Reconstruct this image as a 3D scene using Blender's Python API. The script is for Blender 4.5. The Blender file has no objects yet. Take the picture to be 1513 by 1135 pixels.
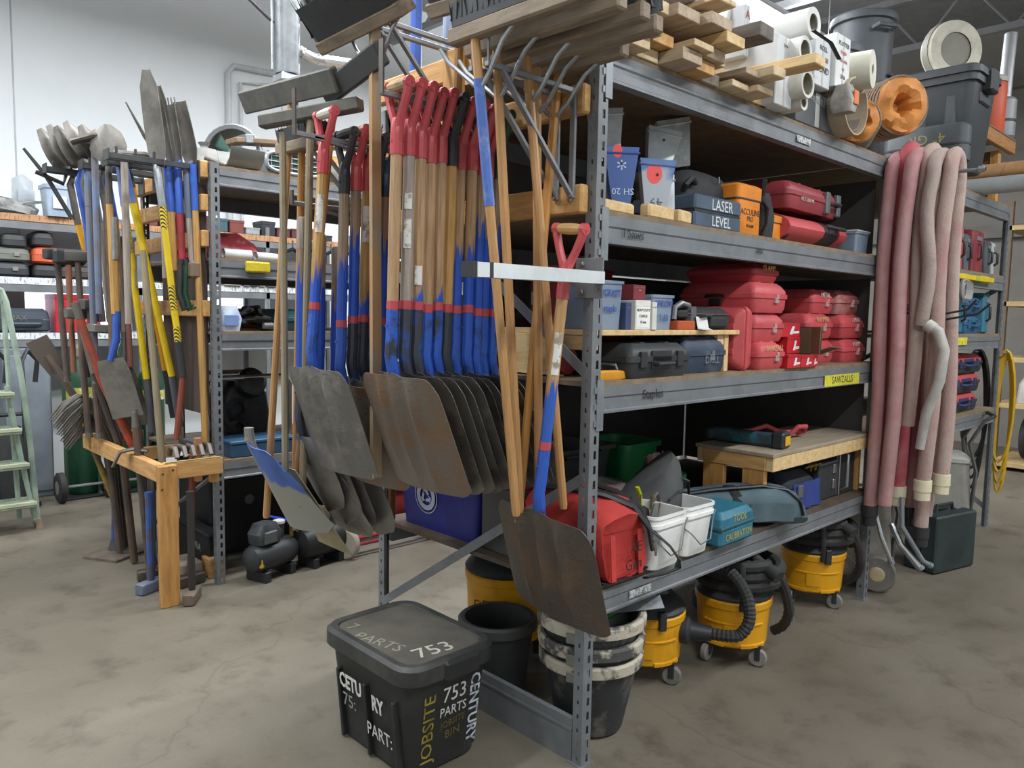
import bpy, bmesh, math, random
from mathutils import Vector, Matrix, Euler
from math import sin, cos, pi, radians as R
rnd = random.Random(7)
S = bpy.context.scene
COL = S.collection

# ------------------------------------------------------------------ camera, world, lamps, exposure
cam = bpy.data.objects.new('camera', bpy.data.cameras.new('camera'))
COL.objects.link(cam)
cam.data.lens = 26.98; cam.data.sensor_width = 36.0; cam.data.clip_start = .02
_f = Vector((.68830596, .71998828, -.08861031)).normalized()
_r = Vector((.72381381, -.68976391, .01786965)); _r = (_r - _f*_r.dot(_f)).normalized()
_u = _r.cross(_f)
cam.matrix_world = Matrix(((_r.x, _u.x, -_f.x, -1.90515), (_r.y, _u.y, -_f.y, -1.62042), (_r.z, _u.z, -_f.z, 1.53), (0, 0, 0, 1)))
S.camera = cam
S.view_settings.view_transform = 'Standard'; S.view_settings.look = 'None'
S.view_settings.gamma = 1; S.view_settings.use_curve_mapping = False
S.view_settings.exposure = 0.5
W = bpy.data.worlds.new('world'); S.world = W; W.use_nodes = True
W.node_tree.nodes['Background'].inputs[0].default_value = (.80, .90, 1, 1)
W.node_tree.nodes['Background'].inputs[1].default_value = .3

LAMP_Z = 4.25
LAMPS = [(-1.2, -2.6), (2.0, -2.6), (5.2, -2.6), (-1.6, 1.2), (1.6, 1.72), (4.75, 1.95), (-2.6, 3.7), (.9, 3.3), (4.6, 4.3)]
LAMP_W = 88
def lamp(x, y):
    u = bpy.data.lights.new('added_uplight', 'AREA'); u.shape = 'RECTANGLE'; u.size = 2.3; u.size_y = .1; u.energy = LAMP_W*.38; u.color = (.93, .97, 1.0)  # upward light added to brighten the ceiling and upper wall
    q = bpy.data.objects.new('added_uplight', u); COL.objects.link(q); q.location = (x, y, LAMP_Z + .09); q.rotation_euler = (pi, 0, 0)
    l = bpy.data.lights.new('tube_light', 'AREA'); l.shape = 'RECTANGLE'; l.size = 2.3; l.size_y = .22
    l.energy = LAMP_W; l.color = (.93, .97, 1.0)
    o = bpy.data.objects.new('tube_light', l); COL.objects.link(o); o.location = (x, y, LAMP_Z - .075)
for p in LAMPS: lamp(*p)

# ------------------------------------------------------------------ materials
def lin(h):
    h = h.lstrip('#'); c = [int(h[i:i+2], 16)/255 for i in (0, 2, 4)]
    return tuple(x/12.92 if x <= .04045 else ((x+.055)/1.055)**2.4 for x in c)
_M = {}
def M(c, r=.6, m=0.0, c2=None, sc=6.0, lo=.4, hi=.65, bump=0.0, stretch=None, bsc=None, det=4, spec=.5, emit=0, alpha=1, trans=0):
    """colour c with patches of c2 (dirt, wear, grain); procedural noise on object coordinates"""
    key = (c, r, m, c2, sc, lo, hi, bump, stretch, bsc, det, spec, emit, alpha, trans)
    if key in _M: return _M[key]
    mt = bpy.data.materials.new('m_' + c.strip('#')); mt.use_nodes = True
    nt = mt.node_tree; bs = nt.nodes['Principled BSDF']; L = nt.links.new
    bs.inputs['Roughness'].default_value = r; bs.inputs['Metallic'].default_value = m
    bs.inputs['Specular IOR Level'].default_value = spec
    bs.inputs['Alpha'].default_value = alpha; bs.inputs['Transmission Weight'].default_value = trans
    a = (*lin(c), 1); bs.inputs['Base Color'].default_value = a
    mt.diffuse_color = a
    if emit:
        bs.inputs['Emission Color'].default_value = a; bs.inputs['Emission Strength'].default_value = emit
    if c2 is None and not emit:
        c2 = '#%02x%02x%02x' % tuple(int(int(c.lstrip('#')[i:i+2], 16)*.86) for i in (0, 2, 4)); lo, hi = .3, .8
    if c2 or bump:
        tc = nt.nodes.new('ShaderNodeTexCoord'); oi = nt.nodes.new('ShaderNodeObjectInfo')
        ad = nt.nodes.new('ShaderNodeVectorMath'); ad.operation = 'MULTIPLY_ADD'
        ad.inputs[1].default_value = stretch or (1, 1, 1)
        mu = nt.nodes.new('ShaderNodeMath'); mu.operation = 'MULTIPLY'; mu.inputs[1].default_value = 19
        L(oi.outputs['Random'], mu.inputs[0]); L(tc.outputs['Object'], ad.inputs[0]); L(mu.outputs[0], ad.inputs[2])
        v = ad.outputs[0]
    if c2:
        n = nt.nodes.new('ShaderNodeTexNoise'); n.inputs['Scale'].default_value = sc; n.inputs['Detail'].default_value = det
        n.inputs['Roughness'].default_value = .65
        L(v, n.inputs['Vector'])
        mr = nt.nodes.new('ShaderNodeMapRange'); mr.inputs[1].default_value = lo; mr.inputs[2].default_value = hi
        L(n.outputs['Fac'], mr.inputs[0])
        mx = nt.nodes.new('ShaderNodeMix'); mx.data_type = 'RGBA'
        mx.inputs[6].default_value = a; mx.inputs[7].default_value = (*lin(c2), 1)
        L(mr.outputs[0], mx.inputs[0]); L(mx.outputs[2], bs.inputs['Base Color'])
    if bump:
        n2 = nt.nodes.new('ShaderNodeTexNoise'); n2.inputs['Scale'].default_value = bsc or sc*6; n2.inputs['Detail'].default_value = 3
        L(v, n2.inputs['Vector'])
        bp = nt.nodes.new('ShaderNodeBump'); bp.inputs['Strength'].default_value = bump; bp.inputs['Distance'].default_value = .01
        L(n2.outputs['Fac'], bp.inputs['Height']); L(bp.outputs[0], bs.inputs['Normal'])
    _M[key] = mt
    return mt

def plain(c, r=.5, m=0.0): return M(c, r, m)
STEEL = M('#7c7f82', .5, .25, '#6c6f72', 9, .4, .7)              # rack enamel
STEELL = M('#8b8f93', .45, .4, '#74787c', 9, .4, .7)
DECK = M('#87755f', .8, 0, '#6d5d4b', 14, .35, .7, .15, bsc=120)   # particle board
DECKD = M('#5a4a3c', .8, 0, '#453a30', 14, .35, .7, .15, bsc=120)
PINE = M('#c79a60', .65, 0, '#a87a45', 5, .4, .7, .08, (1, 7, 7))
PINEY = M('#c79a60', .65, 0, '#a87a45', 5, .4, .7, .08, (7, 1, 7))
PINEZ = M('#bf8d50', .65, 0, '#9d6e38', 5, .4, .7, .08, (7, 7, 1))
PINEL = M('#d9bb8a', .65, 0, '#bd9a66', 5, .4, .7, .08, (7, 1, 7))
ASH = M('#b4916a', .6, 0, '#8b6c4c', 9, .4, .72, .1, (9, 9, .6))     # shovel shafts
ASHG = M('#a1958a', .65, 0, '#7f746a', 9, .4, .72, .1, (9, 9, .6))
ASHY = M('#c09556', .6, 0, '#9a733d', 9, .4, .72, .1, (9, 9, .6))
DOWEL = M('#b98c5a', .45, 0, '#9f7444', 6, .4, .75, 0, (9, 9, .7))
DOWELG = M('#96896f', .55, 0, '#7a6e58', 6, .4, .75, 0, (9, 9, .7))
RED = M('#b94a4e', .38, 0, '#993a3f', 9, .5, .8)
BLACK = M('#262729', .5, 0, '#333436', 8, .4, .8)
BLACKP = M('#2e3032', .55, 0, '#424241', 7, .5, .8)
RUBBER = M('#2c2b2b', .75, 0, '#3b3936', 8, .45, .8)
CHROME = M('#b8babb', .25, .9)
GALV = M('#a9adb0', .38, .8, '#8d9194', 12, .4, .7)
IRON = M('#544f49', .5, .55, '#6b5a48', 10, .5, .75, .1)
BLUE = M('#3159b2', .45, 0, '#284a98', 9, .4, .7)
BLUEW = M('#2752b0', .5, 0, '#31353f', 12, .5, .72)
WHITE = M('#dcdedd', .5)
YEL = M('#e0c11e', .4)
AMB = M('#d99a10', .42, 0, '#b87d0a', 7, .5, .8)
GREEN = M('#1f4a34', .5, 0, '#183a29', 6)
CARD = M('#9f7b52', .8)
PAPER = M('#e3e2de', .7)

# ------------------------------------------------------------------ mesh builder
class B:
    def __init__(s): s.v = []; s.f = []; s.mi = []; s.cur = 0
    def add(s, vs, fs, T=None):
        o = len(s.v)
        s.v += [tuple(T @ Vector(p)) for p in vs] if T is not None else [tuple(p) for p in vs]
        s.f += [tuple(i+o for i in f) for f in fs]; s.mi += [s.cur]*len(fs)
        return s
    def box(s, x0, y0, z0, x1, y1, z1, T=None):
        x0, x1 = min(x0, x1), max(x0, x1); y0, y1 = min(y0, y1), max(y0, y1); z0, z1 = min(z0, z1), max(z0, z1)
        return s.add([(x0,y0,z0),(x1,y0,z0),(x1,y1,z0),(x0,y1,z0),(x0,y0,z1),(x1,y0,z1),(x1,y1,z1),(x0,y1,z1)],
              [(0,3,2,1),(4,5,6,7),(0,1,5,4),(1,2,6,5),(2,3,7,6),(3,0,4,7)], T)
    def cbox(s, x0, y0, z0, x1, y1, z1, c=.004, T=None):
        """box with chamfered edges"""
        x0, x1 = min(x0, x1), max(x0, x1); y0, y1 = min(y0, y1), max(y0, y1); z0, z1 = min(z0, z1), max(z0, z1)
        c = min(c, (x1-x0)*.45, (y1-y0)*.45, (z1-z0)*.45)
        def loop(z, i): return [(x0+i+c*(i==0), y0+i, z), (x1-i-c*(i==0), y0+i, z), (x1-i, y0+i+c*(i==0), z), (x1-i, y1-i-c*(i==0), z), (x1-i-c*(i==0), y1-i, z), (x0+i+c*(i==0), y1-i, z), (x0+i, y1-i-c*(i==0), z), (x0+i, y0+i+c*(i==0), z)]
        def inner(z): return [(x0+c, y0+c, z), (x1-c, y0+c, z), (x1-c, y0+c, z), (x1-c, y1-c, z), (x1-c, y1-c, z), (x0+c, y1-c, z), (x0+c, y1-c, z), (x0+c, y0+c, z)]
        def q(z): return [(x0+c,y0+c,z),(x1-c,y0+c,z),(x1-c,y1-c,z),(x0+c,y1-c,z)]
        vs = q(z0) + loop(z0+c, 0) + loop(z1-c, 0) + q(z1)
        fs = [(3,2,1,0), (20,21,22,23)]
        m = [0,1,1,2,2,3,3,0]
        for i in range(8):
            j = (i+1) % 8
            fs.append((4+i, 4+j, 12+j, 12+i))
            a, b_ = m[i], m[j]
            fs.append((a, b_, 4+j, 4+i) if a != b_ else (a, 4+j, 4+i))
            fs.append((12+i, 12+j, 20+b_, 20+a) if a != b_ else (12+i, 12+j, 20+a))
        return s.add(vs, fs, T)
    def loft(s, rings, T=None, caps=(1, 1), closed=True):
        n = len(rings[0]); vs = [p for r in rings for p in r]; fs = []
        for k in range(len(rings)-1):
            for i in range(n if closed else n-1):
                j = (i+1) % n
                fs.append((k*n+i, k*n+j, (k+1)*n+j, (k+1)*n+i))
        if caps[0]: fs.append(tuple(range(n-1, -1, -1)))
        if caps[1]: fs.append(tuple(range((len(rings)-1)*n, len(rings)*n)))
        return s.add(vs, fs, T)
    def rr(s, levels, T=None, n=4, caps=(1, 1)):
        """stack of rounded rectangles (z, hx, hy, r[, cx, cy])"""
        rings = []
        for l in levels:
            z, hx, hy, r = l[:4]; cx, cy = (l[4], l[5]) if len(l) > 4 else (0, 0)
            r = min(r, hx*.999, hy*.999); ring = []
            for q, (sx, sy) in enumerate(((1, 1), (-1, 1), (-1, -1), (1, -1))):
                for i in range(n+1):
                    a = q*pi/2 + i/n*pi/2
                    ring.append((cx+sx*(hx-r)+r*cos(a), cy+sy*(hy-r)+r*sin(a), z))
            rings.append(ring)
        return s.loft(rings, T, caps)
    def lathe(s, prof, n=16, T=None, caps=(1, 1)):
        return s.loft([[(r*cos(2*pi*i/n), r*sin(2*pi*i/n), z) for i in range(n)] for r, z in prof], T, caps)
    def tube(s, pts, r, n=8, caps=(1, 1), T=None, flat=1.0):
        pts = [Vector(p) for p in pts]; m = len(pts)
        rs = r if isinstance(r, (list, tuple)) else [r]*m
        rings = []; d0 = (pts[1]-pts[0]).normalized()
        u = d0.cross(Vector((0, 0, 1)));
        if u.length < .02: u = d0.cross(Vector((0, 1, 0)))
        u.normalize()
        for i in range(m):
            d = (pts[min(i+1, m-1)]-pts[max(i-1, 0)]).normalized()
            u = (u - d*u.dot(d));
            if u.length < 1e-6: u = d.orthogonal()
            u.normalize(); w = d.cross(u)
            rings.append([pts[i]+u*(rs[i]*cos(2*pi*k/n))+w*(rs[i]*flat*sin(2*pi*k/n)) for k in range(n)])
        return s.loft(rings, T, caps)
    def prism(s, poly, z0, z1, T=None):
        n = len(poly)
        return s.loft([[(x, y, z0) for x, y in poly], [(x, y, z1) for x, y in poly]], T)
    def sheet(s, grid, t, T=None):
        """grid[i][j] points -> sheet with thickness t (offset along local normals)"""
        a = len(grid); b_ = len(grid[0]); G = [[Vector(p) for p in row] for row in grid]; N = []
        for i in range(a):
            row = []
            for j in range(b_):
                du = G[min(i+1, a-1)][j]-G[max(i-1, 0)][j]; dv = G[i][min(j+1, b_-1)]-G[i][max(j-1, 0)]
                row.append(du.cross(dv).normalized())
            N.append(row)
        vs = [G[i][j] for i in range(a) for j in range(b_)] + [G[i][j]-N[i][j]*t for i in range(a) for j in range(b_)]
        o = a*b_; fs = []
        for i in range(a-1):
            for j in range(b_-1):
                p, q, r_, u = i*b_+j, (i+1)*b_+j, (i+1)*b_+j+1, i*b_+j+1
                fs += [(p, q, r_, u), (o+u, o+r_, o+q, o+p)]
        for i in range(a-1):
            fs += [(i*b_, o+i*b_, o+(i+1)*b_, (i+1)*b_), ((i+1)*b_+b_-1, o+(i+1)*b_+b_-1, o+i*b_+b_-1, i*b_+b_-1)]
        for j in range(b_-1):
            fs += [(j+1, o+j+1, o+j, j), ((a-1)*b_+j, o+(a-1)*b_+j, o+(a-1)*b_+j+1, (a-1)*b_+j+1)]
        return s.add(vs, fs, T)
    def mesh(s, name, mats, ang=.6):
        me = bpy.data.meshes.new(name); me.from_pydata(s.v, [], s.f); me.validate()
        for m in (mats if isinstance(mats, (list, tuple)) else [mats]): me.materials.append(m)
        if isinstance(mats, (list, tuple)) and len(me.polygons) == len(s.mi): me.polygons.foreach_set('material_index', s.mi)
        bm = bmesh.new(); bm.from_mesh(me); bmesh.ops.recalc_face_normals(bm, faces=bm.faces); bm.to_mesh(me); bm.free()
        me.polygons.foreach_set('use_smooth', [True]*len(me.polygons)); me.set_sharp_from_angle(angle=ang)
        return me
def TR(x=0, y=0, z=0, rx=0, ry=0, rz=0, s=1):
    return Matrix.Translation((x, y, z)) @ Euler((R(rx), R(ry), R(rz))).to_matrix().to_4x4() @ Matrix.Scale(s, 4)
def along(p, q):
    """matrix whose z axis runs from p to q"""
    p, q = Vector(p), Vector(q); d = q-p
    return Matrix.Translation(p) @ d.to_track_quat('Z', 'Y').to_matrix().to_4x4()

# ------------------------------------------------------------------ objects
def tag(o, label=None, cat=None, group=None, kind=None):
    if label: o['label'] = label
    if cat: o['category'] = cat
    if group: o['group'] = group
    if kind: o['kind'] = kind
    return o
def O(name, b, mats, parent=None, T=None, label=None, cat=None, group=None, kind=None):
    o = bpy.data.objects.new(name, b.mesh(name, mats) if isinstance(b, B) else b); COL.objects.link(o)
    if parent is not None: o.parent = parent
    if T is not None: o.matrix_local = T
    return tag(o, label, cat, group, kind)
def Th(name, label, cat, T=None, group=None):
    o = bpy.data.objects.new(name, None); COL.objects.link(o); o.empty_display_size = .1
    if T is not None: o.matrix_local = T
    return tag(o, label, cat, group)
def kids(o): return [c for c in COL.objects if c.parent == o]
def copy(o, T, label, parent=None, group=None, swap=None):
    """copy of a thing with its parts and sub-parts; swap = {material: material} for parts of another colour"""
    c = o.copy(); COL.objects.link(c); c.parent = parent
    if T is not None: c.matrix_local = T
    if label: c['label'] = label
    if group: c['group'] = group
    if swap and c.data and c.type == 'MESH':
        for i, sl in enumerate(c.material_slots):
            if sl.material in swap: sl.link = 'OBJECT'; sl.material = swap[sl.material]
    for k in o.children: copy(k, k.matrix_local.copy(), None, c, None, swap)
    return c
def text(parent, s, T, size, mat, name='lettering', ext=.0004, al='CENTER', sx=1.0, bold=0):
    cu = bpy.data.curves.new(name, 'FONT'); cu.body = s; cu.size = size; cu.extrude = ext; cu.align_x = al; cu.align_y = 'CENTER'
    cu.resolution_u = 2; cu.offset = bold*size; cu.materials.append(mat)
    o = bpy.data.objects.new(name, cu); COL.objects.link(o); o.parent = parent
    o.matrix_local = T @ Matrix.Diagonal((sx, 1, 1, 1))
    return o
# text frames: facing -Y, facing -X
def FY(x, y, z, roll=0): return Matrix.Translation((x, y, z)) @ Euler((pi/2, 0, 0)).to_matrix().to_4x4() @ Matrix.Rotation(R(roll), 4, 'Z')
def FX(x, y, z, roll=0): return Matrix.Translation((x, y, z)) @ Euler((pi/2, 0, -pi/2)).to_matrix().to_4x4() @ Matrix.Rotation(R(roll), 4, 'Z')
# ================================================================== SETTING
def concrete():
    mt = bpy.data.materials.new('concrete_floor'); mt.use_nodes = True; nt = mt.node_tree; L = nt.links.new
    bs = nt.nodes['Principled BSDF']; bs.inputs['Roughness'].default_value = .55; bs.inputs['Specular IOR Level'].default_value = .35
    tc = nt.nodes.new('ShaderNodeTexCoord')
    def noise(sc, det, rg=.6):
        n = nt.nodes.new('ShaderNodeTexNoise'); n.inputs['Scale'].default_value = sc; n.inputs['Detail'].default_value = det; n.inputs['Roughness'].default_value = rg
        L(tc.outputs['Object'], n.inputs['Vector']); return n.outputs['Fac']
    def mr(s, a, b_, c=0., d=1.):
        m = nt.nodes.new('ShaderNodeMapRange'); m.inputs[1].default_value = a; m.inputs[2].default_value = b_; m.inputs[3].default_value = c; m.inputs[4].default_value = d
        L(s, m.inputs[0]); return m.outputs[0]
    def mix(f, a, b_):
        m = nt.nodes.new('ShaderNodeMix'); m.data_type = 'RGBA'; L(f, m.inputs[0])
        for i, v in ((6, a), (7, b_)):
            if isinstance(v, str): m.inputs[i].default_value = (*lin(v), 1)
            else: L(v, m.inputs[i])
        return m.outputs[2]
    c = mix(mr(noise(1.1, 5), .35, .7), '#756e61', '#625b4f')
    c = mix(mr(noise(4.5, 6, .7), .52, .75), c, '#534c42')
    c = mix(mr(noise(60, 3), .55, .8, 0, .35), c, '#544d44')
    c = mix(mr(noise(2.3, 8, .75), .66, .74, 0, .5), c, '#968f7f')
    v = nt.nodes.new('ShaderNodeTexVoronoi'); v.feature = 'DISTANCE_TO_EDGE'; v.inputs['Scale'].default_value = .3
    wv = nt.nodes.new('ShaderNodeVectorMath'); wv.operation = 'MULTIPLY_ADD'; wv.inputs[1].default_value = (.5, .5, .5)
    nn = nt.nodes.new('ShaderNodeTexNoise'); nn.inputs['Scale'].default_value = 2.2; nn.inputs['Detail'].default_value = 5
    L(tc.outputs['Object'], nn.inputs['Vector']); L(nn.outputs['Color'], wv.inputs[0]); L(tc.outputs['Object'], wv.inputs[2]); L(wv.outputs[0], v.inputs['Vector'])
    c = mix(mr(v.outputs['Distance'], 0.001, .003, .2, 0), c, '#3d372f')
    L(c, bs.inputs['Base Color'])
    bp = nt.nodes.new('ShaderNodeBump'); bp.inputs['Strength'].default_value = .12; bp.inputs['Distance'].default_value = .01
    L(noise(35, 5), bp.inputs['Height']); L(bp.outputs[0], bs.inputs['Normal'])
    return mt
X0, X1, Y0, Y1, ZC = -5.0, 9.2, -5.5, 6.2, 5.2
WALLM = M('#e6e9ea', .75, 0, '#dde1e3', 1.2, .3, .8)
ENDM = M('#8a857e', .85, 0, '#7b766f', 2, .3, .8)
CEILM = M('#8b8c8f', .85)
O('floor', B().box(X0-.1, Y0-.1, -.1, X1+.1, Y1+.1, 0), concrete(), kind='structure')
O('wall_back', B().box(X0-.1, Y1, 0, X1+.1, Y1+.15, ZC), WALLM, kind='structure')
O('wall_left', B().box(X0-.15, Y0, 0, X0, Y1, ZC), WALLM, kind='structure')
O('wall_front', B().box(X0-.1, Y0-.15, 0, X1+.1, Y0, ZC), WALLM, kind='structure')
wr = O('wall_right', B().box(X1, Y0, 0, X1+.15, Y1, ZC), ENDM, kind='structure')
ce = O('ceiling', B().box(X0-.1, Y0-.1, ZC, X1+.1, Y1+.1, ZC+.1), CEILM, kind='structure')
# seams of the wall boards are shallow recess strips, one trim each
for i, x in enumerate((-.36, 2.1, 4.5, 6.9)):
    O('trim_%d' % (i+1), B().box(x-.006, Y1-.003, 0, x+.006, Y1+.001, ZC), M('#bfc3c5', .8), kind='structure')
# girts on the far end wall, open-web joists under the ceiling
GIRT = M('#77726c', .7)
for z in (2.6, 3.5, 4.4):
    O('girt', B().box(X1-.12, Y0, z, X1, Y1, z+.16), GIRT, wr)
def joist(x):
    b = B(); b.box(x-.04, Y0, ZC-.07, x+.04, Y1, ZC); b.box(x-.035, Y0, ZC-.62, x+.035, Y1, ZC-.55)
    y = Y0; k = 0
    while y < Y1-.5:
        b.tube([(x, y, ZC-.6), (x, y+.45, ZC-.05)], .014, 6); b.tube([(x, y+.45, ZC-.05), (x, y+.9, ZC-.6)], .014, 6); y += .9
    return O('joist', b, M('#8d8e90', .6, .1), ce)
for x in (-3, -.9, 1.2, 3.3, 5.4, 7.5): joist(x)
# hanging strip lights
def strip_light(x, y, lab):
    t = Th('strip_light', lab, 'light', TR(x, y, LAMP_Z), 'fluorescent strip lights under the ceiling')
    b = B(); b.prism([(-.17, -.07), (-.06, .05), (.06, .05), (.17, -.07), (.15, -.07), (.05, .035), (-.05, .035), (-.15, -.07)], -1.22, 1.22, Euler((pi/2, 0, pi/2)).to_matrix().to_4x4())
    O('reflector', b, WHITE, t)
    for s in (-1, 1):
        O('tube', B().tube([(-1.15, s*.055, -.03), (1.15, s*.055, -.03)], .016, 8), M('#f4f8ff', .4, emit=9), t)
        O('hanger', B().tube([(s*1.0, 0, .05), (s*1.0, 0, ZC-LAMP_Z-.02)], .004, 5), GALV, t)
for i, p in enumerate(LAMPS):
    if i == 5: strip_light(*p, 'lit fluorescent strip light hanging above the rack behind the paper rolls' if i == 5 else 'white fluorescent strip light with two tubes hanging from the joists')

# ================================================================== RACKS
def slotted(b, w, h, T, pitch=.05, sw=.014, sh=.028, off=.5, t=.0025):
    """thin face w x h in local x/z with a row of keyhole slots"""
    x0, x1 = w*off-sw/2, w*off+sw/2
    n = int(h/pitch); vs = []; fs = []
    def q(a, b_, c, d): o = len(vs); vs.extend([(a, 0, c), (b_, 0, c), (b_, 0, d), (a, 0, d)]); fs.append((o, o+1, o+2, o+3))
    q(0, x0, 0, h); q(x1, w, 0, h); z = 0
    for i in range(n):
        zc = (i+.5)*pitch; q(x0, x1, z, zc-sh/2); z = zc+sh/2
        o = len(vs)
        vs.extend([(x0, 0, zc-sh/2), (x1, 0, zc-sh/2), (x1-.003, 0, z), (x0+.003, 0, z), (x0, t, zc-sh/2), (x1, t, zc-sh/2), (x1, t, z), (x0, t, z)])
        fs.extend([(o, o+1, o+5, o+4), (o+1, o+2, o+6, o+5), (o+2, o+3, o+7, o+6), (o+3, o, o+4, o+7)])
    q(x0, x1, z, h)
    b.add(vs, fs, T)
def upright(p, x, y, h, sx=1, sy=1, m=None):
    """slotted angle post; corner at x,y, flanges along sx*X and sy*Y"""
    b = B()
    slotted(b, .045, h, Matrix.Translation((x, y, 0)) @ Matrix.Diagonal((sx, sy, 1, 1)), .05, .013, .028, .62)
    slotted(b, .04, h, Matrix.Translation((x, y, 0)) @ Matrix.Rotation(pi/2, 4, 'Z') @ Matrix.Diagonal((sy, -sx, 1, 1)), .05, .008, .015, .5)
    b.box(x, y+sy*.04, 0, x+sx*.014, y+sy*.042, h); b.box(x+sx*.045, y, 0, x+sx*.047, y+sy*.014, h)
    return O('upright', b, m or STEEL, p)
def beam(p, x0, x1, y, z, sy=1, hgt=.09, m=None):
    pr = [(0, 0), (.04, 0), (.04, -hgt), (0, -hgt), (0, -hgt+.008), (.005, -hgt+.012), (.005, -.040), (0, -.034)]
    T = Matrix(((0, 0, 1, 0), (sy, 0, 0, y), (0, 1, 0, z), (0, 0, 0, 1)))
    b = B(); b.prism(pr, x0, x1, T)
    return O('beam', b, m or STEEL, p)
def tabs(p, x, y, z, sy=1):
    b = B(); b.box(x, y-sy*.004, z-.15, x+.034, y, z+.02)
    for k in range(3): b.box(x-.012, y-sy*.003, z-.135+k*.055, x+.002, y, z-.115+k*.055)
    return O('beam_connector', b, STEELL, p)
rack = Th('storage_rack', 'long grey slotted steel storage rack loaded with tool cases, two bays deep along the aisle', 'rack', TR())
RD = 1.22; RX1, RX2 = 2.4, 4.66
for x, sx in ((0, 1), (RX1-.045, 1), (RX2, -1)):
    upright(rack, x, 0, 2.385, sx, 1); upright(rack, x, RD, 2.385, sx, -1)
SH = (2.376, 1.865, 1.305, .605); SH2 = (2.376, 1.87, 1.45, .90)
def deck(p, x0, x1, z, y0=.004, y1=RD-.004, m=DECK, y=0):
    return O('shelf_board', B().box(x0, y0+y, z-.017, x1, y1+y, z), m, p)
for z in SH:
    beam(rack, .045, RX1-.045, 0, z-.004); beam(rack, .045, RX1-.045, RD, z-.004, -1)
    tabs(rack, .028, 0, z); tabs(rack, RX1-.078, 0, z)
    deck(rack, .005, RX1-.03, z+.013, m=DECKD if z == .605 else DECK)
for z in SH2:
    beam(rack, RX1, RX2-.045, 0, z-.004); beam(rack, RX1, RX2-.045, RD, z-.004, -1)
    deck(rack, RX1-.02, RX2-.005, z+.013)
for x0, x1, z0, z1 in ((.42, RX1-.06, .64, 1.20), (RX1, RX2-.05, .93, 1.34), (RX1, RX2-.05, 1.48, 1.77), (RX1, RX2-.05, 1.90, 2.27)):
    O('added_back_sheet', B().box(x0, RD-.03, z0, x1, RD-.024, z1), M('#383634', .8), rack)  # dark sheets added to block lamplight and stand for shade behind the shelves
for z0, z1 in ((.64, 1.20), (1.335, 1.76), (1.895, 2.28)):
    O('added_shade_divider', B().box(RX1-.056, .06, z0, RX1-.050, RD-.04, z1), M('#403d3a', .8), rack)  # dark sheets added between the bays to stand for shade
def brace(p, x, a, b_, w=.035):
    (y0, z0), (y1, z1) = a, b_
    d = Vector((0, y1-y0, z1-z0)); n = Vector((0, -d.z, d.y)).normalized()*w/2
    P = [Vector((x, y0, z0)), Vector((x, y1, z1))]
    b = B(); b.add([P[0]-n, P[1]-n, P[1]+n, P[0]+n] + [v+Vector((.004, 0, 0)) for v in (P[0]-n, P[1]-n, P[1]+n, P[0]+n)], [(0,1,2,3),(7,6,5,4),(0,4,5,1),(1,5,6,2),(2,6,7,3),(3,7,4,0)])
    return O('end_brace', b, STEEL, p)
brace(rack, -.002, (1.19, .24), (.02, 1.0)); brace(rack, -.002, (.62, 1.76), (.03, 1.35)); brace(rack, -.002, (.62, 1.35), (1.2, 1.78))
for x in (RX1-.03, RX2-.01): brace(rack, x, (.03, .15), (1.2, 1.0)); brace(rack, x, (1.2, 1.1), (.03, 1.8))
b = B(); b.box(0, .045, .0, .004, 1.17, .115); b.box(0, .045, .12, .02, 1.17, .155); b.box(-.004, .045, .112, .03, 1.17, .122)
O('kick_plate', b, STEEL, rack)
for x, y in ((0, 0), (0, RD-.05), (RX1-.05, 0), (RX2-.05, 0)):
    O('foot_plate', B().box(x-.01, y-.01, 0, x+.06, y+.06, .004), STEEL, rack)
# 2x4 rails bolted across the near end
for i, z in enumerate((2.172, 1.86)):
    t = O('lumber_rail', B().cbox(-.042, .026, z, -.004, 1.19, z+.092, .006), PINEY, None, None, ('upper' if i == 0 else 'lower')+' wooden two-by-four rail bolted across the near rack end', 'lumber rail', 'wooden rails on the near rack end')
    for y in (.07, .45, .8, 1.12): O('bolt', B().lathe([(.011, 0), (.011, .006), (.005, .009)], 6, TR(-.042, y, z+.046, 0, -90)), GALV, t)
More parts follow.
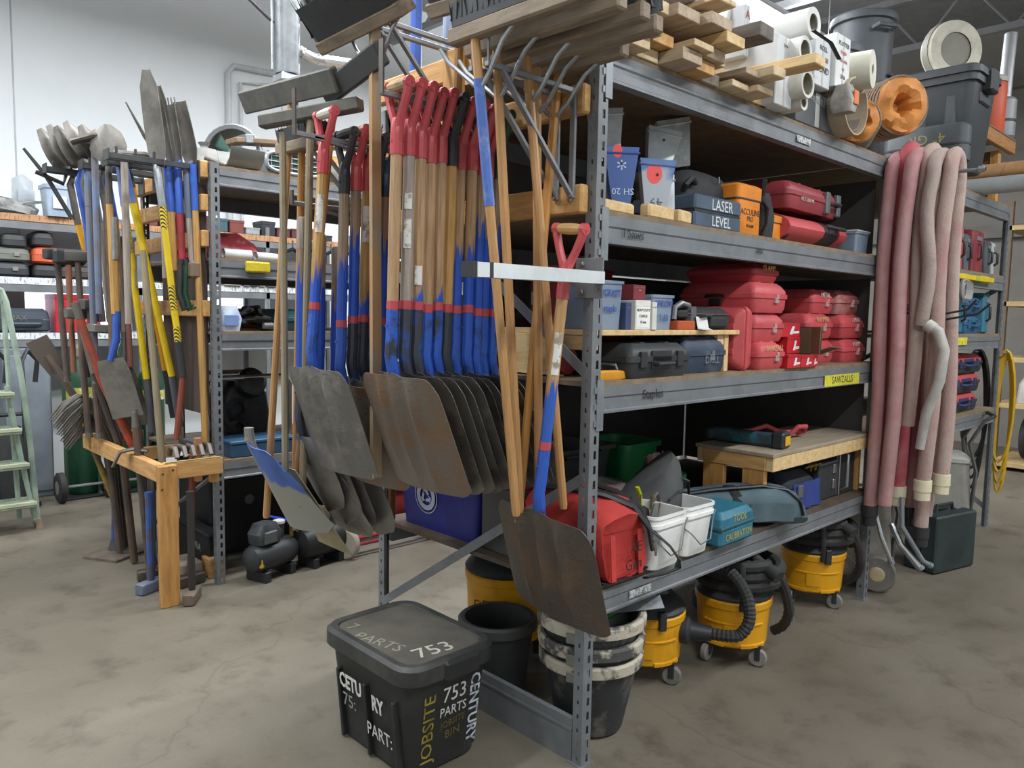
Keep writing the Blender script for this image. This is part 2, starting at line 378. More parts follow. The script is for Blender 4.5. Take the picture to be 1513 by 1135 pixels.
# ================================================================== HANGING SHOVELS, BROOMS, BRACKETS (near rack end)
def paintz(c1, c2, z, w=.05, stretch=(9, 9, .6), r=.55):
    """wood above height z of the object, brushed paint c2 below, ragged edge"""
    mt = bpy.data.materials.new('painted_wood'); mt.use_nodes = True; nt = mt.node_tree; L = nt.links.new
    bs = nt.nodes['Principled BSDF']; bs.inputs['Roughness'].default_value = r
    tc = nt.nodes.new('ShaderNodeTexCoord'); sp = nt.nodes.new('ShaderNodeSeparateXYZ'); L(tc.outputs['Object'], sp.inputs[0])
    n = nt.nodes.new('ShaderNodeTexNoise'); n.inputs['Scale'].default_value = 9
    mp = nt.nodes.new('ShaderNodeVectorMath'); mp.operation = 'MULTIPLY'; mp.inputs[1].default_value = stretch
    L(tc.outputs['Object'], mp.inputs[0]); L(mp.outputs[0], n.inputs['Vector'])
    ma = nt.nodes.new('ShaderNodeMath'); ma.operation = 'MULTIPLY_ADD'; ma.inputs[1].default_value = w*4; L(n.outputs['Fac'], ma.inputs[0]); L(sp.outputs[2], ma.inputs[2])
    mr = nt.nodes.new('ShaderNodeMapRange'); mr.inputs[1].default_value = z+w*2-.012; mr.inputs[2].default_value = z+w*2+.012; L(ma.outputs[0], mr.inputs[0])
    g = nt.nodes.new('ShaderNodeMix'); g.data_type = 'RGBA'; g.inputs[6].default_value = (*lin(c1), 1); g.inputs[7].default_value = (*(x*.6 for x in lin(c1)), 1)
    g2 = nt.nodes.new('ShaderNodeMapRange'); g2.inputs[1].default_value = .4; g2.inputs[2].default_value = .72; L(n.outputs['Fac'], g2.inputs[0]); L(g2.outputs[0], g.inputs[0])
    m = nt.nodes.new('ShaderNodeMix'); m.data_type = 'RGBA'; m.inputs[6].default_value = (*lin(c2), 1)
    L(mr.outputs[0], m.inputs[0]); L(g.outputs[2], m.inputs[7]); L(m.outputs[2], bs.inputs['Base Color'])
    return mt
BLADE = M('#78726b', .42, .4, '#4c4742', 6, .42, .62, .25, bsc=90, det=11)
BLADEB = M('#706d69', .42, .4, '#8f8a83', 8, .5, .66, .25, bsc=90, det=11)
BLADER = M('#736a61', .48, .35, '#7d6046', 6, .45, .6, .25, bsc=90, det=11)
BLADEG = M('#8d8982', .42, .45, '#67615a', 5, .42, .68, .1, bsc=60, det=7)
BLADED = M('#5b524b', .42, .35, '#735c49', 6, .5, .66, .25, bsc=90, det=11)
BLADES = M('#6a655e', .45, .4, '#a5a5a1', 3.2, .55, .6, .2, bsc=90, det=9)
ALU = M('#a3a29c', .45, .6, '#6e6a63', 5, .45, .7)
BLUESOCK = M('#2a55b2', .45, 0, '#2b2f38', 14, .52, .66)
DARKSOCK = M('#3a3d44', .45, .2, '#2b4c93', 12, .55, .68)

def yoke_parts(t, ym, gm, w=.052, z1=-.215, gl=.095):
    """D-handle: two bowed prongs on a sleeve, a turned wooden grip between them; along Y, grip top at z=0"""
    b = B()
    for s in (-1, 1):
        pts = [(0, s*.004, z1+.06), (0, s*.012, -.125), (0, s*.034, -.08), (0, s*w, -.035), (0, s*(w+.003), -.016)]
        b.tube(pts, [.016, .0155, .0145, .0155, .0165], 8, flat=.75)
        b.tube([(0, s*(w-.005), -.016), (0, s*(w+.012), -.016)], .018, 10)
    b.lathe([(.0205, z1-.01), (.0205, z1+.05), (.019, z1+.085), (.014, z1+.1)], 10)
    b.tube([(-.0215, 0, z1+.03), (-.0225, 0, z1+.03)], .004, 6)
    O('yoke', b, ym, t)
    g = B(); g.lathe([(.013, -w+.004), (.0165, -.03), (.0175, 0), (.0165, .03), (.013, w-.004)], 10, TR(0, 0, -.016, 90))
    O('grip', g, gm, t)
def blade_grid(L=.40, W=.42, lift=20, curl=.055, point=0, nu=13, nv=35, ribs=1, top=-.905, r=.05):
    G = []
    for i in range(nu):
        u = i/(nu-1); row = []
        for j in range(nv):
            v = (j/(nv-1)-.5)*2
            if point:
                hw = W/2*(min(1, (u*4)**.5*.5+.5) if u < .25 else 1)*(max(0, 1-max(0, (u-.5)/.5)**2.2))**.5 if u < 1 else .004
                hw = max(hw, .004); yy = v*hw; s = u*L
            else:
                edge = max(0, abs(v)-.78)/.22
                hw = W/2*(.96+.04*u)
                yy = v*hw; s = u*L
                s += r*edge**2*(1-u)**6 - .5*r*edge**2.5*(u**6)
                if abs(v) < .25: s -= .012*(1-u)**5*(1-(v/.25)**2)
            x = s*sin(R(lift)) + curl*(v*v)*(.3+.45*u) - .03*(1-u)**4*(1-v*v)*0
            z = top - s*cos(R(lift))
            if ribs:
                for rc in (-.38, 0, .38): x -= .021*math.exp(-((v-rc*(1+.1*u))/.075)**2)*min(1, u*5)*(1-max(0, (u-.62)/.38))
            row.append((x, yy, z))
        G.append(row)
    return G
def shovel(name, lab, T, sm, ym, gm, bm, sock, group, blade=None, band=True, zt=-.215, zs=-.70, top=-.905, handle='D', sr=.0176):
    t = Th(name, lab, 'shovel', T, group)
    if handle == 'D': yoke_parts(t, ym, gm)
    elif handle == 'straight': O('handle_cap', B().lathe([(sr*1.05, -.30), (sr*1.15, -.19), (sr*.8, -.18)], 10), gm, t)
    O('shaft', B().tube([(0, 0, zt+.01), (0, 0, (zt+zs)/2), (0, 0, zs-.03)], [sr, sr*1.08, sr], 10), sm, t)
    b = B(); b.tube([(0, 0, zs), (0, 0, zs-.09), (-.003, 0, zs-.14), (.006, 0, top+.025), (.02, 0, top-.015)], [sr*1.1, sr*1.12, sr*1.1, sr*1.15, sr*.9], 10)
    b.tube([(-.022, 0, zs-.05), (-.025, 0, zs-.05)], .004, 6)
    b.tube([(.008, 0, top+.02), (.026, 0, top-.06), (.05, 0, top-.12)], [.014, .013, .006], 8)       # crimped tang on the blade
    O('socket', b, sock, t)
    if band: O('paint_band', B().lathe([(sr*1.1, zs+.002), (sr*1.1, zs+.028)], 10), RED, t)
    O('blade', blade or B().sheet(blade_grid(top=top), .0025), bm, t)
    return t
def scrap_label(t, z, h=.09, y=0, w=.026, r=.0205):
    vs = []; n = 5
    a0 = R(200)
    b = B(); b.loft([[(r*cos(a0+R(70)*k/n), r*sin(a0+R(70)*k/n), z+zz) for k in range(n+1)] for zz in (0, -h*.4, -h*.7, -h)], None, (0, 0), False)
    O('paper_label', b, M('#d8d5cf', .8, 0, '#9a8e80', 22, .52, .6), t)

sA = paintz('#b4916a', '#2550b4', -.64, .05); sB = paintz('#ad8a62', '#2550b4', -.50, .06); sC = paintz('#9b826a', '#2550b4', -.42, .07)
gr = B().sheet(blade_grid(), .0025)
gm_scoop = gr.mesh('blade', BLADE)
GW = M('#c4a983', .6, 0, '#a48a64', 9); GD = M('#8f7d68', .6, 0, '#76644f', 9)
ROW1 = [(-.5000, ASH, RED, GW, BLADER, BLUESOCK, 'foremost grain shovel of the middle hanging row, red D-handle, rust-brown scoop'),
        (-.4550, ASHG, RED, GD, BLADE, DARKSOCK, 'grain shovel with grey weathered shaft and torn paper label, second in the middle row'),
        (-.4110, sA, RED, GD, BLADES, DARKSOCK, 'grain shovel third in the middle row, paint-flecked shaft and scraped silver scoop'),
        (-.3670, ASH, RED, GD, BLADE, BLUESOCK, 'grain shovel fourth in the middle row, plain ash shaft with red band'),
        (-.3250, sA, RED, GD, BLADEB, BLUESOCK, 'grain shovel fifth in the middle row, blue spots above its red band'),
        (-.2830, ASHY, BLACK, BLACK, BLADE, DARKSOCK, 'black D-handled grain shovel sixth in the middle row'),
        (-.2410, sB, RED, GD, BLADEB, BLUESOCK, 'red-handled shovel right behind the black-handled one in the middle row'),
        (-.1990, sB, RED, GD, BLADE, BLUESOCK, 'eighth shovel of the middle row, speckled red handle, blue socket'),
        (-.1570, sC, RED, GD, BLADER, BLUESOCK, 'ninth shovel of the middle row, dark rusty scoop near the brooms'),
        (-.1150, sC, RED, GD, BLADES, BLUESOCK, 'tenth shovel of the middle row, shaft painted blue to half its height'),
        (-.0730, sC, GREEN, GD, BLADEB, BLUESOCK, 'rearmost shovel of the middle row, green D-handle near the blue pole')]
first = None
for i, (x, sm, ym, gm, bm, sk, lab) in enumerate(ROW1):
    T = TR(x, .378+rnd.uniform(-.008, .008), 2.245-.002*i+rnd.uniform(-.006, .006), rnd.uniform(-.3, .3), 1.4)
    if first is None:
        first = shovel('grain_shovel', lab, T, sm, ym, gm, gm_scoop, sk, 'grain shovels hanging in the middle row', gm_scoop); t = first
        for k in first.children:
            if k.name.startswith('blade'): k.material_slots[0].link = 'OBJECT'; k.material_slots[0].material = bm
    else:
        t = copy(first, T, lab)
        for k in t.children:
            n = k.name.split('.')[0]; m = {'shaft': sm, 'yoke': ym, 'grip': gm, 'blade': bm, 'socket': sk}.get(n)
            if m: k.material_slots[0].link = 'OBJECT'; k.material_slots[0].material = m
    if i == 1: scrap_label(t, -.34, .05); scrap_label(t, -.42, .09)
    if i == 2: scrap_label(t, -.56, .06)
ROW2 = [(-.543, .73, paintz('#bb9458', '#2550b4', -.56, .05), RED, M('#d5cfc2', .6), BLADEB, BLUESOCK, 'foremost shovel of the left hanging row, red D-handle, white label, dark ribbed scoop', 2.215),
        (-.475, .715, paintz('#a08a74', '#2550b4', -.48, .05), BLACK, BLACK, BLADER, BLUE, 'black-handled shovel with grey-brown shaft, second in the left row', 2.155),
        (-.430, .71, sC, RED, GD, BLADEB, DARKSOCK, 'third shovel of the left row, red handle mostly hidden behind the black one', 2.17),
        (-.383, .71, paintz('#bb9458', '#2550b4', -.60, .05), RED, GD, BLADEB, DARKSOCK, 'red-handled shovel with a torn white label, fourth in the left row', 2.175),
        (-.338, .72, sC, BLACK, BLACK, BLADE, BLUESOCK, 'fifth shovel of the left row, black handle beside the square broom pole', 2.16),
        (-.294, .72, sC, M('#2c3f55', .5), GD, BLADEB, BLUESOCK, 'sixth shovel of the left row, worn blue-black handle', 2.165),
        (-.250, .715, sC, RED, GD, BLADEB, BLUESOCK, 'last shovel of the left row, red handle right of the square pole', 2.18)]
for i, (x, y, sm, ym, gm, bm, sk, lab, z) in enumerate(ROW2):
    t = copy(first, TR(x+.053, y+.09, z+.02, rnd.uniform(-.3, .3), 4.2 if i == 0 else 1.6), lab, group='shovels hanging in the left row')
    for k in t.children:
        n = k.name.split('.')[0]; m = {'shaft': sm, 'yoke': ym, 'grip': gm, 'blade': bm, 'socket': sk}.get(n)
        if m: k.material_slots[0].link = 'OBJECT'; k.material_slots[0].material = m
    if i == 0: scrap_label(t, -.30, .13)
    if i == 3: scrap_label(t, -.28, .13)
# the lone shovel held by the white arm
t = copy(first, TR(-.16, -.040, 1.81, 5.0, 2.5), 'lone red D-handled shovel hanging behind the white square arm at the corner post', group='')
del t['group']
lone_s = paintz('#b98f5e', '#2c58ae', -.50, .05)
for k in t.children:
    n = k.name.split('.')[0]; m = {'shaft': lone_s, 'blade': BLADED, 'grip': M('#c69c60', .5)}.get(n)
    if m: k.material_slots[0].link = 'OBJECT'; k.material_slots[0].material = m
scrap_label(t, -.33, .13)
for k in t.children:
    if k.name.startswith('blade'): k.scale = (1, 1.05, 1)
# digging shovels behind the left row (round points), hung lower
gp = B().sheet(blade_grid(.34, .27, 22, .05, 1, 14, 9, 0, -1.02), .0025).mesh('blade', BLADEG)
PT = [(-.44, 1.08, 2.07, 'pointed digging shovel behind the left row, its tip highest and leftmost'), (-.37, 1.06, 2.01, 'pointed digging shovel in the left cluster, second tip from the left'),
      (-.31, 1.05, 1.965, 'pointed digging shovel in the left cluster, third tip from the left'), (-.235, 1.03, 1.945, 'pointed digging shovel nearest the rear post, lowest tip of the cluster')]
p0 = None
for i, (x, y, z, lab) in enumerate(PT):
    T = TR(x, y, z, 0, 1.0)
    if p0 is None: p0 = shovel('digging_shovel', lab, T, sC, RED, ASHG, gp, DARKSOCK, 'pointed digging shovels in the left row', gp, False, zt=-.30, top=-1.02, zs=-.8, handle='straight')
    else: copy(p0, T, lab)
# big bent aluminium scoops at the far left of the row
for i, (x, y, z, rz, lab) in enumerate([(-.56, 1.27, 2.0, -14, 'bent aluminium scoop with blue-painted top edge behind the broom poles'), (-.37, 1.15, 1.97, -6, 'wide dull aluminium scoop behind the bent blue-edged one')]):
    bl = B().sheet(blade_grid(.38, .40, 26, .19 if i == 0 else .07, 0, 12, 17, 0, -1.0, .09), .003)
    t = Th('snow_scoop', lab, 'shovel', TR(x, y, z, 0, 1, rz), 'aluminium scoops in the left row')
    O('shaft', B().tube([(0, 0, -.42 if i else -.95), (0, 0, -.98)], .016, 10), DOWELG, t)
    O('socket', B().tube([(0, 0, -.78 if i else -.93), (0, 0, -.95), (.012, 0, -1.0), (.05, 0, -1.1)], [.019, .019, .017, .008], 10), ALU, t)
    O('blade', bl, ALU if i else paintz('#4a6cb8', '#96948b', -1.16, .06, (1, 1, 1), .5), t)
t = Th('floor_scraper', 'pale tan flat scraper blade on a pole hanging lowest at the left', 'scraper', TR(-.50, 1.12, 2.1))
O('shaft', B().tube([(0, 0, .1), (0, 0, -1.2)], .014, 8), DOWELG, t)
O('blade', B().sheet([[(.02+u*.20, v*(.045+.085*u)*1.0, -1.18-u*.36) for v in (-1, -.5, 0, .5, 1)] for u in (0, .3, .6, 1)], .004), M('#a19878', .6, .1, '#877d60', 6), t)

# steel brackets on the rails
def bracket(lab, y, z, x=-.42, dz=.33, gap=.07, prong=.13, arms=2, hook=0, ztop=None):
    t = Th('hanging_bracket', lab, 'bracket', TR(-.042, y, z), 'steel brackets on the wooden rails')
    for k in range(arms):
        yy = k*gap
        O('arm', B().cbox(x+.042, yy-.009, -.004, 0, yy+.009, .012, .002), STEELL, t)
        O('back_bar', B().cbox(-.012, yy-.011, -dz, -.0005, yy+.011, .012, .002), STEELL, t)
        d = Vector((x*.86+.042, 0, dz)); b = B(); b.box(-.009, -.005, 0, .009, .005, d.length, along((-.012, yy, -dz+.01), (x*.86+.042, yy, 0))); O('strut', b, STEELL, t)
        O('prong', B().tube([(x+.05, yy, 0), (x+.05, yy, prong)], .0045, 6), CHROME, t)
        for zz in (0, -dz+.01): O('bolt', B().lathe([(.008, 0), (.008, .004), (.004, .006)], 6, TR(-.013, yy, zz, 0, -90)), GALV, t)
    if hook: O('hook_plate', B().box(x+.04, -.011, 0, x+.046, .011, hook), IRON, t)
    return t
bracket('welded steel bracket holding the brooms beside the corner post', .062, 2.237)
bracket('high steel bracket over the middle shovels carrying the square pole', .615, 2.50, dz=.33, ztop=1)
bracket('steel bracket at the far left holding the squeegee pole', 1.17, 2.237)
bracket('single steel arm the middle shovel row hangs on', .378, 2.188, x=-.56, dz=.06, arms=1, hook=.16, prong=.02)
bracket('single steel arm the left shovel row hangs on', .805, 2.125, x=-.62, dz=.06, arms=1, hook=.15, prong=.02)
bracket('single lower steel arm behind the left row for digging shovels', 1.055, 1.93, x=-.50, arms=1, hook=.05, prong=.02, dz=.07)
t = O('lumber_rail', B().cbox(-.042, .02, 2.40, -.004, 1.19, 2.492, .006), PINEY, None, None, 'topmost wooden two-by-four rail above the rack end', 'lumber rail', 'wooden rails on the near rack end')
t = O('lumber_cleat', B().cbox(-.075, .60, 2.16, -.0425, .70, 2.50, .006), PINEZ, None, None, 'short upright wooden cleat behind the high bracket', 'lumber')

# brooms, heads up on the brackets
def broom(lab, top, bot, yaw, roll=0, L=.76, hd=.065, mat=DOWEL, bristle=.10, brace=True, off=0, pitch=0, hh=.042, kind='push_broom', thick=.06, bm=BLACKP, blk=None, sq=False):
    top, bot = Vector(top), Vector(bot); t = Th(kind, lab, 'broom' if 'broom' in kind else 'squeegee', Matrix.Translation(bot)); v = top-bot
    b = B()
    if sq: b.box(-.016, -.016, 0, .016, .016, v.length, along((0, 0, 0), v))
    else: b.tube([(0, 0, 0), tuple(v*.01), tuple(v*.99), tuple(v)], [.012, .0145, .0145, .012], 10)
    O('pole', b, mat, t)
    H = Matrix.Translation(v) @ Matrix.Rotation(R(yaw), 4, 'Z') @ Matrix.Rotation(R(roll), 4, 'X') @ Matrix.Rotation(R(pitch), 4, 'Y')      # head runs along local Y
    O('head_block', B().cbox(-thick/2, -L/2+off, -.005, thick/2, L/2+off, hh, .006, H), blk or M('#8a7a66', .7, 0, '#6b5d4c', 6, .4, .7, .1, (6, 1, 6)), t)
    if bristle:
        n = int(L/.022); tb = B(); rr_ = random.Random(len(lab)); s = B()
        s.rr([(.04, thick/2*.92, L/2-.01, .02), (.04+bristle*.8, thick/2*1.2, L/2+.004, .03)], H @ TR(0, off, 0), 3)
        for i in range(n):
            for j in range(5):
                y = -L/2+.012+i*.022+off; x = (j-2)*thick*.2; dx = rr_.uniform(-.012, .012)+(j-2)*.007; dy = rr_.uniform(-.012, .012)
                h = bristle*rr_.uniform(.85, 1.12)
                for q in range(2):
                    s.add([(x-.006, y+.006*q, .06), (x+.006, y-.006*q, .06), (x, y+.007, .06), (x+dx*(1-2*q), y+dy, .04+h)], [(0, 1, 3), (1, 2, 3), (2, 0, 3)], H)
        tag(O('bristles', s, bm, t), kind='stuff')
    if brace:
        for s_ in (-1, 1):
            p0 = v*.90; p1 = H @ Vector((0, s_*L*.28, 0)); mid = p0.lerp(p1, .3)+Vector((0, 0, -.005))
            O('brace', B().tube([p0, mid, p0.lerp(p1, .75)+(p1-p0).cross(Vector((1, 0, 0)))*.05, p1], .007, 6), GALV, t)
    return t
BR = 'push brooms hanging heads-up'
BP = broom('push broom with a pole painted blue midway, nearest the aisle', (-.430, .10, 2.317), (-.255, .075, .905), 2, 0, .54, off=-.17, thick=.042, bristle=.085)
O('blue_paint', B().tube([tuple(Vector((-.175, .025, 1.412))*u) for u in (.67, .78, .92)], .0162, 10), M('#4b6bb4', .5, 0, '#8f9bb5', 12, .5, .7), BP)
broom('push broom with an amber pole hanging straight, second from the shovels', (-.335, .115, 2.312), (-.205, .11, .90), 2, 0, .58, off=-.17, thick=.042, bristle=.085)
broom('push broom whose pole leans in behind the lone shovel', (-.250, .075, 2.307), (-.075, .04, .905), 2, 0, .60, off=-.13, thick=.042, bristle=.085)
broom('push broom with straight pale pole beside the corner post', (-.165, .115, 2.302), (-.12, .105, .80), 2, 0, .60, off=-.15, thick=.042, bristle=.085)
broom('push broom with darker pole closest to the rack end', (-.082, .10, 2.297), (-.165, .16, .85), 2, 0, .56, thick=.042, bristle=.085, mat=M('#b5803f', .45, 0, '#9a6a30', 6, .4, .75, 0, (9, 9, .7)), off=.02)
broom('wide black push broom on the square weathered pole', (-.40, .655, 2.49), (-.405, .635, .955), 6, -5, .44, .07, M('#b08a5c', .6, 0, '#8f8674', 3, .45, .65, 0, (5, 5, 1)), .15, off=.045, thick=.085, sq=True, pitch=-38)
broom('wide black push broom lying level over the shovel handles', (-.33, .29, 2.47), (-.09, .62, 1.4), 3, 3, .72, mat=DOWEL, bristle=.13, off=-.25, pitch=-25, thick=.085, brace=False)
SQ = M('#55544f', .5, .4, '#6c685f', 8); RB = M('#3c3c3c', .6)
broom('long grey floor squeegee on the leftmost amber pole', (-.42, 1.205, 2.34), (-.47, 1.35, .672), 3, 3, .68, kind='floor_squeegee', thick=.035, hh=.085, pitch=-25, bristle=0, blk=SQ, brace=False)
broom('second grey squeegee head tilted behind the long one', (-.37, .97, 2.31), (-.45, 1.15, .76), -6, -6, .44, kind='floor_squeegee', thick=.035, hh=.075, pitch=-30, bristle=0, blk=RB, brace=False, off=-.19)
broom('grey weathered pole squeegee hanging third from the left', (-.45, 1.0, 2.24), (-.44, 1.10, .76), 30, -6, .42, kind='floor_squeegee', thick=.05, bristle=0, mat=DOWELG, blk=SQ, brace=False)
broom('dust broom on the amber pole just left of the scoops', (-.41, 1.14, 2.15), (-.44, 1.16, .78), 4, 0, .3, kind='push_broom', brace=False, mat=M('#b5803f', .45), bristle=.06)

# white square arm on its plate
t = Th('swing_arm', 'white square steel arm with black end caps bolted to the corner post', 'arm', TR(0, 0, 1.655))
O('mount_plate', B().cbox(-.010, -.045, -.065, -.004, .072, .065, .002), STEELL, t)
for z in (-.045, .045): O('bolt', B().lathe([(.009, 0), (.009, .005), (.005, .008)], 6, TR(-.010, .040, z, 0, -90)), GALV, t)
A0, A1 = Vector((-.008, -.030, 0)), Vector((-.67, -.160, -.012)); ln = (A1-A0).length; D = along(A0, A1)
b = B(); b.box(-.019, -.019, 0, .019, .019, ln-.085, D); b.box(-.0185, -.0185, ln-.07, .0185, .0185, ln-.018, D); O('tube', b, M('#dfe3e4', .45, .1), t)
O('end_cap', B().box(-.0195, -.0195, ln-.085, .0195, .0195, ln-.07, D), BLACK, t); O('end_cap', B().box(-.0195, -.0195, ln-.018, .0195, .0195, ln, D), BLACK, t)
# ================================================================== THINGS ON THE MAIN RACK
Z2, Z3, Z4 = 1.8785, 1.3185, .6185
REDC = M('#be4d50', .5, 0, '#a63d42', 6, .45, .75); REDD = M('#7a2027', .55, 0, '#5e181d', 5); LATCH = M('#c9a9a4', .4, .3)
CREAM = M('#e8e3d4', .6)
def case(lab, T, w, d, h, mat, group=None, name='tool_case', r=.022, latch=LATCH, front='latch', notch=True, ridge=True, hm=None, seam=.55):
    """moulded case: w along x (end facing the aisle at y=0), d deep, h high; two shells with a raised seam rim"""
    t = Th(name, lab, 'case', T, group); C = TR(w/2, d/2, 0)
    b = B(); b.rr([(.004, w/2-.02, d/2-.02, r), (.0, w/2-.012, d/2-.012, r), (.02, w/2-.004, d/2-.004, r), (h*seam-.004, w/2-.001, d/2-.001, r)], C); O('lower_shell', b, mat, t)
    b = B(); b.rr([(h*seam+.003, w/2-.001, d/2-.001, r), (h*.74, w/2-.003, d/2-.003, r), (h-.012, w/2-.018, d/2-.018, r), (h, w/2-.032, d/2-.032, r)], C)
    if ridge:
        for x in (w*.3, w*.7): b.cbox(x-.012, .03, h-.006, x+.012, d-.03, h+.004, .003)
    O('upper_shell', b, mat, t)
    b = B(); b.rr([(h*seam-.011, w/2+.001, d/2+.001, r), (h*seam-.009, w/2+.004, d/2+.004, r), (h*seam+.009, w/2+.004, d/2+.004, r), (h*seam+.011, w/2+.001, d/2+.001, r)], C); O('seam_rim', b, mat, t)
    if front == 'latch':
        b = B(); b.cbox(w*.58, -.008, h*seam-.03, w*.58+.03, .004, h*seam-.004, .002); b.cbox(w*.58+.006, -.011, h*seam-.012, w*.58+.024, 0, h*seam+.01, .002); O('latch', b, latch, t)
    elif front == 'handle':
        for x in (w*.2, w*.8):
            O('latch', B().cbox(x-.018, -.009, h*seam-.03, x+.018, .006, h*seam+.028, .003), hm or mat, t)
        b = B(); b.tube([(w*.36, .004, h*seam-.012), (w*.37, -.02, h*seam-.016), (w*.63, -.02, h*seam-.016), (w*.64, .004, h*seam-.012)], .009, 8); b.cbox(w*.34, -.004, h*seam-.035, w*.66, .004, h*seam+.03, .002); O('handle', b, hm or mat, t)
    if notch:   # carrying handle in the long side
        b = B(); b.cbox(-.006, d*.42, h*.2, .006, d*.58, h*seam-.014, .003); b.tube([(-.004, d*.38, h*seam-.004), (-.013, d*.42, h*seam), (-.013, d*.58, h*seam), (-.004, d*.62, h*seam-.004)], .008, 6)
        O('side_handle', b, BLACK, t)
    return t
RG = 'red tool cases on the middle shelf'
def redcase(lab, x, y, z, w=.25, d=.36, h=.122, m=REDC, txt=None, tc='#d9b07a', rz=0, **k):
    t = case(lab, TR(x, y, z, 0, 0, rz), w, d, h, m, RG, **k)
    if txt: text(t, txt, FY(w*.55, -.0035, h*.78), .034, M(tc, .6))
    return t
# stack right of the plywood shelf
redcase('red tool case at the bottom of the left stack, half hidden by the upright one', 1.078, -.005, Z3, .225, .34, .118, txt='SAWZALL')
redcase('red tool case second from the bottom of the left stack', 1.085, .03, Z3+.119, .27, .36, .124)
redcase('red tool case third from the bottom of the left stack, side handle in view', 1.08, .03, Z3+.244, .29, .38, .13)
redcase('small dark red box lettered 15 AMP topping the left stack', 1.10, .05, Z3+.375, .22, .34, .078, M('#a52f37', .5), '15 AMP', '#e0b45a', notch=False, front='')
t = case('tall red tool case standing upright on edge beside the plywood shelf', TR(.955, .02, Z3, 0, 0, 0) @ TR(.115, 0, 0, 0, -90, 0), .262, .34, .11, REDC, RG, notch=False, front='')
# right stacks
redcase('red tool case topmost of the right rear stack with pale lettering', 1.79, .11, Z3+.25, .24, .36, .118, txt='METAL', tc='#dcc9c0')
redcase('red tool case in the middle of the right rear stack, dark side notch', 1.70, .09, Z3+.125, .29, .40, .122, txt='HAMMER')
redcase('red tool case at the bottom of the right rear stack behind the open box', 1.76, .09, Z3, .26, .40, .122)
redcase('dusty faded red tool case topmost of the far right stack', 2.06, .10, Z3+.25, .26, .38, .122, M('#9d5350', .6, 0, '#b8908a', 7, .45, .7))
redcase('red tool case in the middle of the far right stack', 2.06, .07, Z3+.125, .27, .40, .122, txt='1 MAG', tc='#e8d6d0')
redcase('red tool case at the bottom of the far right stack', 2.06, .06, Z3, .27, .40, .122, txt='4 AMP', tc='#e8d6d0')
# dark red big boxes at the back
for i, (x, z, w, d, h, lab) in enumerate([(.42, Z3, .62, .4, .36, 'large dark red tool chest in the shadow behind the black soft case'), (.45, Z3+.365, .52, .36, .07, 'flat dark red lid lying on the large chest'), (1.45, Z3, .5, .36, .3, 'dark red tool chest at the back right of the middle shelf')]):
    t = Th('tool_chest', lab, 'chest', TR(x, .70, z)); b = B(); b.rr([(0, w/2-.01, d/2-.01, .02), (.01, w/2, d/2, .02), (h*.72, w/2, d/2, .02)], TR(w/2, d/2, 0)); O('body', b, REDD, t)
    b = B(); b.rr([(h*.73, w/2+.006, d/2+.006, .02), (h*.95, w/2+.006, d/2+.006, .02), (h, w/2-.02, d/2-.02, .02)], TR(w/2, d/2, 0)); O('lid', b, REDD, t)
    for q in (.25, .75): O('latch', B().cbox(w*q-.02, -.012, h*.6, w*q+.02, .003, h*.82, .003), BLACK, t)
# small red boxes, grey bin, open carton
MILW = M('#c5222b', .45)
for i, (x, y, z, w, d, h, lab) in enumerate([(1.32, -.01, Z3, .12, .12, .058, 'small red and white box lowest in front of the open carton'), (1.445, -.012, Z3, .1, .12, .055, 'small red box right of the lowest front box'), (1.55, -.01, Z3, .07, .1, .05, 'smallest red box at the end of the front row'),
        (1.45, .06, Z3+.059, .13, .14, .075, 'red box with white swash stacked under the open carton'), (1.40, .07, Z3+.136, .17, .14, .062, 'wide flat red box on top of the small box pile')]):
    t = Th('hardware_box', lab, 'box', TR(x, y, z, 0, 0, rnd.uniform(-5, 5)), 'small red boxes on the middle shelf'); O('carton', B().cbox(0, 0, 0, w, d, h, .002), MILW, t)
    O('flap_lid', B().cbox(-.001, -.001, h-.012, w+.001, d+.001, h+.002, .001), M('#b01d26', .5), t)
    b = B(); b.prism([(w*.45, h*.2), (w*.6, h*.2), (w*.72, h*.8), (w*.58, h*.8)], 0, .0006, FY(0, -.0002, 0)); b.prism([(w*.62, h*.25), (w*.95, h*.3), (w*.95, h*.45), (w*.66, h*.45)], 0, .0006, FY(0, -.0002, 0)); O('white_swash', b, WHITE, t)
t = Th('parts_bin', 'small dark grey plastic parts bin beside the red case stack', 'bin', TR(1.375, .13, Z3+.0)); b = B()
b.rr([(0, .045, .06, .01), (.1, .055, .07, .012), (.105, .06, .075, .012), (.113, .06, .075, .012), (.113, .052, .067, .012), (.02, .042, .056, .01)], TR(.0, .06, 0)); O('tub', b, M('#4b4b4e', .6), t); O('front_lip', B().cbox(-.05, -.016, .08, .05, -.01, .108, .002), M('#555558', .6), t)
t = Th('open_carton', 'open brown cardboard carton lying on its side on the red boxes', 'carton', TR(1.62, .03, Z3+.055, 0, 2, 4)); CB = M('#6e5640', .85, 0, '#5c4735', 6)
b = B(); b.box(0, 0, 0, .004, .2, .13); b.box(.13, 0, 0, .134, .2, .13); b.box(0, 0, .126, .134, .2, .13); b.box(0, 0, 0, .134, .2, .004); b.box(0, .196, 0, .134, .2, .13); O('walls', b, CB, t)
O('flap', B().box(.0, -.1, 0, .134, 0, .003, TR(0, 0, .0, -22)), CB, t); O('flap', B().box(0, -.06, 0, .004, 0, .13, TR(0, 0, 0, 0, 0, -30)), CB, t)
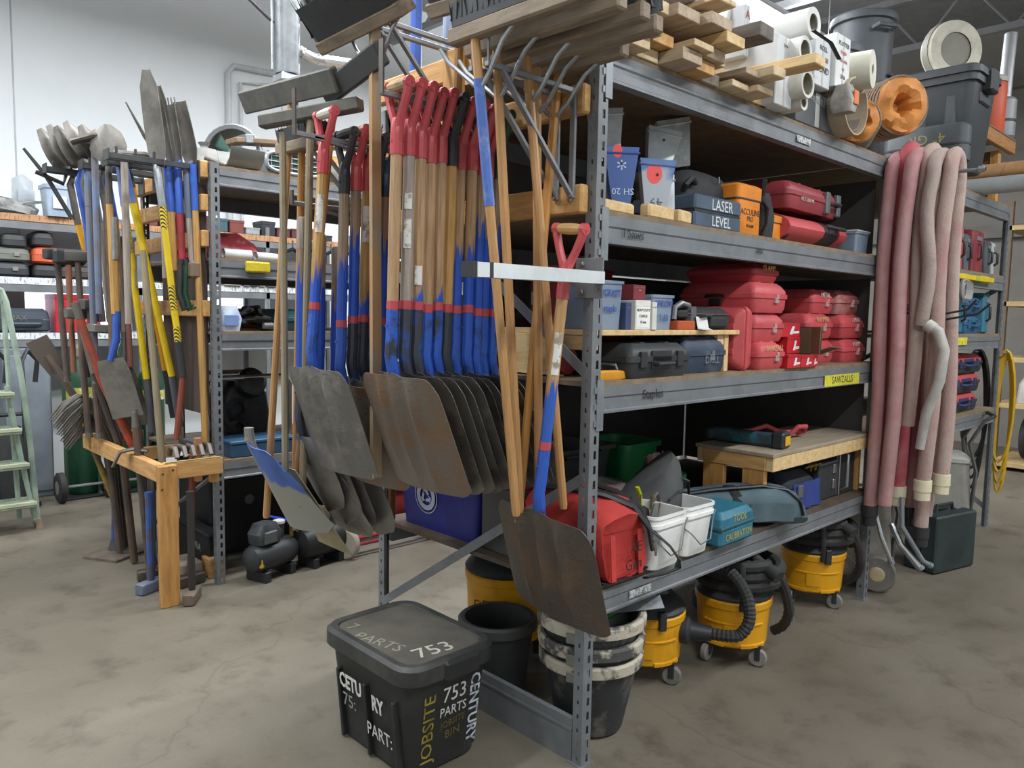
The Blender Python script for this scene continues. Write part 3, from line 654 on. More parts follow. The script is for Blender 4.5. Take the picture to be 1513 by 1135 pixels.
# plywood riser
t = Th('plywood_shelf', 'low plywood riser shelf standing at the left of the middle shelf', 'shelf', TR(0, 0, Z3))
O('top_board', B().cbox(.055, .035, .15, 1.0, .5, .169, .002), PINEL, t)
O('side_board', B().cbox(.89, .05, 0, .92, .5, .15, .002), PINEL, t); O('side_board', B().cbox(.05, .25, 0, .075, .5, .15, .002), PINEL, t)
O('batten', B().cbox(.058, .055, .10, .10, .5, .149, .002), PINEL, t); O('batten', B().cbox(.845, .055, .10, .889, .5, .149, .002), PINEL, t)
ZP = Z3+.1695
CLR = M('#b6c6d8', .15, 0, '#9fb2c8', 5, .3, .8, trans=.55)
def tub(lab, x, y, z, w, d, h, lines, col='#2f51a8', fill='#8a93a0'):
    t = Th('clear_tub', lab, 'tub', TR(x, y, z)); b = B(); b.rr([(0, w/2-.008, d/2-.008, .012), (h-.01, w/2-.002, d/2-.002, .012), (h-.01, w/2+.003, d/2+.003, .013), (h, w/2+.003, d/2+.003, .013), (h, w/2-.006, d/2-.006, .012), (.006, w/2-.012, d/2-.012, .012)], TR(w/2, d/2, 0)); O('wall', b, CLR, t)
    b = B(); b.rr([(.006, w/2-.014, d/2-.014, .01), (h*.55, w/2-.01, d/2-.01, .01)], TR(w/2, d/2, 0)); O('contents', b, M(fill, .5, .4, '#5c6470', 40, .45, .55), t)
    for i, l in enumerate(lines): text(t, l, FY(w/2, -.001, h*.74-i*.052), .036, M(col, .6), sx=.85)
    return t
tub('clear plastic tub of staples lettered in blue, nearest the corner post', .085, .06, ZP, .15, .17, .168, ['UGFAST', 'staple'])
tub('clear plastic tub with blue handwriting, right of the staple boxes', .39, .05, ZP, .135, .15, .128, ['ARROW', 'T-50'])
def carton(lab, x, y, z, w, d, h, col, rz=0, lines=(), tc='#222222', size=.018, face=None, cat='box', name='staple_box', group=None):
    t = Th(name, lab, cat, TR(x, y, z, 0, 0, rz), group); O('carton', B().cbox(0, 0, 0, w, d, h, .0015), M(col, .65), t)
    O('tuck_flap', B().cbox(.002, -.0012, h*.80, w-.002, .002, h*.83, .0005), M(col, .8, 0, '#777777', 3, .4, .6), t)
    if face: O('face_label', B().box(w*.06, -.0008, h*.08, w*.94, 0, h*.78), M(face, .6), t)
    for i, l in enumerate(lines): text(t, l, FY(w/2, -.0014, h*(.66-.2*i)), size, M(tc, .6), sx=.9)
    return t
carton('navy cardboard staple box between clear tub and white box', .235, .05, ZP, .03, .1, .095, '#39486e')
carton('white cardboard staple box with black stamped print', .27, .035, ZP, .088, .1, .105, '#e0ddd4', 0, ['HEAVY DUTY', 'STAPLES', '10 mm'], face='#f0eee8', size=.014)
carton('narrow white box leaning beside the white staple box', .362, .03, ZP, .028, .1, .10, '#d8d5ce')
carton('maroon and white box lying on the staple boxes', .275, .05, ZP+.107, .085, .09, .052, '#7c2b33', 8, ['---'], '#e0d0c8')
t = Th('work_gloves', 'dark gloves lying across the back of the plywood shelf', 'gloves', TR(.35, .33, ZP)); b = B()
b.tube([(0, 0, .02), (.09, .02, .05), (.17, 0, .03)], [.03, .04, .025], 8, flat=.6); O('palm', b, RUBBER, t)
for k in range(4): O('finger', B().tube([(.16, -.01+k*.016, .035), (.22, -.03+k*.03, .06-.01*k), (.26, -.04+k*.04, .06)], .011, 6), RUBBER, t)
t = Th('staple_gun', 'black and orange staple gun beside the right clear tub', 'tool', TR(.54, .04, ZP, 0, 0, 0))
b = B(); b.cbox(0, 0, .0, .115, .05, .035, .004); O('body', b, M('#c5592e', .45), t)
b = B(); b.tube([(.005, .025, .04), (.01, .025, .085), (.05, .025, .102), (.1, .025, .095), (.118, .025, .05), (.115, .025, .03)], .011, 8); O('handle', b, M('#8b8d90', .4, .5), t)
O('grip', B().cbox(.02, .01, .045, .085, .04, .075, .006), BLACK, t); O('nose', B().cbox(.1, .008, 0, .135, .042, .09, .004), M('#77797c', .4, .5), t)
t = Th('soft_case', 'black zippered soft case lying on the plywood shelf', 'case', TR(.615, .05, ZP)); SB = M('#222326', .8, 0, '#2e2f31', 14, .4, .7, .2)
b = B(); b.rr([(0, .15, .12, .03), (.012, .165, .135, .035), (.05, .168, .14, .04), (.078, .16, .13, .04), (.09, .14, .11, .04)], TR(.16, .14, 0)); O('body', b, SB, t)
O('zipper', B().rr([(.058, .1685, .1405, .04), (.061, .170, .142, .04), (.064, .1685, .1405, .04)], TR(.16, .14, 0)), M('#5c2b2e', .6), t); O('pocket', B().cbox(.15, -.008, .01, .27, .01, .05, .006), SB, t)
O('handle', B().tube([(.08, 0, .05), (.09, -.02, .055), (.14, -.02, .055), (.15, 0, .05)], .006, 6), SB, t)
t = Th('price_card', 'curled white paper card leaning on the soft case', 'card', TR(.66, .030, ZP)); O('paper', B().sheet([[(.07*i/4, .006*sin(i), .0+.05*j/3+.004) for j in range(4)] for i in range(5)], .0008, TR(0, 0, 0, -14)), PAPER, t)
O('fold', B().sheet([[(.07*i/4, -.02+.01*j, .002+.003*j) for j in range(3)] for i in range(5)], .0008), PAPER, t)
# under the riser
t = case('black plastic tool case with metal latch under the plywood riser', TR(.20, .0, Z3), .37, .3, .122, M('#2b2d2e', .5, 0, '#3b3d3d', 7), None, front='handle', notch=False, hm=BLACK)
O('corner_latch', B().tube([(-.002, .05, .03), (-.012, .05, .05), (-.012, .12, .05), (-.002, .12, .03)], .005, 6), CHROME, t)
t = case('dusty dark blue tool case beside the black one under the riser', TR(.59, .04, Z3), .30, .3, .142, M('#2e3a4c', .6, 0, '#55606c', 8, .5, .75), None, front='latch', notch=False, latch=M('#8f949a', .4, .6)); text(t, 'DRILL', FY(.19, -.004, .05), .04, M('#7b8694', .7))
t = Th('hose_reel', 'dark red round reel in shadow behind the corner post under the riser', 'reel', TR(.13, .28, Z3)); O('disc', B().lathe([(.05, 0), (.055, .01), (.055, .05), (.05, .06)], 16, TR(0, 0, .056, 90)), M('#8a2f2c', .6), t); O('hub', B().lathe([(.02, 0), (.02, .02)], 10, TR(0, 0, .056, 90)), BLACK, t)
t = Th('utility_knife', 'yellow utility tool lying at the shelf edge by the corner post', 'tool', TR(.075, .035, Z3)); O('handle', B().rr([(0, .02, .012, .008), (.1, .018, .012, .008), (.15, .013, .01, .006)], TR(0, 0, .014, 0, 90)), M('#d6921c', .45), t); O('collar', B().lathe([(.013, .15), (.013, .18), (.009, .185), (.009, .2)], 8, TR(0, 0, .014, 0, 90)), M('#6d6a60', .4, .6), t)
t = Th('marker_tube', 'white tube with a blue cap behind the yellow tool', 'tube', TR(.09, .085, Z3)); O('tube', B().lathe([(.012, 0), (.012, .15)], 8, TR(0, 0, .0125, 0, 90)), WHITE, t); O('cap', B().lathe([(.014, .15), (.014, .19), (.008, .195)], 8, TR(0, 0, .0142, 0, 90)), M('#2b62a8', .4), t)
# things seen through the rack end on the middle shelf
t = Th('storage_tote', 'black lidded tote with yellow chalk letters seen through the rack end', 'tote', TR(.06, .56, Z3)); b = B(); b.rr([(0, .16, .24, .03), (.2, .18, .27, .03)], TR(.2, .28, 0)); O('body', b, BLACKP, t); b = B(); b.rr([(.2, .195, .285, .03), (.22, .2, .29, .03), (.23, .18, .27, .03)], TR(.2, .28, 0)); O('lid', b, BLACK, t)
text(t, 'R DR_HT', FX(.026, .30, .13), .06, M('#8c9a5a', .7)); text(t, 'IBTOR', FX(.026, .36, .19), .045, M('#4c5052', .7))
t = Th('storage_tote', 'upper black tote with a white label stacked on the lettered one', 'tote', TR(.08, .58, Z3+.232)); b = B(); b.rr([(0, .15, .22, .03), (.15, .17, .25, .03)], TR(.19, .26, 0)); O('body', b, BLACKP, t); b = B(); b.rr([(.15, .18, .26, .03), (.17, .18, .26, .03), (.178, .16, .24, .03)], TR(.19, .26, 0)); O('lid', b, BLACK, t); O('label', B().box(.019, .15, .06, .021, .30, .11), WHITE, t)
t = Th('drill_box', 'maroon tool box with white script seen between the broom poles', 'box', TR(.05, .20, Z3+.0)); O('carton', B().cbox(0, 0, 0, .04, .3, .008, .002), CARD, t)
b = B(); O('panel', B().cbox(.0, .0, .0, .03, .28, .24, .004), M('#8e3238', .6), t, TR(.24, .1, .175)); text(t, 'Mil', FX(.239, .33, .28), .075, WHITE)
# ------------------------------------------------------------------ upper shelf (Z2)
O('added_back_sheet', B().box(.05, RD-.03, 1.89, RX1-.05, RD-.024, 2.285), M('#5b5a59', .8), rack)  # grey sheet added across the open back of the upper shelf
O('added_back_sheet', B().box(.05, RD-.03, 1.33, RX1-.05, RD-.024, 1.76), M('#403c3a', .8), rack)  # dark sheet added for the gloom at the back of the middle shelf
LMBK = M('#6f6252', .75, 0, '#5b5043', 6)
ZINC = M('#c2c6c8', .5, .5, '#8a8e91', 7, .4, .7); PBLUE = M('#38548f', .6, 0, '#6f7f9f', 5, .58, .72)
MIX = paintz('#5c78ab', '#a3aab0', .15, .05, (1, 1, 1), .6)
def pan(lab, T, wt, wb, h, mat, spots=()):
    """tapered sheet-metal slide: trapezoid face with folded side flanges and a rolled lip at its wide end"""
    t = Th('tapered_pan', lab, 'pan', T, 'tapered sheet metal pans on the upper shelf'); e = .0015
    b = B(); b.prism([(-wb/2, 0), (wb/2, 0), (wt/2, h), (-wt/2, h)], 0, e, FY(0, 0, 0)); O('face', b, mat, t)
    for s in (-1, 1):
        b = B(); b.add([(s*wb/2, 0, 0), (s*wb/2, .05, 0), (s*wt/2, .05, h), (s*wt/2, 0, h), (s*(wb/2-e), 0, 0), (s*(wb/2-e), .05, 0), (s*(wt/2-e), .05, h), (s*(wt/2-e), 0, h)], [(0,1,2,3), (7,6,5,4), (0,4,5,1), (1,5,6,2), (2,6,7,3), (3,7,4,0)]); O('flange', b, mat, t)
    b = B(); b.tube([(-wt/2-.002, -.002, h-.022), (wt/2+.002, -.002, h-.022)], .004, 6); O('bead', b, mat, t)
    O('rivet', B().lathe([(.005, 0), (.005, .003), (.003, .004)], 8, TR(.0, -.002, h*.72, 90)), BLACK, t)
    for (x, z, r_, c) in spots: O('paint_spot', B().lathe([(r_, 0), (r_*.98, .0008)], 20, TR(x, -.0008, z, 90) @ Matrix.Diagonal((1, 1.3, 1, 1))), M(c, .6, 0, '#c94f4a', 14, .5, .7), t)
    return t
p = pan('blue-painted tapered pan with a red spot at its rim, front left', TR(.235, .085, Z2+.035, -6, 0, -40), .125, .06, .21, PBLUE, [(-.015, .195, .018, '#e0443c')]); text(p, '*', FY(0, -.002, .13), .08, M('#c8d2e2', .7)); text(p, 'SH 20', FY(.005, -.002, .055, 180), .032, M('#c8d2e2', .7))
p = pan('blue and white tapered pan with a large red spot, marked 49', TR(.44, .09, Z2+.03, -6, 3, -40), .135, .075, .205, MIX, [(-.012, .15, .030, '#e8504c')]); text(p, '49', FY(0, -.002, .045, 180), .05, M('#5b6068', .7))
pan('grey tapered pan standing highest at the left against the corner post', TR(.295, .20, Z2+.215, -4, -3, -40), .125, .085, .19, ZINC)
pan('grey tapered pan tilted over the 49 pan', TR(.60, .20, Z2+.225, -4, 10, -40), .135, .085, .165, ZINC)
pan('white-flecked tapered pan tipped to the right at the back', TR(.84, .26, Z2+.28, -4, -10, -40), .14, .08, .20, M('#c8cccc', .5, .4, '#e0e2e0', 22, .5, .62))
p = pan('grey tapered pan marked In low beside the blue case', TR(.55, .115, Z2+.02, -5, -8, -40), .10, .06, .17, ZINC); text(p, 'In', FY(-.012, -.002, .12, 180), .035, M('#40444a', .7))
for k, (x, y, z, h) in enumerate([(.325, .23, 0, .21), (.63, .24, 0, .22), (.86, .36, 0, .275)]): O('wood_block', B().cbox(-.04, 0, 0, .06, .14, h-.004, .006), LMBK, None, TR(x, y, Z2, 0, 0, -40), '%s dark timber block propping up the rear grey pans' % ('left', 'middle', 'right')[k], 'wood block', 'wooden blocks on the upper shelf')
for i, (x, y, z, w, d, h, rz, lab) in enumerate([(.055, .025, Z2, .20, .04, .042, 4, 'split pine block at the left end of the upper shelf'), (.30, .012, Z2, .17, .045, .05, 4, 'broken pine block under the painted pans'), (.49, .015, Z2, .10, .05, .05, 8, 'short pine offcut beside the blue case')]):
    O('wood_block', B().cbox(0, 0, 0, w, d, h, .008, TR(0, 0, 0, 0, 0, 0)), PINEL, None, TR(x, y, z, 0, 0, rz), lab, 'wood block', 'wooden blocks on the upper shelf')
t = Th('canvas_roll', 'rolled tan canvas lying behind the tapered pans', 'roll', TR(.74, .50, Z2+.24)); CV = M('#a08f70', .85, 0, '#85765b', 7)
b = B(); b.tube([(-.12, .02, 0), (.05, 0, .02), (.2, -.02, .0)], [.035, .045, .04], 10, flat=.8); O('roll', b, CV, t); O('loose_end', B().sheet([[(.16+.05*i/3, -.03+.02*j, .035*sin(j+i)-.01) for j in range(5)] for i in range(4)], .002), CV, t)
t = Th('level_case', 'blue-grey hard case lettered LASER LEVEL on the upper shelf', 'case', TR(.615, .035, Z2)); LV = M('#46566a', .6, 0, '#37444f', 5)
b = B(); b.cbox(0, 0, 0, .335, .3, .062, .008); O('lower_shell', b, LV, t); b = B(); b.cbox(0, 0, .065, .335, .3, .125, .008); O('upper_shell', b, LV, t); O('seam', B().box(.003, .003, .06, .332, .297, .067), BLACK, t)
text(t, 'LASER', FY(.19, -.001, .092), .06, WHITE, sx=.95); text(t, 'LEVEL', FY(.185, -.001, .03), .056, WHITE, sx=.95)
t = Th('instrument_bag', 'black padded bag with a handle on the LASER LEVEL case', 'bag', TR(.72, .17, Z2+.126)); b = B(); b.rr([(0, .2, .1, .04), (.06, .2, .1, .04), (.11, .15, .07, .04), (.13, .08, .04, .03)], TR(.15, .06, 0)); O('body', b, SB, t)
O('handle', B().tube([(-.03, -.03, .03), (-.05, -.055, .05), (-.03, -.07, .07), (.02, -.05, .06)], .012, 8), BLACK, t); O('zip_pull', B().cbox(.2, -.045, .08, .206, -.037, .11, .002), CHROME, t)
ORG = M('#dd8420', .65, 0, '#c47014', 9)
def pouch(lab, T, w, d, h, lines=()):
    t = Th('tool_pouch', lab, 'pouch', T, 'orange instrument pouches on the upper shelf'); b = B(); b.rr([(0, w/2-.006, d/2-.006, .02), (.01, w/2, d/2, .02), (h*.7, w/2, d/2, .02)], TR(w/2, d/2, 0)); O('body', b, ORG, t)
    b = B(); b.rr([(h*.72, w/2+.003, d/2+.003, .02), (h*.95, w/2+.004, d/2+.004, .02), (h, w/2-.01, d/2-.01, .02)], TR(w/2, d/2, 0)); O('flap', b, ORG, t)
    O('piping', B().rr([(h*.69, w/2+.003, d/2+.003, .02), (h*.725, w/2+.003, d/2+.003, .02)], TR(w/2, d/2, 0)), BLACK, t)
    for i, (l, s_) in enumerate(lines): text(t, l, FY(w*.52, -.001, h*(.46-.13*i)), s_, BLACK, sx=.9)
    O('strap', B().tube([(w+.004, .0, h*.72), (w+.03, -.01, h*.6), (w+.035, -.005, h*.3), (w+.01, 0, .01)], .012, 8, flat=.4), BLACK, t)
    return t
pouch('larger orange instrument pouch with black print beside the LASER LEVEL case', TR(.965, .06, Z2), .19, .15, .215, [('ACCULINE', .036), ('PRO', .03), ('40-6680', .02)])
pouch('smaller orange pouch tucked beside the red cases', TR(1.30, .10, Z2), .12, .12, .125)
t = Th('shoulder_bag', 'limp black bag hanging between the two orange pouches', 'bag', TR(1.175, .06, Z2)); O('body', B().rr([(0, .055, .07, .03), (.1, .05, .08, .03), (.2, .03, .06, .02)], TR(.05, .07, 0)), SB, t); O('strap', B().tube([(.02, .02, .19), (.0, -.0, .24), (.05, .03, .26), (.09, .06, .2)], .01, 6, flat=.4), BLACK, t)
t = case('dark red case with grey metal end frame lying on top of the round-ended one', TR(1.40, .06, Z2+.162, 0, 0, 3), .58, .42, .125, M('#94393f', .5, 0, '#7f2e34', 6), 'red cases on the upper shelf', notch=False, front='', r=.03)
[O('end_frame', B().cbox(x, -.012, .01, x+.045, .01, .115, .004), M('#7b8183', .4, .4), t) for x in (.40, .53)]; O('handle', B().tube([(.445, -.006, .06), (.455, -.03, .06), (.52, -.03, .06), (.53, -.006, .06)], .009, 8), BLACK, t); text(t, 'HILTI 2000 PM', FY(.19, -.0035, .05), .024, M('#d8b8b0', .6))
t = Th('round_ended_case', 'bright red case with black bands and rounded end under the flat red case', 'case', TR(1.42, .05, Z2), 'red cases on the upper shelf')
b = B(); b.rr([(0, .05, .2, .03), (.02, .075, .2, .05), (.13, .078, .2, .06), (.155, .05, .2, .04)], TR(.12, .2, 0)); b = B()
pf = [(0, .0), (.02, -.0), (.06, .012), (.075, .05), (.075, .1), (.06, .14), (.02, .155), (0, .157)]
def rod(x0, x1, s, m, nm):
    q = B(); q.loft([[(x, .21-(.20)*s*cos(a)*(1 if abs(cos(a)) < .8 else 1), .08+.078*s*sin(a)) for a in [2*pi*k/20 for k in range(20)]] for x in (x0, x1)]); O(nm, q, m, t)
rod(0, .30, 1, REDC, 'shell'); rod(.30, .36, 1.0, REDC, 'end_band'); rod(.355, .40, 1.012, BLACK, 'rubber_band'); rod(.40, .52, .95, M('#2d2f31', .45), 'dark_middle'); rod(.52, .60, 1.0, REDC, 'end_band'); rod(.60, .64, .9, REDC, 'end_cap')
O('handle', B().tube([(.40, .02, .11), (.42, -.02, .10), (.50, -.02, .10), (.52, .02, .11)], .01, 8), BLACK, t)
t = tub('clear tub of red and yellow bits at the right end of the upper shelf', 2.12, .05, Z2, .16, .16, .115, [], fill='#a85a3a'); O('rim_lid', B().cbox(-.004, -.004, .1155, .164, .164, .124, .003), M('#c9cac6', .5), t)
# ================================================================== LOWER SHELF, FLOOR UNDER THE MAIN RACK, PARTS BIN
BAGR = M('#c03a34', .75, 0, '#a52f2b', 7, .4, .75, .25, bsc=25)
t = Th('tool_bag', 'open red canvas tool bag with black zip behind the corner post', 'bag', TR(.055, -.02, Z4))
def bagsec(y, w, h, top):
    P = []
    for k in range(16):
        a = 2*pi*k/16; x = .135+w*cos(a); z = h*.5*(1+sin(a))
        x = .135+math.copysign(abs(cos(a))**.55, cos(a))*w; z = h*.5+math.copysign(abs(sin(a))**.6, sin(a))*h*.5
        P.append((x*.9, y+.014*sin(3*a+y*20), z+.006*sin(5*a+y*30)))
    return P
b = B(); b.loft([bagsec(.02, .105, .19, 0), bagsec(.0, .13, .235, 0), bagsec(.06, .135, .275, 0), bagsec(.2, .132, .30, 0), bagsec(.34, .13, .30, 0), bagsec(.40, .11, .25, 0)]); O('body', b, BAGR, t)
b = B(); b.sheet([[(.005+.26*i/6, .0+.40*j/6, -.001+.018*(abs(i-3)/3)**4) for j in range(7)] for i in range(7)], -.004); O('base_panel', b, BLACK, t)
O('zip_band', B().tube([(.02, .33, .292), (.06, .2, .305), (.12, .09, .290), (.19, .02, .252), (.24, -.016, .17), (.255, -.022, .09)], [.022, .026, .024, .022, .018, .014], 8, flat=.55), BLACK, t)
O('zip_band', B().tube([(.14, .36, .295), (.17, .22, .310), (.2, .1, .285), (.235, .02, .235), (.255, -.014, .16)], [.018, .02, .018, .016, .01], 8, flat=.55), M('#151515', .8), t)
O('zip_pull', B().tube([(.252, -.03, .12), (.258, -.034, .095), (.26, -.034, .07)], [.007, .006, .004], 6), CHROME, t)
for x in (.06, .21): O('webbing', B().box(x-.012, -.004, .012, x+.012, -.0005, .17, TR(0, -.006, 0, -4)), BAGR, t)
b = B(); b.tube([(.262, -.01, .16), (.31, -.06, .10), (.345, -.075, .05), (.33, -.08, .02), (.26, -.075, .015), (.18, -.05, .012)], .019, 8, flat=.25); O('shoulder_strap', b, BLACK, t)
text(t, 'AE', FY(.17, -.016, .115), .055, M('#3a1a1a', .8)); text(t, 'Gen', FY(.16, -.014, .055), .055, M('#3a1a1a', .8))
WB = M('#eeeeec', .45, 0, '#e0dfdb', 6)
def sqbucket(lab, x, y, w=.20, d=.22, h=.205, rz=0):
    t = Th('square_bucket', lab, 'bucket', TR(x, y, Z4, 0, 0, rz), 'white square buckets on the lower shelf'); b = B()
    b.rr([(0, w/2-.022, d/2-.022, .03), (.005, w/2-.018, d/2-.018, .03), (h-.045, w/2-.004, d/2-.004, .032), (h-.045, w/2+.004, d/2+.004, .032), (h-.032, w/2+.004, d/2+.004, .032), (h-.031, w/2, d/2, .032), (h-.012, w/2, d/2, .032), (h-.011, w/2+.005, d/2+.005, .034), (h, w/2+.005, d/2+.005, .034), (h, w/2-.003, d/2-.003, .03), (h-.05, w/2-.008, d/2-.008, .03), (.012, w/2-.024, d/2-.024, .03)]); O('pail', b, WB, t)
    O('bail', B().tube([(-w/2-.004, 0, h-.03), (-w/2+.02, -d/2-.008, h-.10), (-.02, -d/2-.012, h-.15), (.05, -d/2-.01, h-.14), (w/2-.03, -d/2-.008, h-.05), (w/2-.012, -d/2-.005, h-.03)], .0025, 6), CHROME, t)
    return t
sqbucket('white square bucket of scrapers between the red bag and its twin', .415, .06, .205, .22, .205, 1)
sqbucket('white square bucket with a wire bail, right of the scraper bucket', .638, .075, .195, .22, .20, -1)
t = Th('putty_scraper', 'bent brown steel scraper sticking out of the left square bucket', 'scraper', TR(.385, .08, Z4+.16)); BR1 = M('#5b4c40', .55, .3, '#463a31', 8)
O('blade', B().sheet([[(-.09+.14*j/6, -.03*cos(1.2*(j/6-.5)*2)+.04, .075*i/3+.01*(j/6)) for j in range(7)] for i in range(4)], .003), BR1, t); O('back', B().sheet([[(-.09+.14*j/6, .05+.02*j/6, .01+.06*i/3) for j in range(7)] for i in range(4)], .003), BR1, t)
t = Th('pick_tool', 'bright yellow tool handle standing in the left square bucket', 'tool', TR(.445, .12, Z4+.05)); O('handle', B().tube([(0, 0, 0), (.003, 0, .14), (-.002, 0, .19), (-.018, 0, .222)], [.012, .013, .012, .010], 8, flat=.6), M('#c9d81e', .4), t); O('shank', B().tube([(0, 0, -.03), (0, 0, .02)], .006, 6), CHROME, t)
t = Th('drywall_knife', 'grey flat knives fanned in the left square bucket', 'tool', TR(.455, .07, Z4+.10)); 
for k, (x, rz, m) in enumerate([(-.02, 20, '#8d8f8c'), (.015, -14, '#a7a49b'), (.05, 30, '#6d6257')]): O('blade', B().cbox(-.02, -.0015, 0, .025, .0015, .12, .001), M(m, .45, .3), t, TR(x, .01*k, 0, 10, 14-12*k, rz))
O('loop_handle', B().tube([(.03, .02, .08), (.04, .025, .13), (.07, .03, .14), (.09, .03, .11), (.09, .03, .06)], .010, 8, flat=.4), M('#6d6257', .5), t)
GB = M('#4a4b4a', .8, 0, '#3c3d3d', 5, .4, .7, .2, bsc=18)
t = Th('canvas_bag', 'dark grey canvas bag slumped over the white buckets', 'bag', TR(.60, .22, Z4+.08)); b = B()
b.loft([[(x+.0, y*sy, z) for x, y, z in [(.21*cos(a)*s, .11*sin(a)*s, 0) for a in [2*pi*k/14 for k in range(14)]]] for s, sy in ()] or [[(dx+w*cos(a)*(1+.07*sin(3*a+z*30)), d*sin(a), z+tilt*cos(a)) for a in [2*pi*k/14 for k in range(14)]] for z, w, d, dx, tilt in ((0, .17, .12, 0, 0), (.05, .20, .13, .01, .02), (.12, .19, .12, .02, .05), (.18, .15, .09, .06, .07), (.22, .09, .05, .09, .06))]); O('body', b, GB, t)
O('zip_seam', B().tube([(.0, -.128, .12), (.08, -.118, .14), (.14, -.10, .13), (.2, -.07, .08), (.22, -.05, .02)], .004, 6), BLACK, t)
O('carry_loop', B().tube([(.12, -.06, .2), (.17, -.1, .17), (.21, -.08, .1), (.22, -.03, .05)], .011, 8, flat=.4), BLACK, t)
t = Th('fabric_roll', 'grey fabric roll behind the red tool bag', 'roll', TR(.40, .40, Z4)); b = B(); b.tube([(0, .12, .17), (.10, .0, .2), (.2, -.05, .17), (.25, -.06, .1)], [.05, .07, .07, .05], 10); O('roll', b, M('#6b6862', .85, 0, '#565350', 6), t); b = B(); b.tube([(-.1, .0, .14), (.02, -.08, .215), (.12, -.1, .2)], [.03, .05, .03], 8); O('loose_sleeve', b, M('#7c4048', .85), t); O('padding', B().tube([(-.12, .05, .06), (.2, .05, .06)], .06, 10), M('#3d3a3a', .85), t)
t = Th('storage_tote', 'plain black open tote behind the red tool bag', 'tote', TR(.47, .62, Z4)); b = B(); b.rr([(0, .22, .2, .03), (.30, .25, .23, .03), (.30, .27, .25, .03), (.32, .27, .25, .03), (.32, .24, .22, .03), (.02, .21, .19, .03)], TR(.2, .25, 0)); O('tub', b, BLACKP, t); O('rim_handle', B().tube([(.05, -.01, .31), (.06, -.04, .3), (.3, -.04, .3), (.31, -.01, .31)], .009, 6), BLACK, t)
t = Th('storage_tote', 'green plastic tub with a bright lower half beside the black tote', 'tote', TR(1.08, .70, Z4)); b = B(); b.rr([(0, .13, .13, .05), (.26, .15, .15, .05), (.26, .165, .165, .05), (.285, .165, .165, .05), (.285, .14, .14, .05), (.02, .12, .12, .05)], TR(.15, .14, 0)); O('tub', b, M('#1f7a44', .5, 0, '#186237', 5), t); O('rim_label', B().box(.06, -.021, .262, .2, -.018, .28), M('#12301d', .6), t)
t = Th('jar', 'dark jar with a green lid by the wooden bench leg', 'jar', TR(1.13, .42, Z4)); O('glass', B().lathe([(.045, 0), (.05, .02), (.05, .15), (.04, .16)], 14), M('#23292a', .3), t); O('lid', B().lathe([(.047, .16), (.047, .185), (.04, .19)], 14), M('#2f8f57', .4), t)
t = Th('paper_bag', 'crumpled printed paper bag poking up behind the grey canvas bag', 'bag', TR(.82, .32, Z4+.24)); O('paper', B().sheet([[(.11*(j/5-.5)+.006*sin(i*2), .01*sin(i+j*2), .09*i/3+.01*sin(j*3)) for j in range(6)] for i in range(4)], .002), M('#a89088', .8, 0, '#7a4c44', 20, .5, .6), t); O('fold', B().sheet([[(.11*(j/5-.5), .02+.006*sin(i+j), .08*i/3) for j in range(6)] for i in range(4)], .002), M('#8d7a72', .8), t)
# teal box, grey-teal bag, blue bag
TEAL = M('#2a6f85', .5, 0, '#215a6d', 6, .4, .7)
t = Th('calibration_case', 'teal hard case lettered TOOL CALIBRATION on the lower shelf', 'case', TR(.765, -.045, Z4, 0, 0, 2)); b = B(); b.cbox(0, 0, 0, .275, .2, .075, .012); O('lower_shell', b, TEAL, t); b = B(); b.rr([(.08, .137, .1, .012), (.115, .137, .1, .02), (.14, .115, .08, .02)], TR(.1375, .1, 0)); O('upper_shell', b, TEAL, t); O('seam_rim', B().cbox(-.004, -.004, .069, .279, .204, .083, .003), M('#1f5565', .5), t)
text(t, 'TOOL', FY(.15, -.001, .105), .042, M('#b9a84a', .6)); text(t, 'CALIBRATION', FY(.145, -.001, .035), .040, M('#b9a84a', .6), sx=.85)
GT = M('#54676d', .8, 0, '#43545a', 6, .4, .7, .2, bsc=18)
t = Th('saw_bag', 'long grey-green soft tool bag lying diagonally before the wooden bench', 'bag', TR(.93, .33, Z4, 0, 0, -36)); b = B()
def sec(x, w, h, dz=0): return [(x+.01*sin(2*a), w*math.copysign(abs(cos(a))**.7, cos(a)), h*.5+dz+h*.5*math.copysign(abs(sin(a))**.75, sin(a))+.008*sin(4*a+x*9)) for a in [2*pi*k/14 for k in range(14)]]
b.loft([sec(0, .05, .11, .03), sec(.06, .08, .15), sec(.3, .10, .165), sec(.48, .11, .175), sec(.58, .10, .15), sec(.64, .055, .08)]); O('body', b, GT, t)
O('zip_band', B().tube([(.04, -.05, .14), (.2, -.05, .162), (.42, -.05, .175), (.53, -.07, .16), (.585, -.09, .11), (.60, -.095, .05)], .016, 8, flat=.5), BLACK, t)
O('webbing', B().tube([(.28, .07, .15), (.285, -.02, .17), (.29, -.085, .14), (.295, -.108, .08)], .024, 8, flat=.2), M('#1d1e20', .8), t); O('pocket', B().sheet([[(.34+.2*j/5, -.112-.008*sin(j*1.7), .03+.08*i/3) for j in range(6)] for i in range(4)], .006), GT, t)
t = Th('tool_bag', 'black and blue nylon bag with gold zips under the wooden bench', 'bag', TR(1.50, .02, Z4)); b = B(); NB = M('#2c3f86', .75, 0, '#25346f', 6, .4, .7, .2, bsc=20)
b.rr([(0, .15, .13, .05), (.05, .17, .14, .06), (.13, .16, .12, .06), (.18, .12, .07, .05)], TR(.17, .16, 0)); O('body', b, M('#24262e', .8, 0, '#2a3154', 5, .5, .7, .2, bsc=20), t)
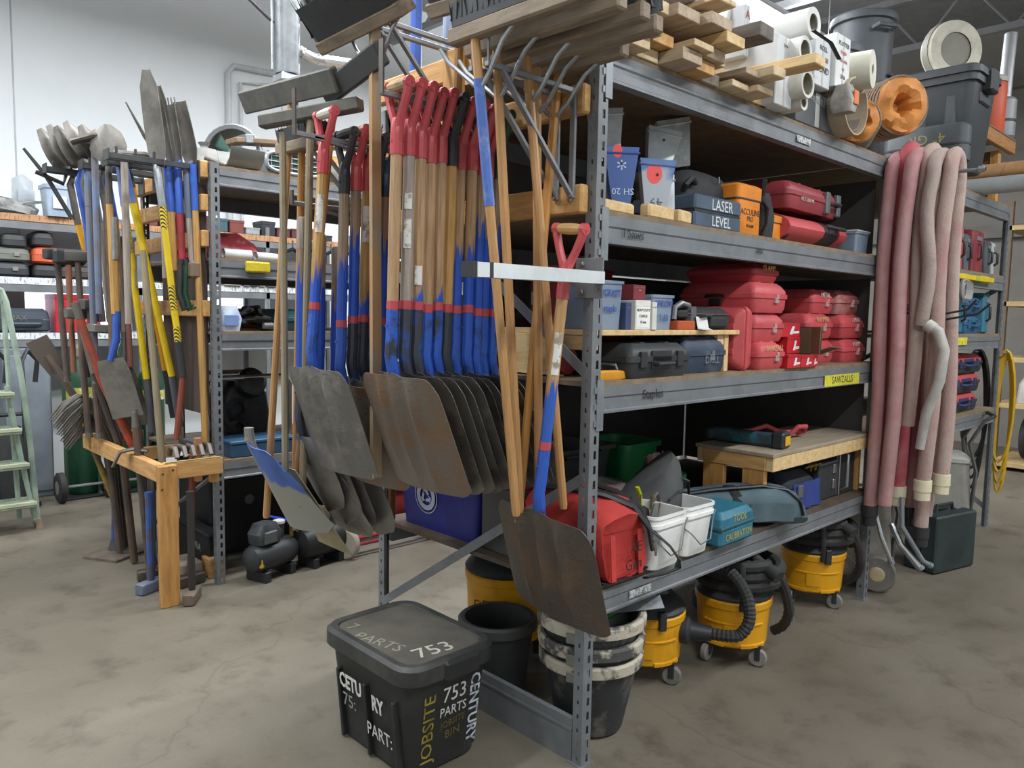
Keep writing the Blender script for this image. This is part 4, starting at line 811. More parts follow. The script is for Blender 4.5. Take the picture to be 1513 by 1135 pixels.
O('side_panel', B().sheet([[(.03+.28*j/7, .016-.006*sin(j*2.1+i), .008+.13*i/4) for j in range(8)] for i in range(5)], .006), NB, t); O('badge', B().cbox(.06, .002, .07, .11, .014, .13, .003), M('#5b5d60', .5), t)
for k in range(3): O('zip_pull', B().tube([(.24+.05*k, .06, .185), (.26+.05*k, .04, .2), (.275+.05*k, .05, .17)], .006, 6), M('#b59a4a', .4, .5), t)
t = Th('flight_case', 'black case with chrome handle and latches at the right end of the lower shelf', 'case', TR(1.86, .06, Z4)); b = B(); b.cbox(0, 0, 0, .20, .26, .19, .008); b.cbox(.20, .0, 0, .42, .3, .25, .006); O('body', b, BLACKP, t)
O('handle', B().tube([(.25, -.004, .03), (.25, -.035, .05), (.25, -.035, .22), (.25, -.004, .24)], .007, 8), CHROME, t); O('edge_trim', B().cbox(.22, -.006, .0, .232, .0, .25, .002), CHROME, t); O('edge_trim', B().cbox(-.003, -.004, .182, .203, .26, .196, .003), M('#808387', .4, .6), t)
for z in (.05, .13): O('latch', B().cbox(.14, -.01, z, .17, .002, z+.05, .002), CHROME, t)
# wooden bench on the lower shelf with two tools
t = Th('wooden_bench', 'small wooden bench riser standing on the right of the lower shelf', 'bench', TR(1.26, 0, Z4))
O('top_board', B().cbox(-.01, .0, .303, 1.06, .40, .320, .002), M('#9c8f7c', .75, 0, '#85785f', 5, .4, .7, .1, (1, 7, 7)), t); O('front_rail', B().cbox(0, .003, .238, 1.06, .04, .303, .003), PINEL, t); O('back_rail', B().cbox(0, .36, .238, 1.06, .395, .303, .003), PINEL, t)
O('side_rail', B().cbox(-.005, .04, .238, .033, .36, .303, .003), PINEY, t)
for x in (0, 1.03):
    for y in (.045, .25): O('leg', B().cbox(x, y, 0, x+.03, y+.11, .238, .003), PINEZ, t)
t = Th('angle_grinder', 'teal and black power tool with a yellow battery end on the wooden bench', 'tool', TR(1.40, .39, Z4+.3205, 0, 0, -84)); b = B(); b.rr([(0, .03, .028, .015), (.05, .034, .033, .015), (.2, .03, .028, .014), (.3, .03, .03, .014)], TR(0, 0, .036, 0, 90)); O('body', b, M('#2d3c45', .5, 0, '#27616f', 11, .5, .6), t)
O('battery', B().cbox(.30, -.045, .0, .36, .045, .078, .01), M('#272b2e', .5), t); O('battery_face', B().cbox(.3605, -.028, .016, .364, .03, .06, .003), M('#e0a51c', .5), t); O('gear_head', B().lathe([(.03, 0), (.034, .02), (.034, .05), (.02, .06)], 12, TR(-.02, 0, .008)), BLACK, t)
t = Th('bolt_cutter', 'red-handled cutter lying behind the teal tool on the bench', 'tool', TR(1.55, .40, Z4+.3205, 0, 0, -40)); 
b = B(); b.tube([(0, 0, .02), (.12, .02, .03), (.2, .02, .055), (.26, .02, .03), (.34, .01, .025)], .013, 8); O('handle', b, RED, t); b = B(); b.tube([(.28, .02, .014), (.30, -.03, .016), (.34, -.04, .06), (.39, -.02, .06), (.40, .02, .03), (.36, .03, .014)], .012, 8); O('grip_loop', b, RED, t); b = B(); b.cbox(-.1, -.02, .0, .24, .03, .03, .006); O('body', b, BLACK, t)
# red crate and clear box at the back, seen through the rack end
t = Th('red_crate', 'orange-red plastic crate at the back of the lower shelf seen past the poles', 'crate', TR(.055, .395, Z4)); b = B(); b.box(0, 0, 0, .02, .02, .10); O('foot_block', b, BLACK, t)
b = B(); b.rr([(.0, .10, .085, .02), (.15, .105, .09, .02), (.15, .115, .1, .02), (.165, .115, .1, .02), (.165, .10, .085, .02), (.02, .09, .075, .02)], TR(.115, .10, .255)); O('tub', b, M('#b8402a', .5, 0, '#9a3322', 6), t); O('shelf_box', B().cbox(.0, .02, .0, .22, .195, .253, .004), M('#4f4d4b', .7), t); O('side_hole', B().tube([(.006, .07, .33), (.006, .13, .33)], .018, 8), BLACK, t)
t = Th('recycling_bin', 'dark blue recycling bin with a white arrow emblem on the lower shelf end', 'bin', TR(.03, .60, Z4)); BB = M('#20287a', .5, 0, '#1a2066', 5, .4, .7)
b = B(); b.rr([(0, .16, .245, .03), (.26, .18, .27, .035), (.26, .195, .285, .035), (.30, .195, .285, .035), (.30, .17, .26, .03), (.02, .15, .235, .03)], TR(.19, .27, 0)); O('tub', b, BB, t)
SY = M('#aeb3c4', .6); K = FX(.0155, .335, .145) @ Matrix.Rotation(R(3.4), 4, 'X')
b = B(); 
for k in range(40):
    a, c = 2*pi*k/40, 2*pi*(k+1)/40
    for r0, r1 in ((.072, .076), (.040, .062)): b.add([(r0*cos(a), r0*sin(a), .001), (r1*cos(a), r1*sin(a), .001), (r1*cos(c), r1*sin(c), .001), (r0*cos(c), r0*sin(c), .001)], [(0, 1, 2, 3)], K)
O('emblem_ring', b, SY, t)
for k in range(3):
    b = B(); Q = K @ Matrix.Rotation(2*pi*k/3+pi/2, 4, 'Z')
    b.add([(.012, -.022, .0012), (.03, -.006, .0012), (.022, .006, .0012), (.004, -.012, .0012), (.034, .012, .0012), (.010, .014, .0012), (.036, -.012, .0012)], [(0, 1, 2, 3), (1, 4, 5, 2), (1, 6, 4)], Q); O('emblem_arrow', b, SY, t)
t = Th('wood_strip', 'brown wooden strip standing beside the recycling bin at the rear post', 'lumber', TR(.02, 1.16, Z4)); O('strip', B().cbox(0, 0, .0, .03, .035, .34, .003), M('#7a4f2a', .7), t); O('green_tape', B().cbox(-.002, -.002, .22, .032, .037, .30, .002), GREEN, t)
# ------------------------------------------------------------------ buckets, vacuums
def ribbed(b, pts, r, n=9, pitch=.02):
    """corrugated hose"""
    P = [Vector(p) for p in pts]; C = [P[0]]
    for i in range(len(P)-1):
        p0, p1, p2, p3 = P[max(i-1, 0)], P[i], P[i+1], P[min(i+2, len(P)-1)]; m = max(2, int((p2-p1).length/(pitch/2)))
        for k in range(1, m+1):
            s = k/m; C.append(.5*((2*p1)+(p2-p0)*s+(2*p0-5*p1+4*p2-p3)*s*s+(3*p1-p0-3*p2+p3)*s**3))
    b.tube(C, [r*(1.0 if k % 2 else .86) for k in range(len(C))], n)
CR = M('#4b4a48', .7, 0, '#b7ae9c', 9, .44, .52, .3, bsc=40, det=7); BKT = M('#2f3031', .6, 0, '#6f6b63', 7, .52, .66, .1, det=6)
def mortar_bucket(lab, x, y, z, r0, r1, h, rim=CR, body=BKT, ribs=((.93, .1), (.78, .05)), grp='stacked rubber mortar buckets'):
    t = Th('mortar_bucket', lab, 'bucket', TR(x, y, z), grp); b = B(); e = .006
    b.lathe([(r0-.02, 0), (r0, .012), (r0+(r1-r0)*.97, h-.02), (r1-e, h-.02), (r1-e, h), (r1-.014, h), (r0-.01, .02), (.01, .018)], 32, caps=(1, 1)); O('pail', b, body, t)
    q = B(); q.lathe([(r1-e, h-.042), (r1+.012, h-.04), (r1+.014, h-.006), (r1+.004, h+.002), (r1-.008, h), (r1-.010, h-.01)], 32, caps=(0, 0)); O('rim', q, rim, t)
    for a in (20, 200): O('bail_ear', B().cbox(-.012, -.02, h-.06, .012, .02, h-.02, .004, Matrix.Rotation(R(a), 4, 'Z') @ TR(r1+.004, 0, 0)), M('#8f8c86', .5, .4), t)
    return t
bx, by = .245, .175
mortar_bucket('lowest and tallest black rubber bucket of the corner stack, crusted rim', bx, by, 0, .125, .182, .30)
mortar_bucket('middle bucket of the corner stack, mortar-caked rim', bx, by, .075, .118, .187, .29)
mortar_bucket('top bucket of the corner stack holding saws and floats', bx, by, .16, .115, .190, .285)
mortar_bucket('grey bucket in the shade behind the kick plate', .18, .62, 0, .12, .15, .30, M('#565656', .6), M('#3f4041', .6), grp='grey buckets in the shade')
t = Th('hand_saw', 'hand saw with a red handle lying across the top bucket', 'saw', TR(bx, by, .445)); 
O('blade', B().prism([(-.12, -.03), (.235, .0), (.225, .05), (-.1, .045)], 0, .002, TR(0, -.05, .012, 52, 0, -38)), M('#7b7e80', .5, .45, '#63666a', 8), t); b = B(); b.tube([(-.02, .1, .035), (.06, .09, .045), (.12, .05, .045), (.16, .0, .03), (.06, .02, .01), (-.02, .05, .01), (-.03, .09, .03)], .018, 8); O('handle', b, M('#c23a30', .4), t)
t = Th('plastering_float', 'grey steel float leaning in the top bucket', 'float', TR(bx+.06, by-.06, .36)); O('plate', B().cbox(-.07, -.002, 0, .07, .002, .10, .001), M('#7d807f', .4, .7), t, TR(0, 0, .02, -35, 0, -20)); O('handle', B().tube([(-.04, .03, .05), (.04, .02, .06)], .014, 8), M('#4a9a3a', .5), t)
t = Th('grey_board', 'grey plastic board standing in the top bucket behind the post', 'board', TR(bx+.05, by+.08, .36)); O('board', B().cbox(0, -.003, 0, .16, .003, .17, .003, TR(0, 0, 0, -8, 10, -35)), M('#8a8a86', .5), t); O('edge_grip', B().cbox(0, -.006, -.004, .16, .006, .01, .003, TR(0, 0, 0, -8, 10, -35)), M('#6d6d6a', .5), t)
def caster(t, x, y, rz):
    O('caster_wheel', B().lathe([(.012, -.014), (.036, -.014), (.040, -.009), (.040, .009), (.036, .014), (.012, .014)], 18, TR(x, y, .0405, 0, 90, rz)), M('#8a8782', .6, 0, '#6a6762', 9), t)
    b = B(); K = TR(x, y, 0, 0, 0, rz)
    for s in (-1, 1): b.cbox(-.022 if s < 0 else .017, -.012, .03, -.017 if s < 0 else .022, .012, .088, .002, K)
    b.cbox(-.022, -.014, .082, .022, .014, .1, .003, K); O('caster_fork', b, BLACK, t)
def vac(lab, x, y, face, coil=True, port=False, r=.165, h=.215, head=True, words=None):
    """wheeled shop vacuum; face = direction its front panel looks, degrees"""
    t = Th('shop_vacuum', lab, 'vacuum', TR(x, y, 0, 0, 0, face), 'yellow wheeled shop vacuums under the rack'); z0 = .085
    b = B(); b.lathe([(r-.03, z0), (r-.014, z0+.012), (r-.003, z0+h-.04), (r+.004, z0+h-.035), (r+.006, z0+h-.008), (r, z0+h)], 36); O('drum', b, AMB, t)
    def patch(a0, a1, za, zb, nm, e=.006, m=AMB):
        n = 8; q = B(); g = lambda rr_, z: [((rr_-(1-(z-z0)/h)*.014)*cos(R(a0+(a1-a0)*k/n)), (rr_-(1-(z-z0)/h)*.014)*sin(R(a0+(a1-a0)*k/n)), z) for k in range(n+1)]
        q.loft([g(r-.002, za)+g(r-.012, za)[::-1], g(r+e, za+.004)+g(r-.012, za+.004)[::-1], g(r+e, zb-.004)+g(r-.012, zb-.004)[::-1], g(r-.002, zb)+g(r-.012, zb)[::-1]]); O(nm, q, m, t)
    patch(-140, -40, z0+h*.50, z0+h*.56, 'raised_panel'); patch(-105, -80, z0+h*.18, z0+h*.52, 'raised_panel'); patch(-78, -30, z0+h*.02, z0+h*.12, 'skirt')
    patch(-150, -105, z0+h*.02, z0+h*.12, 'skirt')
    for a in (-140, -40, 50, 130): caster(t, (r-.02)*cos(R(a)), (r-.02)*sin(R(a)), a+90+25)
    q = B(); q.lathe([(r+.002, z0+h), (r+.006, z0+h+.012), (r-.01, z0+h+.035), (r-.04, z0+h+.06), (r-.08, z0+h+.075), (r-.08, z0+h+.10), (r-.1, z0+h+.115), (.01, z0+h+.118)], 28); O('motor_head', q, BLACKP, t)
    for a in (-70, 110): O('lid_latch', B().cbox(-.016, -.012, z0+h-.045, .016, .012, z0+h+.035, .004, Matrix.Rotation(R(a), 4, 'Z') @ TR(r+.008, 0, 0, 0, 0, 90)), BLACK, t)
    if coil:
        q = B(); P = []
        for k in range(0, 38): a = k*28; P.append(((r+.005+.015*sin(k*.5))*cos(R(a))+.02, (r+.005+.015*sin(k*.5))*sin(R(a)), z0+h+.035+.0036*k))
        ribbed(q, P, .029, 8, .03); O('hose', q, RUBBER, t)
        O('hose_strap', B().tube([(.03, -r-.012, z0+h-.03), (.03, -r-.04, z0+h+.05), (.025, -r-.03, z0+h+.17), (.02, -r+.06, z0+h+.205)], .012, 6, flat=.3), BLACK, t)
        q = B(); ribbed(q, [(.1, -.10, z0+h+.17), (.19, -.06, z0+h+.10), (.24, .0, z0+.16), (.23, .06, z0+.06), (.19, .1, z0+.01)], .024, 8, .03); O('hose_tail', q, RUBBER, t)
        O('nozzle', B().lathe([(.022, 0), (.02, .06), (.028, .07), (.03, .14)], 12, along((.08, -.08, z0+h+.185), (.2, -.19, z0+h+.12))), RUBBER, t)
    else: O('top_housing', B().rr([(z0+h+.09, .09, .11, .03), (z0+h+.15, .08, .1, .03), (z0+h+.165, .05, .08, .03)]), BLACKP, t)
    if port:
        K = Matrix.Rotation(R(-12), 4, 'Z') @ TR(r-.015, 0, z0+h*.60, 0, 90)
        O('inlet', B().lathe([(.055, 0), (.058, .03), (.05, .04), (.04, .045), (.034, .1), (.03, .13)], 18, K), BLACK, t)
        q = B(); p0 = K @ Vector((0, 0, .12)); p1 = K @ Vector((0, 0, .20)); ribbed(q, [p0, p1, p1+Vector((.05, .005, .01)), p1+Vector((.085, .02, .07)), p1+Vector((.075, .06, .16)), p1+Vector((.02, .12, .23)), p1+Vector((-.06, .18, .24))], .027, 9, .016); O('hose', q, RUBBER, t)
    if words: text(t, words[0], Matrix.Rotation(R(words[1]), 4, 'Z') @ TR(r+.006, 0, z0+h*.62, 90, 0, 90), words[2], BLACK)
    return t
vac('yellow shop vacuum with a thick hose plugged into its front, nearest the corner buckets', .74, .29, -50, False, True)
vac('middle yellow shop vacuum under coiled grey hoses, T panel facing the aisle', 1.19, .13, -58)
vac('rear yellow shop vacuum by the far post with a hose over its side', 2.14, .20, -60)
vac('amber shop vacuum in shade behind the lone shovel and grey bucket', .46, .86, -40, False, False, .19, .30, words=('DEWALT', -108, .05))
t = O('hose_coil', (lambda q: (ribbed(q, [(.16*cos(R(a)), .16*sin(R(a)), .03+.0022*k) for k, a in enumerate(range(0, 900, 30))], .024, 8, .03), q)[1])(B()), RUBBER, None, TR(1.64, .42, 0), 'grey ribbed hose coil on the floor between the vacuums', 'hose')
# ------------------------------------------------------------------ black parts bin on the floor
t = Th('parts_bin', 'large black lidded bin chalk-lettered 753 PARTS on the floor', 'bin', TR(-.335, .535, 0)); BK = M('#232424', .55, 0, '#3a3937', 5, .5, .72, .05, det=6)
b = B(); b.rr([(0, .135, .205, .05), (.01, .145, .215, .05), (.30, .172, .247, .06), (.345, .176, .252, .06)]); O('tub', b, BK, t)
for s in (-1, 1):
    for y in (-.17, .0, .17): O('side_rib', B().cbox(s*.150-.012, y-.008, .02, s*.150+.0145, y+.008, .285, .004, Matrix.Rotation(R(s*5.2), 4, 'Y') @ TR(s*.001, 0, 0)), BK, t)
b = B(); b.rr([(.335, .190, .262, .07), (.345, .200, .272, .075), (.395, .200, .272, .075), (.407, .188, .260, .07), (.405, .165, .238, .055), (.398, .160, .232, .05)]); O('lid', b, M('#2c2d2c', .55, 0, '#4a4843', 4, .45, .7, .05), t)
O('lid_top', B().rr([(.398, .161, .233, .05), (.4005, .159, .231, .05)]), M('#5b574d', .7, 0, '#433f38', 4, .4, .7), t)
for s in (-1, 1): O('lid_clip', B().cbox(-.05, s*.272-.012, .33, .10, s*.272+.014, .40, .01), BK, t)
CH = M('#d8d8d2', .8); CHY = M('#9a8a2c', .8, 0, '#6d6226', 30, .45, .6); CHD = M('#6b5e2c', .8)
yf = -.245; F = lambda x, z, r_=0: Matrix.Rotation(R(0), 4, 'X') @ FY(x, yf-.001-.0+(.21-z)*.11+.012, z, r_)
def FF(x, z, r_=0):   # on the sloping front face
    y = -(.215+(.247-.215)*(z-.01)/.29)-.0015
    return Matrix.Translation((x, y, z)) @ Euler((pi/2+.11, 0, 0)).to_matrix().to_4x4() @ Matrix.Rotation(R(r_), 4, 'Z')
def FL(y, z, r_=0):   # on the sloping side face
    x = -(.164+(.188-.164)*(z-.02)/.265)-.0008
    return Matrix.Translation((x, y, z)) @ Euler((pi/2, 0, -pi/2)).to_matrix().to_4x4() @ Matrix.Rotation(.09, 4, 'X') @ Matrix.Rotation(R(r_), 4, 'Z')
text(t, 'JOBSITE', FF(-.085, .165, 90), .066, CHY, sx=1.1); text(t, '753', FF(.018, .265), .078, CH, sx=.9); text(t, 'PARTS', FF(.016, .205), .048, CH, sx=.85)
text(t, 'JOBSITE', FF(.018, .16, 4), .034, CHD, sx=.9); text(t, 'BIN', FF(.02, .12, 4), .042, CHD); text(t, 'CENTURY', FF(.105, .18, -90), .058, M('#c5cad2', .8, 0, '#8a8f98', 30, .5, .6), sx=1.0, bold=.02)
text(t, 'CETU', FL(.085, .235), .075, CH, sx=.75, bold=.03); text(t, 'RY', FL(-.08, .22), .075, CH, sx=.75, bold=.03); text(t, '75:', FL(.10, .165), .07, M('#8f8f8a', .8)); text(t, 'PART:', FL(-.08, .115), .068, CH, sx=.85)
text(t, '753', TR(-.02, -.175, .4012, 0, 0, -8), .10, M('#b9b6a8', .8)); text(t, 'PARTS', TR(-.125, .0, .4012, 0, 0, -75), .075, M('#8f8b7d', .8)); text(t, '7', TR(-.12, .17, .4012, 0, 0, -75), .07, M('#8f8b7d', .8))
# ================================================================== ON TOP OF THE MAIN RACK
ZT = 2.3905
ORD = ['first', 'second', 'third', 'fourth', 'fifth', 'sixth', 'seventh', 'eighth', 'ninth', 'tenth', 'eleventh', 'twelfth']
LMB = [PINEL, M('#cdb492', .7, 0, '#b59a74', 5, .4, .7, .08, (7, 1, 7)), M('#b9a58c', .75, 0, '#9c8a72', 5, .4, .7, .08, (7, 1, 7)), PINEY, M('#d8c4a2', .7, 0, '#c1a57a', 5, .4, .7, .08, (7, 1, 7)), M('#a79a8a', .75, 0, '#8d8174', 5, .4, .7, .08, (7, 1, 7))]
_r = random.Random(3)
LAY = ['bottom', 'second', 'third', 'fourth', 'top']
z = ZT
for L, (x0, x1, k) in enumerate([(.06, 1.05, 8), (.08, .96, 7), (.10, .86, 6), (.12, .80, 5), (.20, .72, 4)]):
    x = x0; th = (.042, .040, .038, .040, .036)[L]
    for i in range(k):
        w = (x1-x0)/k*.93; ye = _r.uniform(-.16, .10) if L else _r.uniform(-.10, .06); ln = _r.uniform(.9, 1.05) if L else 1.0
        t_ = _r.choice((th*.55, th*.96, th*.96)); q = B(); q.cbox(0, 0, 0, w, ln+.06, t_, .002)
        O('lumber_board', q, _r.choice(LMB), None, TR(x, ye, z, 0, 0, _r.uniform(-.08, .08)), '%s pine board from the corner post, %s lumber layer on the rack top' % (ORD[i], LAY[L]), 'board', 'lumber boards stacked on the rack top')
        x += (x1-x0)/k
    z += th+.0015
for i, (x, y, zz, ln, w, h, m, lab) in enumerate([(.90, -.27, ZT+.085, 1.1, .09, .038, LMB[0], 'long yellow board sticking farthest out of the lumber stack'), (.80, -.16, ZT+.044, .9, .085, .036, LMB[4], 'board sticking out just below the farthest one'), (.62, -.20, ZT+.129, 1.1, .10, .05, M('#6f675e', .8, 0, '#5b544c', 5, .4, .7, .1, (6, 1, 6)), 'weathered grey timber block end jutting from the lumber stack'),
        (.42, -.15, ZT+.206, 1.0, .11, .02, LMB[1], 'thin pale board lying on the lumber top layer'), (.33, -.06, ZT+.228, 1.2, .13, .035, M('#b0a8b0', .7, 0, '#8f93a8', 4, .5, .7), 'bluish-stained plank on the very top of the lumber'), (.10, -.10, ZT+.206, .8, .09, .045, LMB[3], 'splintered beam end above the corner post')]):
    O('lumber_board', B().cbox(0, 0, 0, w, ln, h, .003), m, None, TR(x, y, zz+.001, 0, 0, (3, -2, 2, -3, 1, -6)[i]), lab, 'board', 'lumber boards stacked on the rack top')
t = Th('crushed_carton', 'crumpled pale brown carton on the lumber behind the broom heads', 'carton', TR(.12, .28, ZT+.21)); KB = M('#c3a588', .8, 0, '#a98a6c', 8); O('panel', B().sheet([[(.02*sin(j*2), .45*j/5, .34*i/3+.015*sin(i+j*2)) for j in range(6)] for i in range(4)], .004), KB, t); O('panel', B().sheet([[(.5*i/4, -.02+.015*sin(i*2), .3*j/3) for j in range(4)] for i in range(5)], .004), M('#d8c9b8', .8, 0, '#c0ae9a', 8), t); O('torn_flap', B().sheet([[(.12*i/3, -.02-.1*j/3, .28-.05*j+.02*sin(i*3)) for j in range(4)] for i in range(4)], .004), KB, t)
# flat cartons and paper rolls
WC = M('#d7d8d8', .6, 0, '#c4c6c8', 4)
def flatbox(lab, x, y, z, w, d, h, m, lines=(), sz=.03, rz=0):
    t = Th('poster_carton', lab, 'carton', TR(x, y, z, 0, 0, rz), 'white cartons on the rack top'); O('carton', B().cbox(0, 0, 0, w, d, h, .003), m, t); O('edge_tape', B().cbox(w*.45, -.001, .004, w*.55, .004, h-.004, .001), M('#bdbcb6', .6), t)
    for i, (l, c, s_) in enumerate(lines): text(t, l, FY(w/2, -.002, h-.04-i*sz), s_, M(c, .6))
    return t
flatbox('tall white poster carton standing among the lumber ends', 1.0, -.06, ZT, .14, .9, .272, WC, [('>>', '#33363a', .03)])
flatbox('narrow grey-white carton left of the tall poster carton', .955, .06, ZT+.20, .04, .8, .20, M('#c9cccf', .6), [('A', '#b04a42', .05)])
flatbox('white carton printed with black blocks under the paper rolls', 1.37, -.04, ZT+.16, .15, .7, .20, WC, [('ROLL', '#2a2b2e', .03), ('36 x 50', '#2a2b2e', .03), ('BOND', '#2a2b2e', .04)], .045)
flatbox('white carton with red and black print right of the paper rolls', 1.53, -.06, ZT+.18, .14, .5, .23, M('#e2e2e0', .6), [('PLOTTER', '#26282b', .026), ('fragile', '#c4605a', .024), ('this side', '#c4605a', .024), ('up', '#c4605a', .024), ('20 lb', '#26282b', .024)], .035)
flatbox('dark grey carton under the white printed cartons', 1.30, .0, ZT, .40, .8, .155, M('#5e6063', .6), [('FRAGILE', '#9a9c9f', .04)])
def roll(lab, x, y, z, r, ln, m, core, rz=0, ry=0):
    t = Th('paper_roll', lab, 'roll', TR(x, y, z, 0, ry, rz), 'paper rolls on the rack top'); K = TR(0, 0, 0, -90)
    b = B(); b.lathe([(r, 0), (r, ln), (core, ln), (core, .0)], 24, K, (0, 0)); n = 24
    b.loft([[(r*cos(2*pi*k/n), r*sin(2*pi*k/n), 0) for k in range(n)], [(core*cos(2*pi*k/n), core*sin(2*pi*k/n), .002) for k in range(n)]], K, (0, 0)); O('paper', b, m, t)
    O('core', B().lathe([(core, .004), (core, ln-.004), (core*.82, ln-.004), (core*.82, .004)], 20, K, (0, 0)), M('#8e8778', .8), t)
    return t
PR = M('#dcdcd8', .6, 0, '#c9c8c2', 3)
roll('topmost white paper roll with a wide open core', 1.22, -.10, ZT+.355, .062, .9, PR, .036)
roll('middle paper roll with white core below the topmost one', 1.14, -.11, ZT+.225, .056, .9, PR, .04)
roll('lower paper roll with white core just above the rack beam', 1.155, -.12, ZT+.095, .056, .9, M('#cfccc0', .6), .042)
roll('lowest paper roll pressed flat by the ones above', 1.19, -.09, ZT+.035, .033, .8, M('#cfccc0', .6), .02)
roll('thick creamy roll of film with a ragged edge, right of the cartons', 1.83, -.10, ZT+.31, .085, .5, M('#dedccd', .5, 0, '#cbc7b4', 4), .022, 12)
roll('broad white roll standing highest behind the rolls', 1.00, .12, ZT+.352, .075, .7, PR, .05, -3)
O('black_strap', B().tube([(1.15, -.13, ZT+.30), (1.25, -.16, ZT+.27), (1.38, -.14, ZT+.24)], .010, 6, flat=.4), BLACK, None, None, 'short black strap draped from the rolls to the printed carton', 'strap')
t = Th('form_tube', 'cut-open tan cardboard tube lying under the creamy roll', 'tube', TR(1.72, -.08, ZT+.125)); q = B(); n = 22
q.sheet([[(.122*cos(R(100+300*k/n)), .75*j/3, .122*sin(R(100+300*k/n))) for j in range(4)] for k in range(n+1)], .007); O('tube', q, M('#b9a88e', .8, 0, '#a3927a', 6), t); O('inner_sleeve', B().sheet([[(.105*cos(R(120+220*k/14)), .02+.7*j/3, .105*sin(R(120+220*k/14))) for j in range(4)] for k in range(15)], .004), M('#8d8375', .8), t)
t = Th('caulk_tubes', 'crumpled packet with an orange label lying before the cardboard tube', 'packet', TR(1.56, -.09, ZT+.06)); O('wrapper', B().rr([(0, .03, .045, .015), (.05, .045, .055, .02), (.12, .03, .03, .015)]), M('#a9a49a', .7, 0, '#7f7a72', 14), t); O('orange_label', B().cbox(-.02, -.057, .03, .025, -.05, .09, .002), M('#d9753a', .6), t)
# cans
GC = M('#6d7176', .55, 0, '#5d6165', 4)
def can(lab, x, y, z, r0, r1, h, m, ribs=False):
    t = Th('garbage_can', lab, 'garbage can', TR(x, y, z), 'grey garbage cans on the rack top'); b = B(); b.lathe([(r0-.02, 0), (r0, .015), (r1, h-.05), (r1+.02, h-.045), (r1+.024, h-.012), (r1+.018, h), (r1-.006, h), (r0-.01, .04)], 32); O('drum', b, m, t)
    for a in (250, 70): O('handle', B().tube([(r1, -.07, h-.12), (r1+.045, -.06, h-.11), (r1+.045, .06, h-.11), (r1, .07, h-.12)], .014, 8, T=Matrix.Rotation(R(a-10), 4, 'Z')), m, t)
    if ribs:
        for k in range(12): O('rib', B().cbox(r1*.93, -.07, h*.25+k*.04, r1*1.0+.012, .07, h*.25+k*.04+.018, .006, Matrix.Rotation(R(-75), 4, 'Z')), m, t)
    return t
can('round grey garbage can behind the white printed carton', 2.93, .62, ZT, .145, .175, .82, GC)
can('taller dark grey ribbed garbage can behind the black tote', 3.36, .60, ZT, .155, .185, 1.12, M('#55595d', .5, 0, '#484b4f', 4), True)
b = B(); 
# orange duct
def duct(lab, T, r, ln, n=9):
    t = Th('flexible_duct', lab, 'duct', T, 'collapsed orange air ducts on the rack top'); OR = M('#c9843e', .6, 0, '#a5692f', 7, .4, .7, .2, bsc=20); rings = []
    q = B(); m = 28
    for k in range(n*2+1):
        rr_ = r*(1 if k % 2 else .93); rings.append([(rr_*(1+.03*sin(5*a+k))*cos(a), rr_*(1+.03*sin(5*a+k))*sin(a), ln*k/(n*2)+.01*sin(3*a+k)) for a in [2*pi*i/m for i in range(m)]])
    q.loft(rings, None, (0, 0))
    q.loft([rings[0]] + [[(x*s*(1+.10*sin(2*pi*i*6/m)), y*s*(1+.10*sin(2*pi*i*6/m)), zz+.012*sin(2*pi*i*5/m)) for i, (x, y, z_) in enumerate(rings[0])] for s, zz in ((.86, -.01), (.66, -.02), (.42, .0), (.22, .09))], None, (0, 1)); O('fabric', q, OR, t)
    for k in range(n): O('wire_ring', B().tube([(r*1.015*cos(2*pi*i/20), r*1.015*sin(2*pi*i/20), ln*(2*k+1)/(n*2)) for i in range(21)], .006, 5), M('#7d7164', .6), t)
    return t
duct('upper collapsed orange air duct with its crumpled mouth facing out', TR(2.33, -.06, ZT+.255, -88, 0, -35), .145, .22, 8)
duct('lower collapsed orange air duct lying on the rack beam', TR(1.92, .0, ZT+.11, -90, 0, -62), .105, .30, 10)
# black tote, green-lettered case, cooler on a wooden riser
t = Th('storage_tote', 'big black lidded tote on the rack top above the hoses', 'tote', TR(3.04, .03, ZT+.001, 0, 0, -90)); TB = M('#33373a', .5, 0, '#2b2e31', 4); b = B()
b.rr([(0, .22, .17, .04), (.02, .23, .18, .04), (.46, .265, .205, .05), (.46, .28, .22, .05), (.50, .28, .22, .05)]); O('tub', b, TB, t); b = B(); b.rr([(.50, .292, .232, .06), (.535, .292, .232, .06), (.548, .27, .21, .05), (.542, .24, .18, .04)]); O('lid', b, TB, t)
for s in (-1, 1): O('lid_latch', B().cbox(s*.285-.03, -.06, .42, s*.285+.03, .06, .55, .012), BLACK, t); O('side_handle', B().cbox(s*.255-.015, -.09, .36, s*.255+.015, .09, .42, .008), TB, t)
for x in (-.15, .0, .15): O('rib', B().cbox(x-.03, -.203, .05, x+.03, -.165, .40, .01), TB, t)
t = Th('pump_case', 'dark grey flat case with upside-down yellow 4 inch GR lettering', 'case', TR(2.72, -.05, ZT, 0, 0, -90)); GK = M('#454b4e', .5, 0, '#3b4043', 6); b = B(); b.rr([(0, .20, .05, .03), (.01, .215, .06, .04), (.19, .215, .06, .045), (.205, .195, .05, .04)]); O('shell', b, GK, t); O('seam', B().rr([(.0, .0, .0, .0)]*0 or [(.09, .218, .063, .045), (.10, .218, .063, .045)]), BLACK, t)
text(t, '4" GR', FY(.02, -.061, .135, 180), .075, M('#9a9460', .7))
t = Th('wooden_riser', 'rough wooden riser shelf on the rack top carrying the cooler', 'riser', TR(3.56, .05, ZT)); RW = M('#a9794a', .75, 0, '#8c6238', 6, .4, .7, .15, (1, 6, 6))
